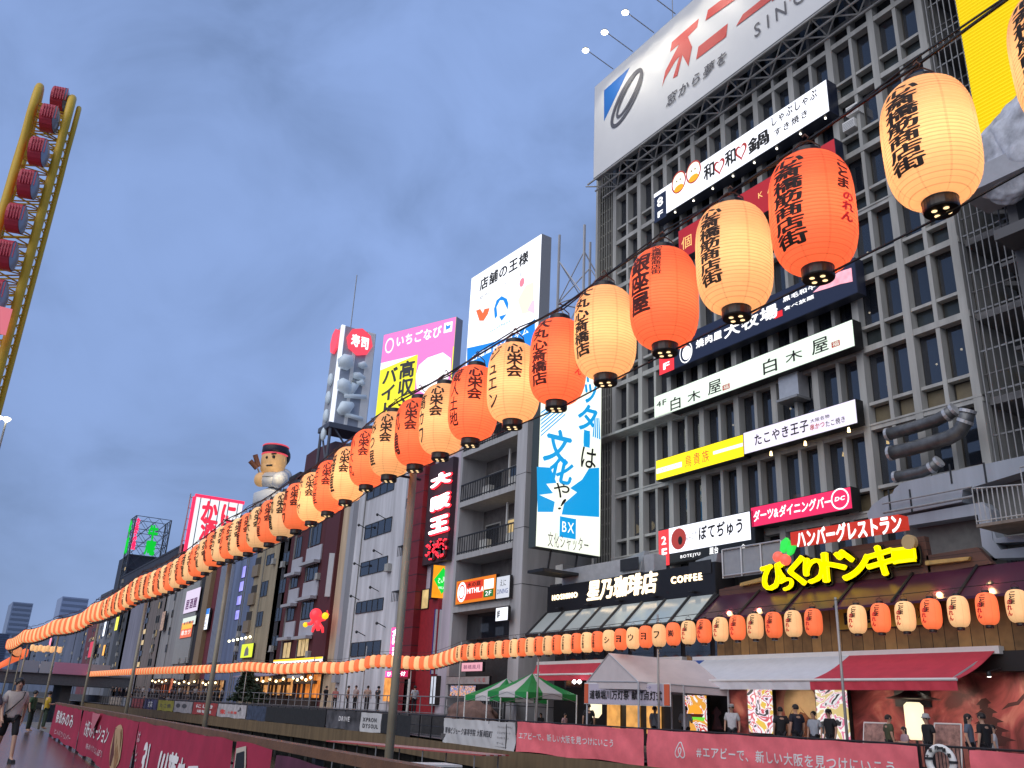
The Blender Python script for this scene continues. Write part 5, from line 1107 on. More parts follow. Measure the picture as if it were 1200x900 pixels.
for q_, r_ in ((((399, 418), (404, 424), (410, 432)), [.5, 1.15, .5]), (((398, 445), (402, 452), (408, 462)), [.4, .95, .35]), (((397, 484), (404, 478), (413, 474)), [.4, .85, .3]), (((420, 428), (425, 428), (429, 431)), [.25, .5, .2]), (((414, 440), (420, 441), (427, 444)), [.35, .45, .2]), (((418, 450), (425, 448)), [.3, .2]), (((410, 462), (415, 452), (413, 446)), [.3, .5, .2])):
    mb = MB(); mb.path([SLP.to3(*SLP.uv(w_), .15) for w_ in q_], r_, 10); mb.build('letter_stroke', sl, tw, True)
for A, Bq in (((403, 464), (428, 466)), ((404, 486), (424, 492)), ((422, 446), (425, 452))):
    u, z = SLP.uv(A); u2, z2 = SLP.uv(Bq); mb = MB(); mb.tube(SLP.to3(u, z, .2), SLP.to3(u2, z2, .2), .28, n=8); mb.build('letter_stroke', sl, tw, True)
u, z = SLP.uv((421, 401)); RS = glow('seal_lit', '#f0485a', .9)
mb = MB(); mb.prism(SLP, [(u + 1.65 * math.cos(t), z + 1.75 * math.sin(t)) for t in [math.radians(x) for x in (-5, 40, 85, 130, 175, 220, 265, 310)]], 0, .2); mb.build('seal', RS, tw)
put_text(tw, SLP, '寿司', u - 1.1, u + 1.1, z - .8, z + .8, WT, d=.22, bold=.04, name='seal_letter')
mb = MB(); pl4 = Plane((x0 - .1, 0, 0)); zc = z
mb.prism(pl4, [(-(yb2 + dep * .5) + 1.2 * math.cos(t), zc + 1.6 * math.sin(t)) for t in [math.radians(x) for x in range(0, 360, 45)]], 0, .25); mb.build('seal', RS, tw)
for k in range(4): mb = MB(); mb.ball((x0 - .2, yb2 + dep * .5, ZT - 6.5 - k * 2.2), .3, .5, .8); mb.build('letter_drop', sl, tw, True)
mb = MB(); zr = ma.zt
for X_, Y_ in ((x0, yb2), (x1, yb2), (x0, yb2 + dep), (x1, yb2 + dep)): mb.tube((X_, Y_, zr - 2), (X_, Y_, ZB), .18)
mb.tube((x0, yb2, ZB), (x1, yb2, ZB - 5), .12); mb.tube((x1, yb2, ZB), (x0, yb2, ZB - 5), .12); mb.tube((x0, yb2, ZB - 5), (x0, yb2 + dep, ZB), .12)
mb.box(x0 - .3, yb2 - .3, ZB - .6, x1 + .3, yb2 + dep + .3, ZB - .01); mb.build('base_frame', mat('frame_dark', (.10, .11, .14), .5, .2), tw)
mb = MB(); mb.tube((x0 + W_ * .4, yb2 + 2, ZT), (x0 + W_ * .4, yb2 + 2, ZT + 8), .06, n=5); mb.build('antenna', STEEL, tw)
# red and white restaurant board on a scaffold
KY = atx((230, 583), 32.6).y; KP = FY(KY)
kn = Sign('roof_sign', 'white roof board with red rim and large red characters', 'billboard', KP, (230, 583), (218, 650), (283, 590), (277, 650), depth=.8, face=glow('kani_white', '#eef3f4', .85, .1, .2), body=glow('kani_rim', '#ff3058', 1.0))
KR = glow('kani_red', '#f0304a', .9)
mb = MB(); [mb.pbox(KP, kn.u0 + (kn.u1 - kn.u0) * (i + .45) / 5, kn.u0 + (kn.u1 - kn.u0) * (i + .55) / 5, kn.z0, kn.z1, .003, .02) for i in range(5)]; mb.build('grey_stripe', mat('kani_stripe', (.30, .34, .36), .6), kn.o)
for w_ in (('f', 0, .035), ): pass
MB().pbox(KP, kn.u0 - .2, kn.u1 + .2, kn.z1, kn.z1 + .5, -.3, .2).build('rim', glow('kani_rim', '#ff3058', 1.), kn.o); MB().pbox(KP, kn.u0 - .5, kn.u0, kn.z0, kn.z1, -.3, .2).build('rim', glow('kani_rim', '#ff3058', 1.), kn.o)
kn.text('かに', (234, 610), (278, 592), KR, bold=.05, gap=.15); kn.text('酒房', (232, 634), (276, 612), KR, bold=.05, gap=.15)
mb = MB(); 
for i in range(5): x = KP.to3(kn.u0 - .8 + i * (kn.u1 - kn.u0) / 4, 0).x; mb.tube((x, KY + .9, bh.zt - 4), (x, KY + .9, kn.z1 + .6), .10, n=5); mb.tube((x, KY + 2.5, bh.zt - 4), (x, KY + .9, kn.z1 - 2), .07, n=5)
for j in range(6): zz = kn.z0 + (kn.z1 - kn.z0) * j / 5; mb.tube((KP.to3(kn.u0 - .8, 0).x, KY + 1, zz), (KP.to3(kn.u1, 0).x, KY + 1, zz), .06, n=5)
mb.build('scaffold', STEEL, kn.o)
# green and red neon lattice tower
NY = atx((160, 604), 33.6).y; NP = FY(NY)
a, b = NP.uv((160, 604)), NP.uv((201, 610)); zb_ = NP.uv((175, 700))[1]; x0, x1, ZT = a[0], b[0], a[1]
nt_ = thing('neon_tower', 'dark lattice roof tower with green and pink neon characters', 'sign tower', (x0, NY + 2, zb_))
mb = MB(); D_ = 6.0; dz = 2.6; nz = int((ZT - zb_) / dz); 
crn = [(x0, NY), (x1, NY), (x1, NY + D_), (x0, NY + D_)]
for X_, Y_ in crn: mb.tube((X_, Y_, zb_), (X_, Y_, ZT), .16, n=5)
for j in range(nz + 1):
    z = zb_ + j * (ZT - zb_) / nz; z2 = z + (ZT - zb_) / nz
    for i in range(4):
        A, Bq = crn[i], crn[(i + 1) % 4]; mb.tube((*A, z), (*Bq, z), .09, n=4)
        if j < nz:
            for q in range(3):
                f0, f1 = q / 3, (q + 1) / 3; La = lambda f: (A[0] + (Bq[0] - A[0]) * f, A[1] + (Bq[1] - A[1]) * f)
                mb.tube((*La(f0), z), (*La(f1), z2), .06, n=4); mb.tube((*La(f1), z), (*La(f0), z2), .06, n=4)
mb.build('lattice', mat('lattice_dark', (.05, .06, .08), .5, .2), nt_)
NG = glow('neon_green', '#16b83e', .75); NPK = glow('neon_pink', '#f02e68', .9); np_ = NP.off(.4)
for s_, A, Bq, m_ in (('牛', (172, 632), (187, 616), NG), ('庵', (168, 650), (184, 633), NG), ('お好み焼', (153, 644), (165, 607), NPK)):
    a, b = np_.uv(A), np_.uv(Bq); put_text(nt_, np_, s_, a[0], b[0], a[1], b[1], m_, vertical=len(s_) > 1, bold=.06, extrude=.05, gap=-.05, name='neon_letter')
pl5 = Plane((x0 - .4, 0, 0)); a = pl5.uv((150, 625)); put_text(nt_, pl5, '牛庵', -NY - 4.5, -NY - 1, a[1] - 5, a[1] + 3, NG, vertical=True, bold=.06, extrude=.05, name='neon_letter')
nb_ = House('tower_base_house', 'dark building with stair towers carrying the neon lattice tower', 139, 205, 690, (172, 662), wallm('navy_block', (.030, .036, .055)), pl=FX(33.0), depth=16)
MB().box(x0 + .3, NY + .5, 6, x1 + 3, NY + 14, NP.uv((180, 652))[1]).build('upper_block', mat('navy_block2', (.035, .042, .065), .6, var=.1), nb_.o)
nb_.grid((139, 700), (150, 655), 1, 6, .7, .6, 2, (2, 4))
# rooftop cook figure
CYY = atx((322, 560), 35.5).y; cs_ = CYY / 96.0 * .88; cp = aty((322, 560), CYY)
ck = thing('cook_figure', 'giant rooftop cook figure in white with a dark headband, lit from below', 'figure', (cp.x, CYY, cp.z - 4))
class MBs(MB):
    def ball(s, c, rx, ry=None, rz=None, n=12, m=8): return MB.ball(s, c, rx * cs_, (ry or rx) * cs_, (rz or rx) * cs_, n, m)
    def lathe(s, prof, n=16, c=(0, 0, 0), close=True): return MB.lathe(s, [(r * cs_, z * cs_) for r, z in prof], n, c, close)
    def path(s, pts, r, n=6): return MB.path(s, pts, [q * cs_ for q in r] if isinstance(r, list) else r * cs_, n)
    def tube(s, p, q, r, r2=None, n=8, cap=True): return MB.tube(s, p, q, r * cs_, None, n, cap)
R_ = lambda px: aty(px, CYY)
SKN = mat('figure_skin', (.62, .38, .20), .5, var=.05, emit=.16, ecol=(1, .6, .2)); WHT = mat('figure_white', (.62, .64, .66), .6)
h = R_((321, 540)); mb = MBs(); mb.ball(h, 1.62, 1.7, 2.15, 20, 14); j = R_((319, 549)); mb.ball(j, 1.5, 1.6, 1.1, 16, 10); mb.ball(R_((311.5, 541)) + Vector((0, -.2, 0)), .4, .5, .4); mb.ball(R_((328, 541)) + Vector((.1, -1.2, 0)), .28, .35, .5); mb.build('head', SKN, ck, True)
mb = MBs(); c = R_((323, 528)); mb.lathe([(1.55, -.62), (1.68, -.3), (1.66, .35), (1.5, .5)], 20, c); mb.build('headband', mat('headband_navy', (.015, .016, .04), .5), ck, True)
mb = MBs(); mb.lathe([(1.66, .36), (1.72, .46), (1.6, .58), (.7, .8)], 20, c); mb.lathe([(1.62, -.80), (1.72, -.70), (1.66, -.60)], 20, c); mb.build('headband_trim', glow('trim_red', '#e85060', .6), ck, True)
mb = MBs(); mb.ball(R_((325, 534)) + Vector((.35, .4, 0)), 1.5, 1.5, 1.5, 16, 10); mb.build('hair', BLACK, ck, True)
MBs().ball(R_((310, 538)) + Vector((0, -1.0 * cs_, 0)), .17, .2, .2).build('eye', BLACK, ck, True); MBs().ball(R_((316, 538.5)) + Vector((0, -1.62 * cs_, 0)), .2, .12, .22).build('eye', BLACK, ck, True)
MBs().path([R_((313.5, 535)) + Vector((0, -1.6 * cs_, 0)), R_((319, 534.5)) + Vector((0, -1.68 * cs_, 0))], .1, 5).build('eyebrow', BLACK, ck, True)
MBs().path([R_((309.5, 547.5)) + Vector((0, -1.05 * cs_, 0)), R_((314.5, 548)) + Vector((0, -1.55 * cs_, 0))], .13, 6).build('mouth', BLACK, ck, True)
mb = MBs(); mb.path([R_((322, 553)), R_((320, 562)), R_((318, 580)), R_((316, 600))], [1.0, 1.9, 2.2, 2.2], 16); S_, E_, F_ = R_((332, 559)), R_((322, 566)) + Vector((0, -1.6 * cs_, 0)), R_((308, 563))
mb.ball(S_, 1.15, 1.1, 1.1); mb.tube(S_, E_, 1.0, n=14); mb.ball(E_, 1.0); mb.tube(E_, F_, .82, n=14); mb.build('coat', WHT, ck, True)
mb = MBs(); mb.ball(R_((305.5, 562)), .85, .8, .95); mb.build('fist', SKN, ck, True)
for A, Bq in (((301, 549), (293, 540)), ((303, 547), (299, 533))):
    mb = MBs(); mb.tube(R_(A), R_(Bq), .32, n=10); mb.build('skewer', mat('skewer_brown', (.22, .09, .05), .5), ck)
MBs().tube(R_((302, 549)), R_((306, 560)), .1, n=6).build('stick', STEEL, ck)
MB().box(R_((334, 540)).x, CYY + 2, cp.z - 4, R_((340, 540)).x, CYY + 4, R_((336, 524)).z).build('back_post', mat('post_grey', (.30, .30, .32), .6), ck)
MB().box(cp.x - 2.6, CYY - 2.5, bh.zt, cp.x + 2.6, CYY + 3, R_((316, 606)).z).build('plinth', DARK, ck)
fl = bpy.data.lights.new('figure_light', 'POINT'); fo = bpy.data.objects.new('figure_light', fl); COL.objects.link(fo); fl.energy = 260; fl.color = (1, .75, .4); fl.shadow_soft_size = .4; fo.parent = ck; fo.location = R_((326, 556)) + Vector((-1.5, -4.5 * cs_, -.5)) - ck.location
# ---- ferris wheel on the near bank, far left
FW = thing('ferris_wheel', 'tall oblong yellow ferris wheel frame with red gondolas on the left', 'ferris wheel', (-2, 112, 10))
YW = mat('wheel_yellow', (.72, .45, .02), .5, var=.1)
def wp(x, y): return Vector((x, y, 0))
XL, XR, Yn, Rw, Zt = -4.2, -.40, 107.0, 7.5, 0
zt_ = EYE + ray((66, 112)).z / ray((66, 112)).y * (Yn + Rw) - 1.0
def ringp(x, r, a):  # angle 0 = near side, 90 = top
    return Vector((x, Yn + Rw - r * math.cos(a), zt_ - Rw + r * math.sin(a)))
def oblong(x, r):
    P = [Vector((x, Yn + Rw - r, 12))] + [Vector((x, Yn + Rw - r, 12 + (zt_ - Rw - 12) * i / 8)) for i in range(1, 8)]
    P += [ringp(x, r, math.pi * i / 16) for i in range(17)]
    P += [Vector((x, Yn + Rw + r, 12 + (zt_ - Rw - 12) * i / 4)) for i in range(3, -1, -1)]
    return P
for x in (XL, XR):
    MB().path(oblong(x, Rw), .50, 10).build('outer_rail', YW, FW, True); MB().path(oblong(x, Rw - 1.9), .36, 8).build('inner_rail', YW, FW, True)
MB().path(oblong(XR + 1.0, Rw - .9), .30, 8).build('outer_rail', YW, FW, True)
mb = MB()
for i in range(44):
    z = 12 + (zt_ - Rw - 12) * i / 44; z2 = 12 + (zt_ - Rw - 12) * (i + 1) / 44
    for x in (XL, XR):
        mb.tube((x, Yn, z), (x, Yn + 1.9, z2), .10, n=4); mb.tube((x, Yn + 1.9, z), (x, Yn, z2), .10, n=4)
    mb.tube((XL, Yn + 1.9, z), (XR, Yn + 1.9, z2), .10, n=4); mb.tube((XR, Yn + 1.9, z), (XL, Yn + 1.9, z2), .10, n=4); mb.tube((XL, Yn + 1.9, z), (XR, Yn + 1.9, z), .08, n=4)
    mb.tube((XR, Yn, z), (XR + 1.0, Yn + .9, z2), .09, n=4); mb.tube((XR + 1.0, Yn + .9, z), (XR, Yn, z2), .09, n=4)
    mb.tube((XL, Yn + 2 * Rw, z), (XR, Yn + 2 * Rw, z2), .12, n=4)
for i in range(12):
    a, a2 = math.pi * i / 12, math.pi * (i + 1) / 12
    for x in (XL, XR): mb.tube(ringp(x, Rw, a), ringp(x, Rw - 1.9, a2), .10, n=4); mb.tube(ringp(x, Rw - 1.9, a), ringp(x, Rw, a2), .10, n=4)
    mb.tube(ringp(XL, Rw - 1.9, a), ringp(XR, Rw - 1.9, a2), .10, n=4); mb.tube(ringp(XR, Rw - 1.9, a), ringp(XL, Rw - 1.9, a2), .10, n=4)
mb.build('lattice', YW, FW, kind='stuff')
GR = mat('gondola_red', (.58, .05, .085), .45, var=.1); GWn = mat('gondola_window', (.30, .36, .48), .2)
def gondola(p, tilt=0):
    r, w = 1.75, 1.45
    o = thing('gondola', '', 'gondola', p, 'gondolas on the ferris wheel')
    b = MB()
    n = 20; V = []; F = []
    for x in (-w / 2, -w / 6, w / 6, w / 2):
        for k in range(n): t = 2 * math.pi * k / n; V.append(p + Vector((x, r * .95 * math.cos(t), r * math.sin(t))))
    for i in range(3):
        for k in range(n): F.append((i * n + k, i * n + (k + 1) % n, (i + 1) * n + (k + 1) % n, (i + 1) * n + k))
    F.append(tuple(range(n - 1, -1, -1))); b.add(V, F); b.build('body', GR, o)
    b = MB(); b.add([p + Vector((w / 2 + .02 + .35 * (1 - q * q), r * q * .93 * math.cos(2 * math.pi * k / n), r * q * .95 * math.sin(2 * math.pi * k / n))) for q in (1, .7, .3) for k in range(n)], [(i * n + k, i * n + (k + 1) % n, (i + 1) * n + (k + 1) % n, (i + 1) * n + k) for i in range(2) for k in range(n)] + [tuple(range(2 * n, 3 * n))]); b.build('window', GWn, o, True)
    b = MB(); [b.box(p.x - w / 2 + .3 * i, p.y - .98 * r - .05, p.z - .9, p.x - w / 2 + .3 * i + .08, p.y - .9 * r, p.z + .9) for i in range(1, 7)]; b.build('rib', GR, o)
    b = MB(); b.tube(p + Vector((0, r * .8, .2)), p + Vector((0, r * .8 + 1.6, .2)), .12); b.build('hanger', DARK, o)
    return o
ords = ['topmost', 'second from the top', 'third from the top', 'fourth from the top', 'fifth from the top', 'sixth from the top', 'seventh from the top', 'eighth from the top']
for i, px in enumerate(((70, 118), (58, 139), (45, 178), (33, 216), (19, 256), (8, 299), (-4, 345))):
    Yg = Yn - 1.0 if i > 1 else (Yn + .6 if i == 1 else Yn + 4.0)
    p = aty(px, Yg); p.x = min(max(p.x, -2.6), -.6) if False else p.x
    o = gondola(p); o.rotation_euler.z = math.radians(-17); o['label'] = 'red drum gondola with pale round window, %s on the wheel' % ords[i]
fb = thing('wheel_building', 'dark shop building under the ferris wheel at the left edge', 'building', (-10, 112, 0)); MB().box(-22, 100, 0, -4.5, 130, 26).build('wall', mat('wheel_wall', (.10, .09, .10), .7, var=.2), fb); MB().box(-4.49, 104, 0, 1.2, 128, 12).build('podium', mat('wheel_wall', (.1, .09, .1)), fb)
p = aty((0, 375), 104.8); pb = MB(); pb.box(p.x - 3, 104.6, p.z - 1.6, p.x + .9, 104.8, p.z + 1.5); tag(pb.build('pink_board', glow('dull_pink', '#e87a86', .6)), 'pink board on the wheel frame at the left edge', 'sign')
for px in ((8, 491), (-2, 489)):
    c = aty(px, 60.0); t = thing('street_floodlight', 'bright white floodlight at the left edge of the sky' if px[0] > 0 else 'second floodlight just at the left frame edge', 'lamp', (c.x, 60, c.z)); b = MB(); b.lathe([(.05, -.2), (.22, -.05), (.22, .05), (.05, .12)], 10, c); b.build('lens', glow('street_lens', '#fff2d0', 8.), t); MB().tube((c.x, 60.3, 0), (c.x, 60.3, c.z), .06).build('post', STEEL, t)
# ---- distant towers, aerial haze painted into the pale blue wall colours
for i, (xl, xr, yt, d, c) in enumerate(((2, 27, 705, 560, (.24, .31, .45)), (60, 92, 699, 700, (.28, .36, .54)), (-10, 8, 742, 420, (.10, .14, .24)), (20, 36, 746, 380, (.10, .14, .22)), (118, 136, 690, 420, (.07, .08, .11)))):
    a, b, t0 = aty((xl, 760), d), aty((xr, 760), d), aty(((xl + xr) / 2, yt), d)
    o = thing('distant_tower', ('pale blue grey high-rise with painted haze at the far left horizon', 'pale tower with painted haze just above the lantern row', 'low blue block at the left edge of the horizon', 'small blue block beside the high-rise', 'dark distant block behind the lantern row')[i], 'building', ((a.x + b.x) / 2, d, 0), 'distant towers')
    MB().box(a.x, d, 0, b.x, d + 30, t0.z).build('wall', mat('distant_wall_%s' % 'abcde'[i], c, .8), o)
    mb = MB(); n_ = 14
    for j in range(n_):
        z = t0.z - (j + .7) * (t0.z - 10) / n_ ; mb.box(a.x + .6, d - .15, z, b.x - .6, d - .01, z + (t0.z - 10) / n_ * .45)
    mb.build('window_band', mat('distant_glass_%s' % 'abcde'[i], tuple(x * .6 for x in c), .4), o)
# ---- bridge at the end of the reach
br = thing('road_bridge', 'low road bridge across the canal with pale and pink parapet banners', 'bridge', (10, 176, 0))
zA = aty((60, 790), 176).z
MB().box(-14, 176, zA - 1.7, 33, 192, zA).build('deck', mat('bridge_deck', (.11, .12, .14), .7, var=.2), br)
MB().box(-14, 175.8, zA - .0, 33, 176.1, zA + .35).build('kerb_beam', mat('bridge_beam', (.16, .17, .19), .7), br)
for x in (-3, 9, 21): MB().box(x, 178, -3, x + 1.6, 190, zA - 1.7).build('pier', mat('pier', (.09, .09, .095), .8), br)
for xa, xb, c, nm in ((20, 46, '#98a0b0', 'pale'), (46, 62, '#aab0bc', 'pale'), (62, 104, '#c88aa8', 'pink'), (104, 130, '#b0a8ae', 'pale')):
    a, b = aty((xa, 782), 175.6), aty((xb, 782), 175.6); MB().box(a.x + .1, 175.55, zA + .1, b.x - .1, 175.62, zA + 2.0).build('parapet_banner', mat('banner_' + c[1:], S(c), .7), br)
# ================================================================== paper lanterns
LH, LR, LC = .415, .272, .094            # half height, radius, cap radius
def lrad(z):
    t = min(1.0, abs(z) / LH)
    return LC + (LR - LC) * (1 - t ** 3.5) ** .52
def shade_mesh(nseg, nrib, name):
    prof = []
    per = 3 if nseg >= 30 else 1
    m = nrib * per
    for i in range(m + 1):
        z = -LH + 2 * LH * i / m
        z = LH * math.sin(z / LH * math.pi / 2) * .35 + z * .65     # more rings near the ends
        r = lrad(z)
        if per == 3: r += .0028 * (1 if i % 3 else -1)
        prof.append((r, z))
    b = MB(); b.lathe(prof, nseg, close=False); return b.mesh(name, smooth=True)
def paper(name, hexc, e, bulb=False):
    c = S(hexc); m = mat(name, tuple(x * .85 for x in c), .65, emit=e, ecol=c); t = m.node_tree; b = t.nodes['Principled BSDF']
    g = t.nodes.new('ShaderNodeTexCoord'); sx = t.nodes.new('ShaderNodeSeparateXYZ'); t.links.new(g.outputs['Object'], sx.inputs[0])
    def math_(op, a, bb=None, cc=None):
        n = t.nodes.new('ShaderNodeMath'); n.operation = op
        for i, v in enumerate((a, bb, cc)):
            if v is None: continue
            if isinstance(v, (int, float)): n.inputs[i].default_value = v
            else: t.links.new(v, n.inputs[i])
        return n.outputs[0]
    rib = math_('LESS_THAN', math_('FRACT', math_('MULTIPLY', sx.outputs[2], 38.0)), .15)       # bamboo hoops
    ang = math_('ARCTAN2', sx.outputs[1], sx.outputs[0])
    seam = math_('LESS_THAN', math_('ABSOLUTE', math_('SUBTRACT', math_('FRACT', math_('MULTIPLY', ang, 8 / (2 * math.pi))), .5)), .035)   # glued paper seams
    nz = t.nodes.new('ShaderNodeTexNoise'); nz.inputs['Scale'].default_value = 9; nz.inputs['Detail'].default_value = 3; t.links.new(g.outputs['Object'], nz.inputs['Vector'])
    k = math_('SUBTRACT', 1.0, math_('ADD', math_('MULTIPLY', rib, .32), math_('MULTIPLY', seam, .15)))
    k = math_('MULTIPLY', k, math_('ADD', .90, math_('MULTIPLY', nz.outputs['Fac'], .2)))
    oi = t.nodes.new('ShaderNodeObjectInfo')
    k = math_('MULTIPLY', k, math_('ADD', .90, math_('MULTIPLY', oi.outputs['Random'], .2)))
    t.links.new(math_('MULTIPLY', k, e), b.inputs['Emission Strength'])
    vm = t.nodes.new('ShaderNodeVectorMath'); vm.operation = 'SCALE'; vm.inputs[0].default_value = tuple(x * .85 for x in c); t.links.new(k, vm.inputs['Scale']); t.links.new(vm.outputs[0], b.inputs['Base Color'])
    if bulb:                                   # thin paper lit by the bulb hanging inside
        tr = t.nodes.new('ShaderNodeBsdfTranslucent'); mx_ = t.nodes.new('ShaderNodeMixShader'); mx_.inputs[0].default_value = .5
        v2 = t.nodes.new('ShaderNodeVectorMath'); v2.operation = 'SCALE'; v2.inputs[0].default_value = tuple(min(1, x * 1.0) for x in c); t.links.new(k, v2.inputs['Scale']); t.links.new(v2.outputs[0], tr.inputs['Color'])
        out = t.nodes['Material Output']; t.links.new(b.outputs[0], mx_.inputs[1]); t.links.new(tr.outputs[0], mx_.inputs[2]); t.links.new(mx_.outputs[0], out.inputs[0])
    return m
P_OR2 = paper('orange_paper_near', '#ff7c52', .44, True); P_CR2 = paper('cream_paper_near', '#ffc890', .30, True)
P_OR = paper('orange_paper', '#ff7646', .62); P_CR = paper('cream_paper', '#ffc68a', .52)
M_HI, M_MID, M_LO = shade_mesh(40, 36, 'shade_fine'), shade_mesh(26, 22, 'shade'), shade_mesh(14, 10, 'shade_far')
b = MB(); b.lathe([(LC + .006, -LH - .072), (LC + .010, -LH - .062), (LC + .008, -LH - .01), (LC + .012, -LH + .006), (LC - .02, -LH + .008)], 24); M_BOT = b.mesh('bottom_cap')
b = MB(); b.lathe([(LC - .02, LH - .008), (LC + .012, LH - .006), (LC + .008, LH + .05), (LC + .0, LH + .06), (LC - .03, LH + .062)], 24); M_TOP = b.mesh('top_cap')
b = MB(); b.lathe([(LC + .004, -LH - .07), (LC + .006, -LH)], 8); M_BOT2 = b.mesh('bottom_cap_far'); b = MB(); b.lathe([(LC + .006, LH), (LC, LH + .05)], 8); M_TOP2 = b.mesh('top_cap_far')
b = MB(); b.path([(-.09, 0, LH + .05), (-.085, 0, LH + .10), (-.03, 0, LH + .15), (.03, 0, LH + .15), (.085, 0, LH + .10), (.09, 0, LH + .05)], .006, 5); b.path([(0, 0, LH + .15), (.02, 0, LH + .18), (0, 0, LH + .21), (-.02, 0, LH + .19)], .007, 5); M_HOOK = b.mesh('hanger')
b = MB(); [b.lathe([(.017, -LH - .0745), (.015, -LH - .0732)], 10, (.047 * math.cos(a), .047 * math.sin(a), 0)) for a in (0,)]; M_HOLE = b.mesh('vent_hole')
LCAP = mat('lantern_black', (.012, .009, .008), .35); HOOKM = mat('hook_brown', (.12, .05, .03), .5, .3); HOLE = glow('hole_glow', '#ffd9a0', 1.4)
for m_ in (M_BOT, M_TOP, M_BOT2, M_TOP2): m_.materials.append(LCAP)
M_HOOK.materials.append(HOOKM); M_HOLE.materials.append(HOLE)
_TX = {}
def wrap_text(items, fine):
    """items: (string, angle offset deg, width m, z top, z bottom, bold, shear) written down the paper, following its curve"""
    k = (tuple(items), fine)
    if k in _TX: return _TX[k]
    bm = bmesh.new()
    for s, ao, w, zt, zb, bold, shear in items:
        V, F = lay(s, True, bold, -.02, 0.0, 0.0)
        vs = [bm.verts.new(((a - .5) * w + shear * (bb - .5) * (zt - zb) , zb + bb * (zt - zb), math.radians(ao))) for a, bb, c in V]
        for f in F:
            try: bm.faces.new([vs[i] for i in f])
            except ValueError: pass
    if fine:
        for i in range(-7, 8):
            g = bm.verts[:] + bm.edges[:] + bm.faces[:]; bmesh.ops.bisect_plane(bm, geom=g, plane_co=(i * .02, 0, 0), plane_no=(1, 0, 0))
        for i in range(-9, 10):
            g = bm.verts[:] + bm.edges[:] + bm.faces[:]; bmesh.ops.bisect_plane(bm, geom=g, plane_co=(0, i * .035, 0), plane_no=(0, 1, 0))
    off = .0045 if fine else .009
    for i, v in enumerate(bm.verts):
        x, z, a0 = v.co; r = lrad(z); a = -math.pi / 2 + a0 + x / max(r, .16); v.co = ((r + off) * math.cos(a), (r + off) * math.sin(a), z)
    me = bpy.data.meshes.new('lettering'); bm.to_mesh(me); bm.free(); me.materials.append(None)
    _TX[k] = me; return me
def child(name, me, parent, m=None):
    o = bpy.data.objects.new(name, me); COL.objects.link(o); o.parent = parent
    if m is not None and me.materials:
        o.material_slots[0].link = 'OBJECT'; o.material_slots[0].material = m
    return o
for me in (M_HI, M_MID, M_LO): me.materials.append(None)
CREAM, ORANGE = 'cream', 'orange'
def lantern(p, col, lod, label, group, texts=(), scale=1.0, turn=0.0):
    o = bpy.data.objects.new('paper_lantern', None); COL.objects.link(o); o.location = p; o.empty_display_size = .2
    o.rotation_euler = (random.uniform(-.02, .02), random.uniform(-.02, .02), math.atan2(-p[1], -p[0]) + math.pi / 2 + turn); o.scale = (scale,) * 3
    tag(o, label, 'lantern', group)
    sh = child('shade', (M_HI, M_MID, M_LO)[lod], o, ((P_CR2, P_OR2) if lod == 0 else (P_CR, P_OR))[0 if col == CREAM else 1])
    if lod == 0:
        pd = bpy.data.lights.new('bulb', 'POINT'); pd.energy = 5.5 if col == CREAM else 7; pd.color = (1, .86, .66); pd.shadow_soft_size = .09
        po = bpy.data.objects.new('bulb', pd); COL.objects.link(po); po.parent = o; po.location = (0, 0, -.04)
    if lod < 2:
        child('top_cap', M_TOP, o); bc = child('bottom_cap', M_BOT, o)
        child('hanger', M_HOOK, o)
        if lod == 0:
            for a_ in (.6, 2.17, 3.74, 5.31): child('vent_hole', M_HOLE, bc).rotation_euler.z = a_
    else:
        child('top_cap', M_TOP2, o); child('bottom_cap', M_BOT2, o)
    for items, m in texts: child('lettering', wrap_text(items, lod == 0), sh, m)
    return o
INKB = mat('lantern_ink', (.016, .010, .008), .7); INKD = mat('lantern_ink_brown', (.075, .012, .010), .7); INKR = mat('lantern_red', (.75, .02, .03), .6)
# ---- the long near row, on poles along the near walkway
PX = [(1090, 168), (952, 250), (860, 303), (778, 350), (709, 390), (654, 424), (602, 449), (555, 473), (519, 492), (489, 507), (459, 521), (432, 537)]
pos = [Vector((4.42, 1.64, 4.93))] + [atz(p, 4.9) for p in PX]
ctrl = [Vector((x, y, 0)) for x, y in ((4.79, 11.63), (4.9, 13.6), (5.02, 16.4), (5.25, 20.5), (5.45, 25.8), (5.62, 32), (5.75, 38), (6.05, 48), (5.75, 57), (5.3, 69), (5.35, 83), (7.4, 100))]
def walk(ctrl, step, start=0.0):
    out = []; need = start; 
    for a, b in zip(ctrl, ctrl[1:]):
        L_ = (b - a).length; t = need
        while t < L_: out.append(a + (b - a) * (t / L_)); t += step
        need = t - L_
    return out
POLES = [10.8, 21.2, 32.5, 44.5, 57, 69.5, 84, 99]
def sag(y, poles, amt):
    for a, b in zip(poles, poles[1:]):
        if a <= y <= b: t = (y - a) / (b - a); return -amt * 4 * t * (1 - t)
    return 0.0
for q in walk(ctrl, .85, .85): pos.append(Vector((q.x, q.y, 4.92 + sag(q.y, POLES, .16))))
SIDE = ['三光堂', 'ホリヤ', '高カワ', '丸亀', 'みつ屋', '小大丸', '播重']
near_lab = {0: 'huge cream paper lantern cut off by the right frame edge', 1: 'largest whole cream lantern, black shopping street characters, in front of the yellow hoarding',
            2: 'large orange lantern with black shopping street characters and red script at its side', 3: 'cream lantern with slim black shopping street characters before the navy barbecue sign',
            4: 'orange lantern with three big dark characters and a small column beside them', 5: 'cream lantern with black department store characters, right above the tall blue vertical sign',
            6: 'orange lantern with department store characters and red script at its right side', 7: 'cream lantern with three bold characters and slanted katakana at its left',
            8: 'orange lantern with three bold characters just left of the white roof board'}
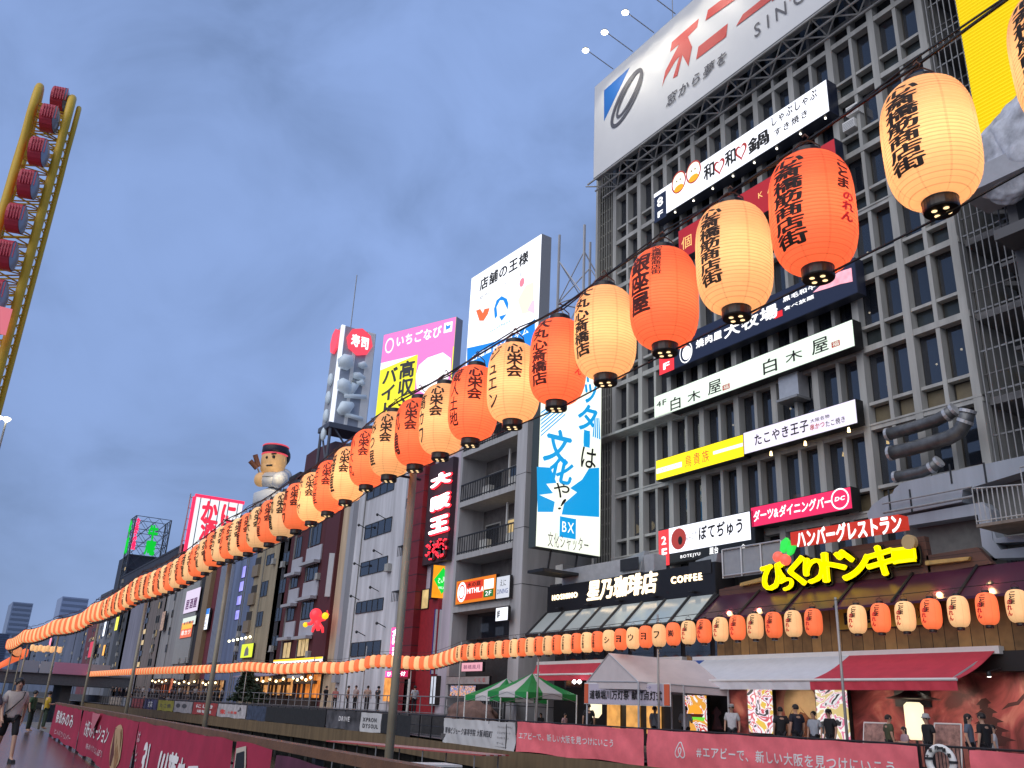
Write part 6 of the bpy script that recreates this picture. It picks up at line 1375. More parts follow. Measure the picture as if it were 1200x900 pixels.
SS = '心斎橋筋商店街'; DM = '大丸心斎橋店'
G1 = 'paper lanterns of the long near row'
ordn = lambda n: '%d%s' % (n, 'th' if 10 <= n % 100 <= 20 else {1: 'st', 2: 'nd', 3: 'rd'}.get(n % 10, 'th'))
for i, p in enumerate(pos):
    col = CREAM if i % 2 == 1 or i == 0 else ORANGE
    lod = 0 if i < 16 else (1 if i < 46 else 2)
    tx = []
    if i in (0, 1): tx = [(((SS, -31, .235, .325, -.29, .034, .03),), INKB)]
    elif i == 2: tx = [(((SS, -33, .235, .335, -.33, .034, .03),), INKB), ((('ことま', 50, .10, .27, .04, .045, .15),), INKD), ((('のれん', 52, .11, .02, -.20, .045, .15),), INKR)]
    elif i == 3: tx = [(((SS, -38, .195, .32, -.30, .034, .02),), INKB)]
    elif i == 4: tx = [((('銀座屋', -45, .21, .31, -.22, .035, 0), (SS, -12, .085, .38, .08, .03, 0)), INKD)]
    elif i == 5: tx = [(((DM, -50, .2, .37, -.29, .034, 0),), INKB)]
    elif i == 6: tx = [(((DM, -42, .2, .37, -.31, .034, 0),), INKD), ((('ことま', 46, .09, .17, .0, .035, .15),), INKD), ((('のれん', 48, .09, .0, -.2, .035, .15),), INKR)]
    elif i < 46:
        tx = [((('心栄会', 0 if i < 9 else -20, .165, .35, -.04, .032, 0), ('ジュエン' if i == 7 else '蔵人土地' if i == 8 else SIDE[i % len(SIDE)], -52 if i < 9 else -66, .14, .34 if i < 9 else .26, -.32, .02, 0)), INKB if col == CREAM else INKD)]
    if i in near_lab: lb = near_lab[i]
    elif i < 60: lb = '%s lantern with three black characters, %s from the right end of the long near row' % (col, ordn(i + 1))
    else: lb = 'small %s lantern in the crowded far end of the long near row' % col
    lantern(p, col, lod, lb, G1, tx, 1.07 if 1 < i < 12 else 1.0)
def cable(pts, r, label, nm='lantern_cable'):
    b = MB(); b.path(pts, r, 5); return tag(b.build(nm, BLACK), label, 'cable', 'lantern cables')
cable([Vector((4.40, .6, 5.5))] + [p + Vector((.02, 0, .625)) for p in pos], .012, 'upper black cable carrying the long near row of lanterns')
cable([Vector((4.43, .6, 5.65))] + [p + Vector((.05, 0, .66 + .05 * math.sin(i * 1.9))) for i, p in enumerate(pos)], .008, 'thin loose power wire twisting above the long near row of lanterns')
cable([Vector((4.46, .6, 4.50))] + [p + Vector((.03, 0, -.50)) for p in pos], .008, 'thin lower cable tying the bottoms of the near lanterns')
POLE = mat('pole_buff', (.30, .265, .19), .5, .1, var=.2, vscale=3); POLEG = mat('pole_grey', (.38, .37, .36), .5, .3, var=.1)
for i, y in enumerate(POLES):
    x = ctrl[0].x
    for a, b in zip(ctrl, ctrl[1:]):
        if a.y <= y <= b.y: x = a.x + (b.x - a.x) * (y - a.y) / (b.y - a.y)
    x += .34 if i == 0 else .25
    zt = 4.62 if i == 0 else 4.65
    t = thing('lantern_pole', 'buff metal pole carrying the near lantern row, %s from the camera' % ('nearest', 'second', 'third', 'fourth', 'fifth', 'sixth', 'seventh', 'eighth')[i], 'pole', (x, y, -.45), 'poles of the near lantern row')
    b = MB(); b.tube((x, y, -.45), (x, y, zt), .058, .052, 12); b.build('post', POLE, t, True)
    b = MB(); b.tube((x + .12, y, zt - .12), (x - .42, y, zt - .12), .018, n=6); b.tube((x, y, zt - .12), (x, y, 5.5), .03, n=6); b.tube((x, y, 5.49), (x - .32, y, 5.51), .016, n=6); b.build('bracket', DARK, t)
    b = MB(); b.tube((x, y, .55), (x, y, .80), .064, n=12); b.build('wrap', mat('pole_wrap', (.48, .46, .44), .7), t)
# ---- row over the far walkway
RS = [((1240, 706), 23.1), ((1065, 722), 23.1), ((985, 727), 23.1), ((870, 735), 23.1), ((780, 744), 23.1), ((700, 752), 23.3), ((620, 758), 23.7), ((541, 765), 24.3), ((532, 768.5), 25.1), ((515, 774), 26.2), ((500, 777), 26.5), ((484, 777), 26.6), ((455, 774.5), 26.4), ((434, 775), 26.3), ((425, 779), 26.2), ((398, 783), 26.0), ((369, 782), 25.9), ((330, 784), 25.8), ((290, 781), 25.7), ((270, 783), 25.6), ((225, 784.5), 25.3), ((180, 786), 25.0), ((140, 788), 24.8), ((103, 790), 24.6)]
rc = [atx(p, x) for p, x in RS]
rp_ = walk(rc, .80, .2)
KANA = {10: 'シ', 11: 'ョ', 12: 'ウ', 13: 'ヨ', 14: 'フ', 15: '㈱'}
G2 = 'paper lanterns of the row over the far walkway'
rest_o = MB(); shown = []
lastp = None
ii = 0
for q in rp_:
    if q.y > 112: break
    if abs(q.y - 17.9) < .42: continue                       # gap where a pole stands
    col = ORANGE if ii % 2 == 0 else CREAM
    lod = 1 if ii < 34 else 2
    tx = []
    px_ = None
    if ii < 16: tx = [((('ことま', -22, .15, .34, .02, .05, .12),), INKB), ((('のれん', -42, .15, .14, -.26, .05, .12),), INKR)]
    elif ii < 22: tx = [(((['㈱', 'フ', 'ヨ', 'ウ', 'ョ', 'シ'][ii - 16], -22, .22, .13, -.13, .03, 0),), INKB)]
    elif ii < 40: tx = [((('みなみ商店', -42, .12, .32, -.26, .04, 0),), INKB)]
    if ii < 45: lb = '%s lantern, %s from the right end of the row over the far walkway' % (col, ordn(ii + 1))
    else: lb = 'small %s lantern far along the row over the far walkway' % col
    lantern(q, col, lod, lb, G2, tx)
    shown.append(q); ii += 1
# ---- the far end, too small to tell apart
def far_row(pts, m, label, nm, r=.27, h=.42):
    b = MB()
    for q in pts: b.lathe([(LC, -h), (r * .9, -h * .75), (r, 0), (r * .9, h * .75), (LC, h)], 8, q)
    o = b.build(nm, m, None, True); o['kind'] = 'stuff'; o['label'] = label; o['category'] = 'lanterns'; return o
far_pts = [q for q in rp_ if q.y > 112]
far_row(far_pts[::2], P_OR, 'tiny orange lanterns merging into a band at the far end of the row', 'far_lanterns'); far_row(far_pts[1::2], P_CR, 'tiny cream lanterns merging into a band at the far end of the row', 'far_lanterns')
lp_ = walk([atz(p, 4.9) for p in ((-12, 787), (4, 778), (22, 769), (30, 765))], .9)
far_row(lp_, P_OR, 'band of tiny orange lanterns curving off the left edge', 'far_lanterns')
for i in range(8):
    p = aty((38 + i * 4.6, 759 + (i % 2) * 1.0 + i * .25), 170.0); lantern(p, CREAM, 2, 'tiny glowing cream lantern strung over the road bridge', 'lanterns over the road bridge', scale=1.25)
cable([q + Vector((0, 0, .62)) for q in shown], .012, 'upper black cable of the lantern row over the far walkway')
for i, (px, yb_, x) in enumerate((((979, 700), 0, 23.25), ((770.5, 720), 0, 23.3), ((632, 742), 0, 23.7), ((541, 752), 0, 24.4), ((483, 772), 0, 26.7), ((430, 757), 0, 26.4), ((369, 770), 0, 26.1), ((291, 774), 0, 25.9))):
    p = atx(px, x); z0 = .06
    t = thing('lantern_pole', 'slim grey pole of the far lantern row, %s counted from the right' % ('first', 'second', 'third', 'fourth', 'fifth', 'sixth', 'seventh', 'eighth')[i], 'pole', (x, p.y, z0), 'poles of the far lantern row')
    b = MB(); b.tube((x, p.y, z0), (x, p.y, p.z), .045, .04, 8); b.build('post', POLEG, t, True)
    b = MB(); b.lathe([(.09, 0), (.09, .05), (.05, .09)], 10, (x, p.y, z0)); b.build('base', STEEL, t)
# ================================================================== cloth banners, fences
def cloth(A, B, z0, z1, amp, seed, nx=48, nz=12):
    A, B = Vector(A), Vector(B); d = B - A; n = Vector((d.x, d.y, 0)).cross(ZV).normalized()
    L_ = d.length
    def P(s, t, lift=0.0):
        w = noise.noise(Vector((s * L_ * .55 + seed * 7.1, t * 1.3, seed))) * amp + noise.noise(Vector((s * L_ * 1.7 + (t - .5) * 2.2 + seed * 3, t * .8, seed + 9))) * amp * .55
        w += amp * .5 * math.sin(s * L_ * 2.2 + seed) * (1 - t) * .6
        q = A + d * s + ZV * (z0 + (z1 - z0) * t); q.z += (.012 * math.sin(s * L_ * 3.3) if t > .5 else .03 * math.sin(s * L_ * 1.4 + seed)) * (1 if t in (0, 1) else abs(t - .5))
        return q + n * (w + lift)
    V = [P(i / nx, j / nz) for j in range(nz + 1) for i in range(nx + 1)]
    F = [(j * (nx + 1) + i, j * (nx + 1) + i + 1, (j + 1) * (nx + 1) + i + 1, (j + 1) * (nx + 1) + i) for j in range(nz) for i in range(nx)]
    return P, V, F
def banner(label, A, B, z0, z1, m, amp=.03, seed=1, texts=(), group=None, name='cloth_banner', nx=48, cat='banner'):
    P, V, F = cloth(A, B, z0, z1, amp, seed, nx)
    c = (Vector(A) + Vector(B)) / 2
    t = thing(name, label, cat, (c.x, c.y, z0), group)
    b = MB(); b.add(V, F); b.build('cloth', m, t, True)
    for s, a0, a1, b0, b1, tm, kw in texts:
        TV, TF = lay(s, kw.get('vertical', False), kw.get('bold', .02), kw.get('gap', .06), 0, kw.get('shear', 0))
        bm = bmesh.new(); vs = [bm.verts.new((a0 + x * (a1 - a0), b0 + y * (b1 - b0), zz)) for x, y, zz in TV]
        for f in TF:
            try: bm.faces.new([vs[i] for i in f])
            except ValueError: pass
        for i in range(1, 60):
            x = i / 60
            if min(a0, a1) < x < max(a0, a1): bmesh.ops.bisect_plane(bm, geom=bm.verts[:] + bm.edges[:] + bm.faces[:], plane_co=(x, 0, 0), plane_no=(1, 0, 0))
        for i in range(1, 12):
            if b0 < i / 12 < b1: bmesh.ops.bisect_plane(bm, geom=bm.verts[:] + bm.edges[:] + bm.faces[:], plane_co=(0, i / 12, 0), plane_no=(0, 1, 0))
        bm.verts.index_update()
        mb = MB(); mb.add([P(v.co.x, v.co.y, .012 + v.co.z * .3) for v in bm.verts], [tuple(v.index for v in f.verts) for f in bm.faces]); bm.free()
        mb.build('lettering', tm, t)
    return t, P
PINK = mat('pink_cloth', (.86, .17, .20), .75, var=.12, vscale=2.5); DRED = mat('dark_red_cloth', (.38, .020, .060), .7, var=.18, vscale=2); WCL = mat('white_cloth', (.60, .60, .60), .75, var=.08, vscale=2)
WTX = mat('white_cloth_print', (.80, .78, .78), .7); GTX = mat('grey_cloth_print', (.09, .09, .10), .7); PTX = mat('pale_pink_print', (.62, .42, .45), .7)
# ---- near railing with dark red festival banners
WOODR = mat('rail_timber', (.17, .085, .045), .55, var=.3, vscale=4, bump=.2)
nr = thing('near_railing', 'brown timber topped railing along the near walkway', 'railing', (railx(15), 15, 0))
b = MB(); ys = [-4 + i * 2 for i in range(22)] + [38.2]
for y0, y1 in zip(ys, ys[1:]):
    b.hexa([(railx(y0) - .07, y0, 1.06), (railx(y0) + .07, y0, 1.06), (railx(y1) + .07, y1, 1.06), (railx(y1) - .07, y1, 1.06), (railx(y0) - .07, y0, 1.14), (railx(y0) + .07, y0, 1.14), (railx(y1) + .07, y1, 1.14), (railx(y1) - .07, y1, 1.14)])
b.build('top_rail', WOODR, nr)
for y in ys: MB().box(railx(y) - .04, y - .04, 0, railx(y) + .04, y + .04, 1.055).build('post', DARK, nr)
b = MB()
for z in (.25, .55, .82): b.tube((railx(-4), -4, z), (railx(38), 38, z), .016, n=6)
b.build('lower_rail', DARK, nr)
def rp2(y): return (railx(y) - .085, y, 0)
cut = [atz((57, 821), 1.1).y, 27.6, 17.8, 11.1, 10.55, 9.3]
banner('far dark red banner at the end of the near railing, white characters', rp2(37.6), rp2(27.9), .06, 1.07, DRED, .035, 2, [('祭飲みのみ', .18, .80, .45, .85, WTX, {}), ('とんぼりリバー', .25, .85, .12, .28, PTX, {})], 'dark red banners on the near railing')
t, P = banner('dark red banner on the near railing with a folded over pink corner and food picture', rp2(27.5), rp2(17.9), .06, 1.07, DRED, .04, 3, [('お好みセーション', .14, .62, .42, .80, WTX, {}), ('味めぐりとんぼり', .25, .58, .16, .30, PTX, {})], 'dark red banners on the near railing')
MB().add([P(.30, 1.0, .05), P(.46, .99, .05), P(.36, .55, .09), P(.33, .72, .08)], [(0, 1, 2, 3)]).build('folded_corner', mat('pale_underside', (.55, .16, .20), .7), t)
b = MB(); n = 20
b.add([P(.78 + .09 * math.cos(2 * math.pi * i / n), .45 + .43 * math.sin(2 * math.pi * i / n), .014) for i in range(n)], [tuple(range(n))]); b.build('picture_rim', mat('rim_gold', (.5, .33, .18), .6), t)
for cx, cc in ((.742, (.14, .04, .03)), (.812, (.34, .17, .07))):
    b = MB(); b.add([P(cx + .035 * math.cos(2 * math.pi * i / n), .45 + .36 * math.sin(2 * math.pi * i / n), .018) for i in range(n)], [tuple(range(n))]); b.build('picture', mat('food_print_%d' % (cx * 1000), cc, .6, var=.5, vscale=9), t)
banner('nearest long dark red banner on the near railing with big white characters', rp2(17.5), rp2(10.75), .06, 1.07, DRED, .04, 4, [('はしご', .02, .06, .25, .85, PTX, {'vertical': True}), ('3!', .13, .22, .18, .72, WTX, {'bold': .04}), ('川落ちていま', .36, .98, .10, .70, WTX, {'bold': .045})], 'dark red banners on the near railing')
t, P = banner('dark red banner end with a cream outlined head picture on the near railing', rp2(10.6), rp2(9.2), .06, 1.07, DRED, .02, 5, [], 'dark red banners on the near railing', nx=16)
hp = [(.06, 0), (.05, .93), (.34, .97), (.42, .80), (.46, 0)]
MB().add([P(a, b_, .012) for a, b_ in hp], [tuple(range(5))]).build('picture_rim', mat('print_cream', (.55, .48, .40), .7), t)
MB().add([P(a, b_, .016) for a, b_ in [(.10, 0), (.09, .88), (.32, .92), (.38, .78), (.41, 0)]], [tuple(range(5))]).build('picture_hair', BLACK, t)
MB().add([P(a, b_, .020) for a, b_ in [(.13, 0), (.14, .55), (.22, .68), (.32, .60), (.36, .35), (.36, 0)]], [tuple(range(6))]).build('picture_face', mat('print_skin', (.45, .25, .15), .7), t)
banner('dull violet banner below the rail at the bottom of the picture', rp2(9.0), rp2(5.5), .06, 1.02, mat('violet_cloth', (.10, .022, .05), .7, var=.3, vscale=3), .03, 6, [], 'dark red banners on the near railing')
# ---- far bank fence: rail, posts, banners
ff = thing('far_fence', 'dark metal fence along the far walkway carrying the banners', 'fence', (22.8, 26, 0))
FE = [(22.8, 8), (22.8, 36), (23.9, 44), (25.4, 54), (25.5, 110), (24.5, 160)]
b = MB()
for (x0, y0), (x1, y1) in zip(FE, FE[1:]):
    for z in (1.2, .15, .65): b.tube((x0 + .06, y0, z), (x1 + .06, y1, z), .03 if z > 1 else .018, n=6)
b.build('rail', DARK, ff)
b = MB()
for (x0, y0), (x1, y1) in zip(FE, FE[1:]):
    n = int(math.hypot(x1 - x0, y1 - y0) / 1.8)
    for i in range(n): f = i / n; b.box(x0 + (x1 - x0) * f + .02, y0 + (y1 - y0) * f - .03, 0, x0 + (x1 - x0) * f + .09, y0 + (y1 - y0) * f + .03, 1.2)
b.build('post', DARK, ff, kind='stuff')
b = MB()
for y in [36.5 + .16 * i for i in range(70)] + [14.2 + .1 * i for i in range(14)]:
    x = 22.8 if y < 36 else 22.8 + (y - 36) * .14; b.tube((x + .06, y, .15), (x + .06, y, 1.2), .012, n=4)
b.build('baluster', DARK, ff, kind='stuff')
bpt = lambda px, x=22.72: (x, atx(px, x).y, 0)
AIR = '#エアビーで、新しい大阪を見つけにいこう'
def belo(P, s0, t0, ds, dt, t, m):
    pts = [(0, 1.0), (-.18, .93), (-.32, .70), (-.62, .18), (-.80, -.25), (-.82, -.55), (-.62, -.85), (-.38, -.88), (-.12, -.70), (.08, -.42), (.22, -.12), (.24, .10), (.14, .27), (0, .32), (-.14, .27), (-.24, .10), (-.22, -.12), (-.08, -.42), (.12, -.70), (.38, -.88), (.62, -.85), (.82, -.55), (.80, -.25), (.62, .18), (.32, .70), (.18, .93), (0, 1.0)]
    b = MB(); V = []
    w = .075
    for i, (x, y) in enumerate(pts):
        x0, y0 = pts[max(i - 1, 0)]; x1, y1 = pts[min(i + 1, len(pts) - 1)]; dx, dy = x1 - x0, y1 - y0; l = math.hypot(dx, dy) or 1
        nx_, ny_ = -dy / l * w, dx / l * w
        V += [P(s0 + (x + nx_) * ds, t0 + (y + ny_) * dt, .014), P(s0 + (x - nx_) * ds, t0 + (y - ny_) * dt, .014)]
    b.add(V, [(2 * i, 2 * i + 1, 2 * i + 3, 2 * i + 2) for i in range(len(pts) - 1)]); b.build('loop_emblem', m, t)
t, P = banner('nearer long pink banner with a looped emblem and white slogan on the far fence', bpt((758, 854)), bpt((1075, 874)), -.04, 1.17, PINK, .085, 11, [(AIR, .235, .93, .36, .66, WTX, {'bold': .015})], 'pink banners on the far fence', nx=90)
belo(P, .165, .50, .026, .22, t, WTX)
t, P = banner('farther pink banner with the same white slogan, joining the white banner', bpt((606, 848)), bpt((754, 853)), -.04, 1.17, PINK, .085, 12, [(AIR[1:], .02, .80, .42, .66, WTX, {'bold': .015})], 'pink banners on the far fence', nx=80)
banner('pink banner at the right bottom corner beyond the life ring', bpt((1135, 877)), (22.72, 9.0, 0), -.04, 1.15, PINK, .085, 13, [], 'pink banners on the far fence', nx=60)
wa, wb = Vector((23.75, 43.6, 0)), Vector(bpt((604, 848)))
banner('crumpled white school banner with black characters on the far fence', wa, wb, -.10, 1.12, WCL, .09, 14, [('専修ビジョーク高等学院 大阪梅田町', .03, .72, .40, .66, GTX, {'bold': .02}), ('ファッションデザイン', .78, .97, .78, .86, mat('pale_grey_print', (.25, .25, .26), .7), {}), ('ビジュアルアート', .78, .94, .58, .66, mat('pale_grey_print', (.25, .25, .26)), {}), ('マンガイラスト', .78, .92, .40, .48, mat('pale_grey_print', (.25, .25, .26)), {}), ('ゲーム', .78, .86, .22, .30, mat('pale_grey_print', (.25, .25, .26)), {})], None, nx=70)
def lx(y): return 25.4 if y > 54 else 23.9 + (y - 44) * .15
def lbn(label, pa, pb, m, texts=(), z0=-.05, z1=1.12, seed=1, grp='small banners on the far fence', amp=.05):
    ya, yb = atx(pa, 25.35).y, atx(pb, 25.35).y
    return banner(label, (lx(ya) - .08, ya, 0), (lx(yb) - .08, yb, 0), z0, z1, m, amp, seed, texts, grp, nx=24)
MESHB = mat('dark_mesh', (.022, .024, .027), .8, var=.3, vscale=3)
for i, (a, b_) in enumerate(((449, 472), (472, 496))): lbn('dark mesh screen panel, %s of the white school banner' % ('second to the left', 'just left')[i], (a, 836), (b_, 838), MESHB, seed=20 + i, amp=.01, grp='dark mesh panels on the far fence')
lbn('white banner with blocky blue black letters left of the near pole', (424, 835), (448, 836), WCL, [('XPRON\nDYSOUL', .12, .88, .2, .75, GTX, {'bold': .05})], seed=22)
lbn('grey photo banner with white letters and pale figures on the far fence', (384, 832), (423, 834), mat('grey_photo', (.09, .09, .10), .6, var=.7, vscale=1.2), [('DRIVE', .38, .72, .45, .72, WTX, {'bold': .03})], seed=23)
for i, (a, b_) in enumerate(((291, 313), (313, 346), (346, 366), (366, 383))): lbn('dark screen panel on the far fence, %s from the white round emblem banner' % ('first', 'second', 'third', 'fourth')[i], (a, 827 + i), (b_, 828 + i), MESHB if i else mat('blue_grey_print', (.05, .07, .12), .7, var=.6, vscale=2.5), seed=24 + i, amp=.01, grp='dark mesh panels on the far fence')
for i, (a, b_, c, tx, l) in enumerate(((257, 290, (.50, .48, .50), [('朱', .1, .3, .2, .6, HRT, {'bold': .05}), ('心斎橋', .38, .7, .3, .5, HRT, {}), ('♪', .72, .86, .5, .85, GTX, {})], 'white banner with red round emblem on the far fence'), (228, 256, (.42, .06, .06), [('にしき', .15, .85, .55, .85, WTX, {'bold': .04}), ('道頓堀', .2, .8, .15, .4, WTX, {'bold': .03})], 'red banner with white lettering behind the second pole'), (206, 227, (.42, .40, .42), [('●●', .1, .7, .4, .8, GTX, {})], 'white and grey banner with two dark round shapes on the far fence'), (187, 205, (.42, .38, .06), [('たこ焼', .15, .85, .3, .7, GTX, {})], 'mustard yellow banner on the far fence'), (171, 186, (.10, .10, .22), [('祭', .3, .7, .2, .8, WTX, {})], 'violet blue banner on the far fence'), (157, 170, (.42, .10, .10), [], 'dull red banner on the far fence'), (145, 156, (.36, .38, .42), [], 'pale grey banner on the far fence'), (130, 144, (.42, .36, .30), [], 'pale cream banner far along the fence'))):
    lbn(l, (a, 812 + (a - 130) * .075), (b_, 812 + (b_ - 130) * .075), mat('small_cloth_%s' % 'abcdefgh'[i], c, .7, var=.35, vscale=2.0), tx, seed=40 + i)
# life ring
c = atx((1105, 893), 22.7); lr = thing('life_ring', 'white life ring with black characters hanging on the far fence', 'life ring', (22.68, c.y, c.z))
b = MB(); n, k = 28, 10; V = []; F = []
for i in range(n):
    a = 2 * math.pi * i / n
    for j in range(k): q = 2 * math.pi * j / k; r = .34 + .095 * math.cos(q); V.append(Vector((22.62 + .075 * math.sin(q), c.y + r * math.cos(a), c.z + r * math.sin(a))))
F = [(i * k + j, ((i + 1) % n) * k + j, ((i + 1) % n) * k + (j + 1) % k, i * k + (j + 1) % k) for i in range(n) for j in range(k)]
b.add(V, F); b.build('ring', WHITE, lr, True)
pl = FX(22.62).off(.078)
for ch, a in zip('大阪府建築', (160, 128, 96, 60, 30)):
    u, z = -c.y + .34 * math.cos(math.radians(a)), c.z + .34 * math.sin(math.radians(a)); put_text(lr, pl, ch, u - .055, u + .055, z - .055, z + .055, INK, d=.002, bold=.03)
b = MB(); [b.lathe([(.112, -.03), (.112, .03)], 10, (22.62, c.y + .34 * math.cos(a), c.z + .34 * math.sin(a))) for a in (.2, 1.75, 3.1, 4.7)]; b.build('band', DARK, lr)
# ---- upper terrace railing
ur = thing('terrace_railing', 'grey bar railing along the upper terrace above the mesh panels', 'railing', (27.75, 60, 1.18))
b = MB()
for z in (2.28, 1.75, 1.3): b.tube((27.75, 44.2, z), (27.75, 150, z), .035 if z > 2 else .02, n=6)
b.build('rail', STEEL, ur)
b = MB(); [b.tube((27.75, 44.2 + i * 1.7, 1.18), (27.75, 44.2 + i * 1.7, 2.28), .035, n=6) for i in range(62)]; b.build('post', STEEL, ur, kind='stuff')
b = MB(); [b.tube((27.75, 44.4 + i * .22, 1.3), (27.75, 44.4 + i * .22, 2.28), .012, n=4) for i in range(28)]; b.build('baluster', STEEL, ur, kind='stuff')
tf = MB(); tf.box(27.45, 44.0, .07, 27.599, 330, 1.25); struct('terrace_face', tf, mat('terrace_face', (.07, .07, .072), .7, var=.3))
# bundled tarpaulin beside the green tents
b = MB(); bm = bmesh.new(); bmesh.ops.create_icosphere(bm, subdivisions=4, radius=1); c = atx((548, 838), 26.4)
b.add([Vector((26.6, c.y, 1.15)) + Vector((v.co.x * .6, v.co.y * 2.6, v.co.z * .95)) * (1 + .25 * noise.noise(v.co * 2.2)) for v in bm.verts], [tuple(w.index for w in f.verts) for f in bm.faces]); bm.free()
tag(b.build('tarpaulin_heap', mat('brown_tarp', (.20, .12, .095), .7, var=.4, vscale=2, bump=.5, bscale=6), None, True), 'heap covered with brown tarpaulin beside the green tents', 'tarpaulin')
g = MB(); g.box(23.7, 6, .061, 31.0, 43.8, .36); struct('promenade_step', g, mat('promenade', (.12, .115, .115), .6, var=.25))
# ================================================================== tents
def popup(label, cx, cy, ze, zp, h=1.5, floor=.36, rot=0.0):
    t = thing('popup_tent', label, 'tent', (cx, cy, floor), 'green and white popup tents')
    R2 = Matrix.Rotation(rot, 3, 'Z'); C0 = Vector((cx, cy, 0))
    cr = [C0 + R2 @ Vector((a * h, b_ * h, 0)) for a, b_ in ((-1, -1), (1, -1), (1, 1), (-1, 1))]
    G, Wm = MB(), MB(); top = C0 + ZV * zp
    for i in range(4):
        A, Bq = cr[i] + ZV * ze, cr[(i + 1) % 4] + ZV * ze
        for f0, f1, m_ in ((0, .3, G), (.3, .7, Wm), (.7, 1, G)):
            p, q = A + (Bq - A) * f0, A + (Bq - A) * f1; m1, m2 = p + (top - p) * .5 - ZV * .05, q + (top - q) * .5 - ZV * .05
            m_.add([p, q, m2, m1, top], [(0, 1, 2, 3), (3, 2, 4)]); m_.add([p - ZV * .26, q - ZV * .26, q, p], [(0, 1, 2, 3)])
    G.build('green_panel', mat('tent_green', (.015, .26, .06), .6, var=.1), t); Wm.build('white_panel', mat('tent_white', (.58, .58, .58), .6, var=.05), t)
    for c in cr: MB().tube(c + ZV * floor, c + ZV * ze, .035, n=6).build('leg', WHITE, t)
    b = MB()
    for i in range(4): A, Bq = cr[i], cr[(i + 1) % 4]; b.tube(A + ZV * (ze - .35), (A + Bq) / 2 + ZV * (ze - .02), .015, n=5); b.tube(Bq + ZV * (ze - .35), (A + Bq) / 2 + ZV * (ze - .02), .015, n=5)
    b.build('strut', STEEL, t)
def fit(px, X, z): p = atx(px, X); return p
p1_ = atx((624, 789), 25.3); popup('nearer green and white popup tent by the pink banner', p1_.x, p1_.y, p1_.z - .92, p1_.z, 1.55, rot=.1)
p2_ = atx((594, 795), 26.2); popup('farther green and white popup tent half behind the nearer one', p2_.x, p2_.y, p2_.z - .92, p2_.z, 1.55, rot=.1)
wt = thing('festival_tent', 'white gable festival tent with a written banner under its eave', 'tent', (24.7, 28, .36))
FL, FR = Vector((23.05, 30.3, 2.9)), Vector((23.05, 27.1, 2.87)); RR = Vector((26.4, 25.75, 2.80)); RL = RR + Vector((0, 3.2, .03)); RF = Vector((23.05, 28.9, 3.95)); RB = Vector((26.4, 27.5, 3.84))
TW = mat('tent_canvas', (.62, .55, .55), .7, var=.08, vscale=2)
b = MB()
def sheet(a, b_, c, d, dip=.0, k=8):
    V = []; F = []
    for i in range(k + 1):
        for j in range(k + 1):
            s, t2 = i / k, j / k; q = (a * (1 - s) + b_ * s) * (1 - t2) + (d * (1 - s) + c * s) * t2; q = q - ZV * dip * math.sin(math.pi * t2) * (.4 + .6 * math.sin(math.pi * s)); V.append(q)
    for i in range(k):
        for j in range(k): F.append((i * (k + 1) + j, (i + 1) * (k + 1) + j, (i + 1) * (k + 1) + j + 1, i * (k + 1) + j + 1))
    b.add(V, F)
sheet(FR, RR, RB, RF, .10); sheet(RL, FL, RF, RB, .10); b.add([FL, FR, RF], [(0, 1, 2)]); b.add([RR, RL, RB], [(0, 1, 2)])
for A, Bq in ((FL, FR), (FR, RR), (RR, RL)): b.add([A - ZV * .3, Bq - ZV * .3, Bq, A], [(0, 1, 2, 3)])
b.build('canopy', TW, wt, True)
for A in (FL, FR, RR, RL, (FR + RR) / 2): MB().tube(Vector((A.x, A.y, .36)), A, .04, n=8).build('leg', ALU, wt)
b = MB()
for A, Bq in ((FL, FR), (FR, RR), (RR, RL), (RF, RB), (FL, RF), (FR, RF)): b.tube(A - ZV * .03, Bq - ZV * .03, .028, n=6)
b.build('frame_tube', ALU, wt)
HPN = Plane(FL + Vector((.2, -.1, 0)), (FR - FL + Vector((.9, 0, 0))))
hb_ = Sign('hanging_banner', 'lilac white hanging banner with black festival writing and orange ends under the festival tent', 'banner', Plane((22.96, 30.3, 0), (.12, -.99, 0)), (684, 800), (686, 823), (785, 803), (785, 828), depth=.03, face=mat('lilac_cloth', (.52, .47, .56), .7), body=WHITE)
hb_.fpanel(0, .05, 0, 1, mat('orange_end', (.65, .12, .05), .7)); hb_.fpanel(.94, 1, 0, 1, mat('orange_end', (.65, .12, .05))); hb_.ftext('道頓堀川万灯祭 献灯点灯式', .07, .92, .22, .68, INK, bold=.02, gap=.02); hb_.ftext('ミナミまち育てネットワーク', .30, .80, .76, .90, mat('blue_ink', (.03, .08, .35)))
for px in ((673, 799), (679, 799)):
    c = atx(px, 27.6); b = MB(); b.lathe([(.02, -.1), (.11, -.02), (.11, .02), (.03, .1)], 10, c); tag(b.build('work_lamp', glow('work_lamp', '#f4f6ff', 6.), None, True), 'glaring white work lamp under the red awning, %s of the pair' % ('left' if px[0] == 673 else 'right'), 'lamp', 'pair of work lamps')
sl_ = thing('standing_lantern', 'tall glowing white standing lantern with a dark umbrella hat before the mural', 'lantern', atx((1072, 850), 27.4))
c = atx((1072, 843), 27.4); b = MB(); b.lathe([(.20, -.62), (.30, -.5), (.30, .42), (.20, .52)], 16, c); b.build('shade', glow('stand_lantern', '#fff0c8', 1.0), sl_, True)
b = MB(); b.lathe([(.85, .62), (.45, .74), (.05, .95)], 16, c); b.build('hat', DARK, sl_); MB().tube((c.x, c.y, .36), c, .04).build('post', DARK, sl_)
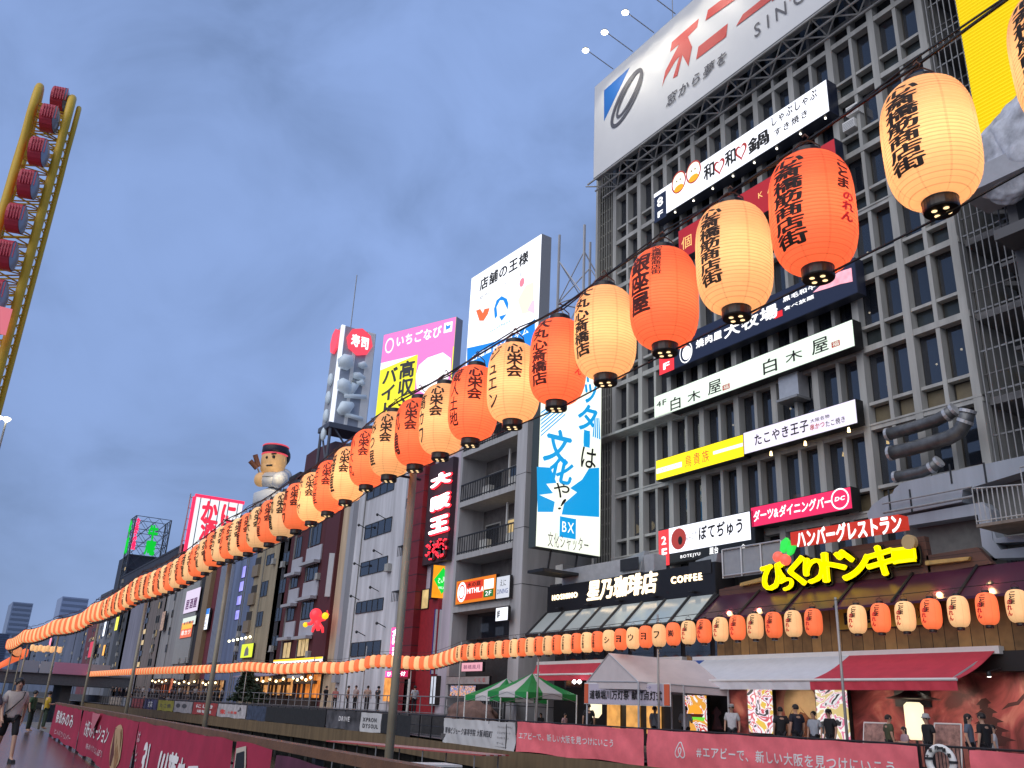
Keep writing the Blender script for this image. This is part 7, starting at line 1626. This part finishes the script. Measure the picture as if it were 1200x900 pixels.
gl2 = thing('standing_lantern', 'round glowing cream lantern in front of the coffee shop behind the festival tent', 'lantern', atx((697, 827), 28.4)); c = atx((697, 826), 28.4); b = MB(); b.lathe([(.2, -.6), (.36, -.4), (.36, .4), (.2, .6)], 14, c); b.build('shade', glow('stand_lantern', '#fff0c8', 1.0), gl2, True); MB().tube((c.x, c.y, .36), c - ZV * .6, .04).build('post', DARK, gl2)
for px, l in (((1023, 860), 'left of the standing lantern'), ((1108, 862), 'between the bucket hat person and the pair')):
    c = atx(px, 25.8); t = thing('menu_stand', 'small white framed menu stand %s' % l, 'sign', (25.8, c.y, .36)); b = MB()
    b.hexa([(25.7, c.y - .4, .5), (25.75, c.y - .4, .5), (25.75, c.y + .4, .5), (25.7, c.y + .4, .5), (25.95, c.y - .4, c.z + .3), (26.0, c.y - .4, c.z + .3), (26.0, c.y + .4, c.z + .3), (25.95, c.y + .4, c.z + .3)]); b.build('board', mat('menu_print', (.40, .22, .18), .6, var=.6, vscale=6), t)
    b = MB(); [b.tube((25.7, c.y + s, .36), (25.98, c.y + s, c.z + .34), .025, n=6) for s in (-.42, .42)]; b.tube((25.97, c.y - .42, c.z + .33), (25.97, c.y + .42, c.z + .33), .025, n=6); b.build('frame', WHITE, t)
# ================================================================== boats on the canal
A = [atz((382, 869), -.15), atz((565, 886), -.15)]
bt = thing('canopy_boat', 'tour boat with a red and white striped flat canopy on the canal', 'boat', (A[0] + (A[1] - A[0]) * .5) * 1.0)
q0, q1 = A; dirn = (q1 - q0).normalized(); sd_ = Vector((-dirn.y, dirn.x, 0))
if sd_.x < 0: sd_ = -sd_
b = MB(); wdt = 1.6; zc0 = -.15
RW_, WW_ = MB(), MB()
for i in range(7):
    o0 = sd_ * (wdt * i / 7); o1 = sd_ * (wdt * (i + 1) / 7); m_ = RW_ if i % 2 == 0 else WW_
    m_.hexa([q0 + o0, q1 + o0, q1 + o1, q0 + o1, q0 + o0 + ZV * .05, q1 + o0 + ZV * .05, q1 + o1 + ZV * .05, q0 + o1 + ZV * .05])
RW_.build('red_stripe', mat('stripe_red', (.42, .08, .08), .6), bt, kind=None); WW_.build('white_stripe', mat('stripe_white', (.56, .50, .48), .6), bt)
for f in (.05, .35, .65, .95):
    for s in (.1, wdt - .1): MB().tube(q0 + (q1 - q0) * f + sd_ * s - ZV * 1.5, q0 + (q1 - q0) * f + sd_ * s, .03, n=6).build('post', STEEL, bt)
b = MB(); h0, h1 = q0 - dirn * .4, q1 + dirn * .8
b.hexa([h0 + sd_ * .2 - ZV * 1.95, h1 + sd_ * .6 - ZV * 1.95, h1 + sd_ * 1.0 - ZV * 1.95, h0 + sd_ * 1.5 - ZV * 1.95, h0 - sd_ * .2 - ZV * 1.3, h1 + sd_ * .5 - ZV * 1.2, h1 + sd_ * 1.1 - ZV * 1.2, h0 + sd_ * 1.9 - ZV * 1.3]); b.build('hull', mat('hull_dark', (.03, .03, .035), .4), bt)
b = MB(); c = atz((508, 897), -.2); b.hexa([c + Vector((-.8, -.5, -.02)), c + Vector((.8, -.5, -.02)), c + Vector((.8, .7, -.02)), c + Vector((-.8, .7, -.02)), c + Vector((-.8, -.5, .05)), c + Vector((.8, -.5, .05)), c + Vector((.8, .7, .05)), c + Vector((-.8, .7, .05))])
wb2 = thing('cabin_boat', 'small boat with a white edged dark cabin roof low in the canal', 'boat', (c.x, c.y, -2)); b.build('roof', WHITE, wb2)
b = MB(); b.box(c.x - .7, c.y - .4, -1.9, c.x + .7, c.y + .6, c.z - .03); b.build('cabin', DARK, wb2); b = MB(); b.box(c.x - 1, c.y - 1.4, -2.05, c.x + 1, c.y + 1.6, -1.5); b.build('hull', mat('hull_dark', (.03, .03, .035)), wb2)
# ================================================================== trees
def tree(label, base, h, r, n, seed, m):
    t = thing('evergreen_tree', label, 'tree', base); rr = random.Random(seed); B0 = Vector(base)
    b = MB(); b.path([B0, B0 + Vector((.1, 0, h * .4)), B0 + Vector((0, .1, h * .95))], [.16, .11, .03], 8)
    for i in range(14): a = rr.random() * 6.28; z = h * rr.uniform(.15, .9); b.path([B0 + ZV * z, B0 + Vector((math.cos(a) * r * .6, math.sin(a) * r * .6, z + .3))], [.04, .015], 5)
    b.build('trunk', mat('bark', (.05, .035, .025), .8), t)
    b = MB()
    for i in range(n):
        z = rr.random() ** 1.2; a = rr.random() * 6.28; q = r * (1 - z * .85) * rr.uniform(.35, 1.05) * (1 + .25 * math.sin(a * 3 + z * 9)); c = B0 + Vector((q * math.cos(a), q * math.sin(a), .3 + z * (h - .3)))
        d = Vector((rr.gauss(0, 1), rr.gauss(0, 1), rr.gauss(0, 1))).normalized(); e = d.orthogonal().normalized(); s = rr.uniform(.10, .24)
        b.add([c - d * s, c + e * s * .5, c + d * s, c - e * s * .5], [(0, 1, 2, 3)])
    b.build('crown', m, t)
LEAF = mat('dark_leaf', (.020, .042, .018), .6, var=.5, vscale=3)
c = atx((287, 818), 28.6); tree('dark conical evergreen tree on the terrace left of the open restaurant', (28.6, c.y, 1.18), atx((287, 782), 28.6).z - 1.0, 1.5, 2600, 5, LEAF)
c = atx((300, 818), 28.3); tree('lower dark bush with small lights beside the evergreen tree', (28.3, c.y, 1.18), 1.9, 1.3, 1100, 6, LEAF)
# ================================================================== people
def skin_mesh(pts, edges, rad, subs=1, root=0):
    me = bpy.data.meshes.new('s'); me.from_pydata([Vector(p) for p in pts], edges, []); me.update()
    o = bpy.data.objects.new('s', me); COL.objects.link(o)
    sk = o.modifiers.new('k', 'SKIN'); sk.use_smooth_shade = True
    for i, r in enumerate(rad):
        v = me.skin_vertices[0].data[i]; v.radius = (r, r) if isinstance(r, (int, float)) else r; v.use_root = (i == root)
    sb_ = o.modifiers.new('b', 'SUBSURF'); sb_.levels = subs; sb_.render_levels = subs
    dg = bpy.context.evaluated_depsgraph_get(); dg.update(); r = bpy.data.meshes.new_from_object(o.evaluated_get(dg))
    bpy.data.objects.remove(o); bpy.data.meshes.remove(me)
    for p in r.polygons: p.use_smooth = True
    return r
_PM = {}
def person_meshes(pose, long_hair=False, shorts=False, fingers=False, hat=None, skirt=False):
    k = (pose, long_hair, shorts, fingers, hat, skirt)
    if k in _PM: return _PM[k]
    H_ = 1.70
    st = .20 if pose == 'walk' else .0
    J = {'pel': (0, 0, .93), 'bel': (0, .005, 1.06), 'che': (0, .01, 1.25), 'nec': (0, .0, 1.42), 'nk2': (0, -.015, 1.48), 'jaw': (0, -.035, 1.535), 'hed': (0, -.015, 1.605), 'crn': (0, -.005, 1.665)}
    R_ = {'pel': (.155, .105), 'bel': (.145, .10), 'che': (.15, .095), 'nec': .05, 'nk2': .05, 'jaw': (.066, .076), 'hed': (.086, .10), 'crn': (.062, .072)}
    for s, n in ((-1, 'l'), (1, 'r')):
        f = s * st
        J['hip' + n] = (s * .09, -f * .15, .88); J['kne' + n] = (s * .10, -f * .8 - .02, .50); J['ank' + n] = (s * .10, -f * 1.35 + (.12 if f < 0 else 0), .09 if f >= 0 else .14); J['toe' + n] = (s * .115, -f * 1.35 - .15 + (.12 if f < 0 else 0), .035)
        R_['hip' + n] = .085; R_['kne' + n] = .055; R_['ank' + n] = .04; R_['toe' + n] = (.045, .03)
        if pose == 'hold': el, wr, hd = (s * .25, -.03, 1.12), (s * .14, -.26, 1.14), (s * .10, -.33, 1.16)
        elif pose == 'walk': el, wr, hd = (s * .26, .06 + f * .6, 1.14), (s * .27, -.03 + f * 1.3, .92), (s * .265, -.06 + f * 1.5, .84)
        else: el, wr, hd = (s * .25, .04, 1.13), (s * .255, -.02, .90), (s * .25, -.05, .81)
        J['sho' + n] = (s * .185, .01, 1.38); J['elb' + n] = el; J['wri' + n] = wr; J['han' + n] = hd
        R_['sho' + n] = .062; R_['elb' + n] = .043; R_['wri' + n] = .030; R_['han' + n] = (.036, .022)
    E = [('pel', 'bel'), ('bel', 'che'), ('che', 'nec'), ('nec', 'nk2'), ('nk2', 'jaw'), ('jaw', 'hed'), ('hed', 'crn')]
    for n in 'lr': E += [('pel', 'hip' + n), ('hip' + n, 'kne' + n), ('kne' + n, 'ank' + n), ('ank' + n, 'toe' + n), ('che', 'sho' + n), ('sho' + n, 'elb' + n), ('elb' + n, 'wri' + n), ('wri' + n, 'han' + n)]
    if fingers:
        for s, n in ((-1, 'l'), (1, 'r')):
            hd = Vector(J['han' + n])
            for q, (dy, ln) in enumerate(((-.026, .062), (-.009, .075), (.009, .07), (.026, .055))):
                a, b_ = 'f%s%da' % (n, q), 'f%s%db' % (n, q); J[a] = hd + Vector((0, dy, -.055)); J[b_] = hd + Vector((-s * .012, dy * 1.1, -.055 - ln)); R_[a] = .0095; R_[b_] = .007; E += [('han' + n, a), (a, b_)]
            a, b_ = 't%sa' % n, 't%sb' % n; J[a] = hd + Vector((-s * .02, -.04, -.01)); J[b_] = hd + Vector((-s * .028, -.055, -.055)); R_[a] = .011; R_[b_] = .008; E += [('han' + n, a), (a, b_)]
    ks = list(J); ix = {a: i for i, a in enumerate(ks)}
    def sub(keys, edges, grow, over={}):
        kk = [a for a in ks if a in keys]; ii_ = {a: i for i, a in enumerate(kk)}
        rr = [tuple(x + grow for x in (R_[a] if isinstance(R_[a], tuple) else (R_[a], R_[a]))) for a in kk]
        rr = [over.get(a, r) for a, r in zip(kk, rr)]; rr = [r if isinstance(r, tuple) else (r, r) for r in rr]
        return skin_mesh([J[a] for a in kk], [(ii_[a], ii_[b_]) for a, b_ in edges if a in ii_ and b_ in ii_], rr, 1, 0)
    out = {}
    out['body'] = skin_mesh([J[a] for a in ks], [(ix[a], ix[b_]) for a, b_ in E], [R_[a] for a in ks], 1, 0)
    sleeve = {}
    for n in 'lr': J['slv' + n] = tuple(Vector(J['sho' + n]).lerp(Vector(J['elb' + n]), .85)); R_['slv' + n] = .056
    ks += ['slvl', 'slvr']
    E2 = [e for e in E if not (e[0].startswith('sho'))] + [('shol', 'slvl'), ('shor', 'slvr')]
    J['hem'] = (0, 0, .86); R_['hem'] = (.165, .118); ks.insert(0, 'hem')
    out['shirt'] = sub({'hem', 'pel', 'bel', 'che', 'shol', 'shor', 'slvl', 'slvr', 'nec'}, E2 + [('hem', 'pel')], .016, {'nec': (.085, .075), 'che': (.180, .135), 'bel': (.172, .130), 'pel': (.178, .135), 'hem': (.182, .138), 'shol': .080, 'shor': .080, 'slvl': .072, 'slvr': .072})
    low = {'pel', 'hipl', 'hipr', 'knel', 'kner'} | (set() if shorts else {'ankl', 'ankr'})
    out['trousers'] = sub(low, E, .018, {'pel': (.118, .10), 'hipl': (.088, .095), 'hipr': (.088, .095)})
    b = MB(); sh = []
    for n in 'lr':
        a, t = Vector(J['ank' + n]), Vector(J['toe' + n]); b.hexa([a + Vector((-.045, .06, -.09)), a + Vector((.045, .06, -.09)), t + Vector((.048, -.05, -.035)), t + Vector((-.048, -.05, -.035)), a + Vector((-.042, .055, .0)), a + Vector((.042, .055, .0)), t + Vector((.04, -.03, .03)), t + Vector((-.04, -.03, .03))])
    out['shoes'] = b.mesh('shoes')
    b = MB(); hc = Vector(J['hed'])
    n, m = 16, 10; V = []; F = []
    for i in range(m + 1):
        e = math.radians(90 - (118 if not long_hair else 128) * i / m)
        for q in range(n):
            a = 2 * math.pi * q / n; front = max(0, -math.sin(a)); ee = max(e, math.radians(22) * front - (1 - front) * 2) if front > .25 else e
            r = 1.0; V.append(hc + Vector((.097 * math.cos(ee) * math.cos(a), .114 * math.cos(ee) * math.sin(a) + .008, .110 * math.sin(ee) + .014)) * r)
    F = [(i * n + q, i * n + (q + 1) % n, (i + 1) * n + (q + 1) % n, (i + 1) * n + q) for i in range(m) for q in range(n)]
    b.add(V, F)
    if long_hair: b.ball(hc + Vector((0, .06, -.10)), .085, .06, .17, 10, 8)
    out['hair'] = b.mesh('hair', smooth=True)
    if hat:
        b = MB(); c = hc + ZV * .03
        if hat == 'bucket': b.lathe([(.15, -.02), (.105, .03), (.092, .10), (.05, .115)], 16, c)
        else: b.lathe([(.10, .0), (.10, .06), (.07, .095), (.01, .105)], 16, c); b.add([c + Vector((-.07, -.08, .01)), c + Vector((.07, -.08, .01)), c + Vector((.05, -.19, -.01)), c + Vector((-.05, -.19, -.01))], [(0, 1, 2, 3)])
        out['hat'] = b.mesh('hat', smooth=True)
    b = MB(); b.ball(hc + Vector((-.03, -.096, .0)), .011, .006, .008, 8, 6); b.ball(hc + Vector((.03, -.096, .0)), .011, .006, .008, 8, 6); b.box(hc.x - .045, hc.y - .100, hc.z + .02, hc.x - .015, hc.y - .094, hc.z + .027); b.box(hc.x + .015, hc.y - .100, hc.z + .02, hc.x + .045, hc.y - .094, hc.z + .027); b.box(hc.x - .022, hc.y - .104, hc.z - .062, hc.x + .022, hc.y - .096, hc.z - .054); out['features'] = b.mesh('features')
    b = MB(); b.ball(hc + Vector((0, -.106, -.022)), .013, .018, .024, 8, 6); b.ball(hc + Vector((-.092, .0, -.01)), .012, .022, .032, 8, 6); b.ball(hc + Vector((.092, .0, -.01)), .012, .022, .032, 8, 6); out['nose'] = b.mesh('nose_and_ears', smooth=True)
    if skirt:
        b = MB(); b.lathe([(.20, .30), (.17, .9), (.15, 1.0)], 14, close=False); out['skirt'] = b.mesh('skirt', smooth=True)
    for me in out.values():
        me.materials.clear(); me.materials.append(None)
    _PM[k] = out; return out
SK1 = mat('skin', (.52, .31, .21), .5); HAIRB = mat('black_hair', (.008, .007, .007), .5); SHOE = mat('shoe', (.02, .02, .02), .5); FEAT = mat('face_mark', (.03, .015, .012), .6)
_C = {}
def cm(c):
    if c not in _C: _C[c] = mat('cloth_' + ''.join('abcdefghij'[int(x)] for x in '%03d%03d%03d' % tuple(int(v * 999) for v in c)), c, .8, var=.12, vscale=12)
    return _C[c]
def person(label, p, face, h=1.70, shirt=(.5, .5, .5), pants=(.02, .02, .025), pose='stand', group=None, hair=True, far=False, **k):
    P_ = person_meshes(pose, **k)
    o = bpy.data.objects.new('person', None); COL.objects.link(o); o.location = p; o.scale = (h / 1.70,) * 3; o.rotation_euler.z = math.radians(face); o.empty_display_size = .3
    tag(o, label, 'person', group)
    body = child('body', P_['body'], o, SK1); child('shirt', P_['shirt'], o, cm(shirt)); child('trousers', P_['trousers'], o, cm(pants))
    if hair: child('hair', P_['hair'], o, HAIRB)
    if not far:
        child('shoes', P_['shoes'], o, SHOE); child('features', P_['features'], body, FEAT); child('nose_and_ears', P_['nose'], body, SK1)
    if 'hat' in P_: child('hat', P_['hat'], o, cm((.42, .42, .42) if k['hat'] == 'bucket' else (.35, .35, .35) if shirt[0] > .3 else (.015, .015, .015)))
    if 'skirt' in P_: child('skirt', P_['skirt'], o, cm(pants))
    return o
# the walker on the near deck
mp0 = atz((2, 893), 0.0); mp0.z = 0.0
w = person('man in a beige T-shirt and black shorts walking along the near deck', mp0, 8, 1.74, (.56, .48, .42), (.012, .012, .014), 'walk', fingers=True, shorts=True)
sb2 = MB(); sb2.path([(.14, -.08, 1.43), (.10, -.145, 1.30), (-.05, -.145, 1.12), (-.18, -.08, .98)], .014, 5); me = sb2.mesh('strap'); me.materials.append(BLACK); child('strap', me, w)
p = atz((-30, 893), 0.0); person('person in a dark top with pale sleeve half cut off by the left frame edge', (p.x, p.y, 0), 170, 1.66, (.10, .09, .11), (.03, .03, .04), 'stand', shorts=True)
p = aty((53, 838), 44.0); person('person in a yellow jacket sitting out beyond the near railing end', (p.x, p.y, .0), 100, 1.5, (.50, .32, .02), (.03, .05, .03), 'hold', far=True)
p = aty((36, 838), 41.0); person('person in dark green beside the yellow jacket', (p.x, p.y, .0), 60, 1.5, (.04, .08, .035), (.02, .03, .02), 'stand', far=True)
# festival people behind the pink banners
FZ = .36
def fp(px, X): p = atx(px, X); return p
PPL = [((857, 826), 26.0, -60, (.55, .56, .58), 'stand', 'man in a white shirt and pale cap standing left of the first brush figure panel', dict(hat='cap')),
       ((914, 829), 25.9, 150, (.015, .015, .018), 'stand', 'woman in black in front of the brush figure panel', dict()),
       ((932, 826), 24.9, 170, (.012, .014, .028), 'stand', 'broad person in a navy top seen from behind at the painted moon', dict()),
       ((953, 834), 26.6, -80, (.38, .42, .48), 'stand', 'child in a pale blue yukata with red sash beside the painted mountain', dict()),
       ((971, 832), 25.9, -100, (.012, .012, .014), 'stand', 'man with a dark cap and black top before the grey and pink panel', dict(hat='cap')),
       ((1040, 838), 25.6, 60, (.07, .08, .04), 'stand', 'person in a green camouflage shirt left of the standing lantern', dict()),
       ((1059, 852), 25.2, -120, (.42, .30, .32), 'hold', 'short woman in a pale pink top under the standing lantern', dict(long_hair=True)),
       ((1085, 838), 25.2, -110, (.014, .014, .016), 'stand', 'person in black with a grey bucket hat right of the standing lantern', dict(hat='bucket')),
       ((1133, 837), 25.6, 20, (.10, .13, .18), 'stand', 'woman in a blue grey jacket facing her companion by the pagoda', dict(long_hair=True)),
       ((1150, 836), 24.6, 175, (.010, .010, .012), 'stand', 'large person in black seen from behind in front of the pagoda', dict()),
       ((1162, 850), 26.2, 40, (.45, .45, .48), 'stand', 'person in pale grey half hidden behind the large black back', dict()),
       ((690, 825), 26.0, 150, (.012, .012, .013), 'stand', 'man in black at the left end of the festival tent', dict()),
       ((767, 828), 25.4, 10, (.30, .36, .42), 'stand', 'person in a pale blue shirt under the festival tent', dict()),
       ((803, 828), 25.8, 120, (.32, .33, .35), 'hold', 'person in grey bending to the burger panel under the festival tent', dict()),
       ((662, 836), 26.0, 20, (.40, .25, .26), 'stand', 'person in a pink checked top right of the green tents', dict()),
       ((634, 836), 25.6, -60, (.012, .012, .014), 'hold', 'person in black sitting under the nearer green tent', dict(long_hair=True))]
for px, X, face, c, pose, l, k in PPL:
    p = fp(px, X); h = max(1.2, min(1.86, p.z - FZ))
    person(l, (p.x, p.y, FZ if p.z - FZ < 1.86 else p.z - 1.86), face, h, c, pose=pose, **k)
# terrace people
TZ = 1.18
TER = [((462, 804), 29.0, 185, (.50, .51, .53), 'man in a white shirt and black trousers from behind at the pink shop', dict()), ((487, 801), 28.6, 180, (.50, .51, .54), 'larger man in a white shirt and black trousers from behind at the red house', dict()),
       ((383, 804), 28.6, 30, (.015, .015, .018), 'person in black at the terrace railing beside the pink dress', dict()), ((394, 806), 28.6, -20, (.45, .18, .16), 'woman in a pink red dress on the terrace', dict(long_hair=True)),
       ((409, 803), 28.9, 60, (.35, .25, .16), 'person in tan on the terrace left of the near pole', dict()), ((418, 802), 28.5, -70, (.40, .32, .30), 'person in pale brown holding a light on the terrace', dict()), ((432, 800), 28.7, 150, (.42, .30, .24), 'person in peach with a black bag on the terrace', dict()), ((444, 803), 29.2, 100, (.03, .03, .035), 'dark dressed person behind the near pole on the terrace', dict())]
for px, X, face, c, l, k in TER:
    p = atx(px, X); person(l, (p.x, p.y, TZ), face, max(1.45, min(1.8, p.z - TZ)), c, pose='stand', far=True, **k)
rr = random.Random(11)
cols = [(.03, .03, .035), (.42, .40, .40), (.35, .16, .12), (.10, .12, .2), (.5, .5, .5), (.2, .14, .1), (.45, .30, .25), (.05, .05, .06)]
for i in range(34):
    px = 132 + i * 3.9 + rr.uniform(-1, 1); X = rr.uniform(26.5, 29.5); p = atx((px, 808), X)
    person('tiny figure in the crowd far along the terrace', (X, p.y, TZ if X > 27.6 else .06), rr.uniform(0, 360), rr.uniform(1.55, 1.78), cols[i % 8], group='crowd far along the terrace', far=True)
for i in range(16):
    px = 30 + i * 6.4 + rr.uniform(-1.5, 1.5); p = aty((px, 777), 178.0)
    person('tiny figure standing on the road bridge', (p.x, 178.0, zA), rr.uniform(0, 360), rr.uniform(1.6, 1.8), cols[(i * 3) % 8], group='people on the road bridge', far=True)
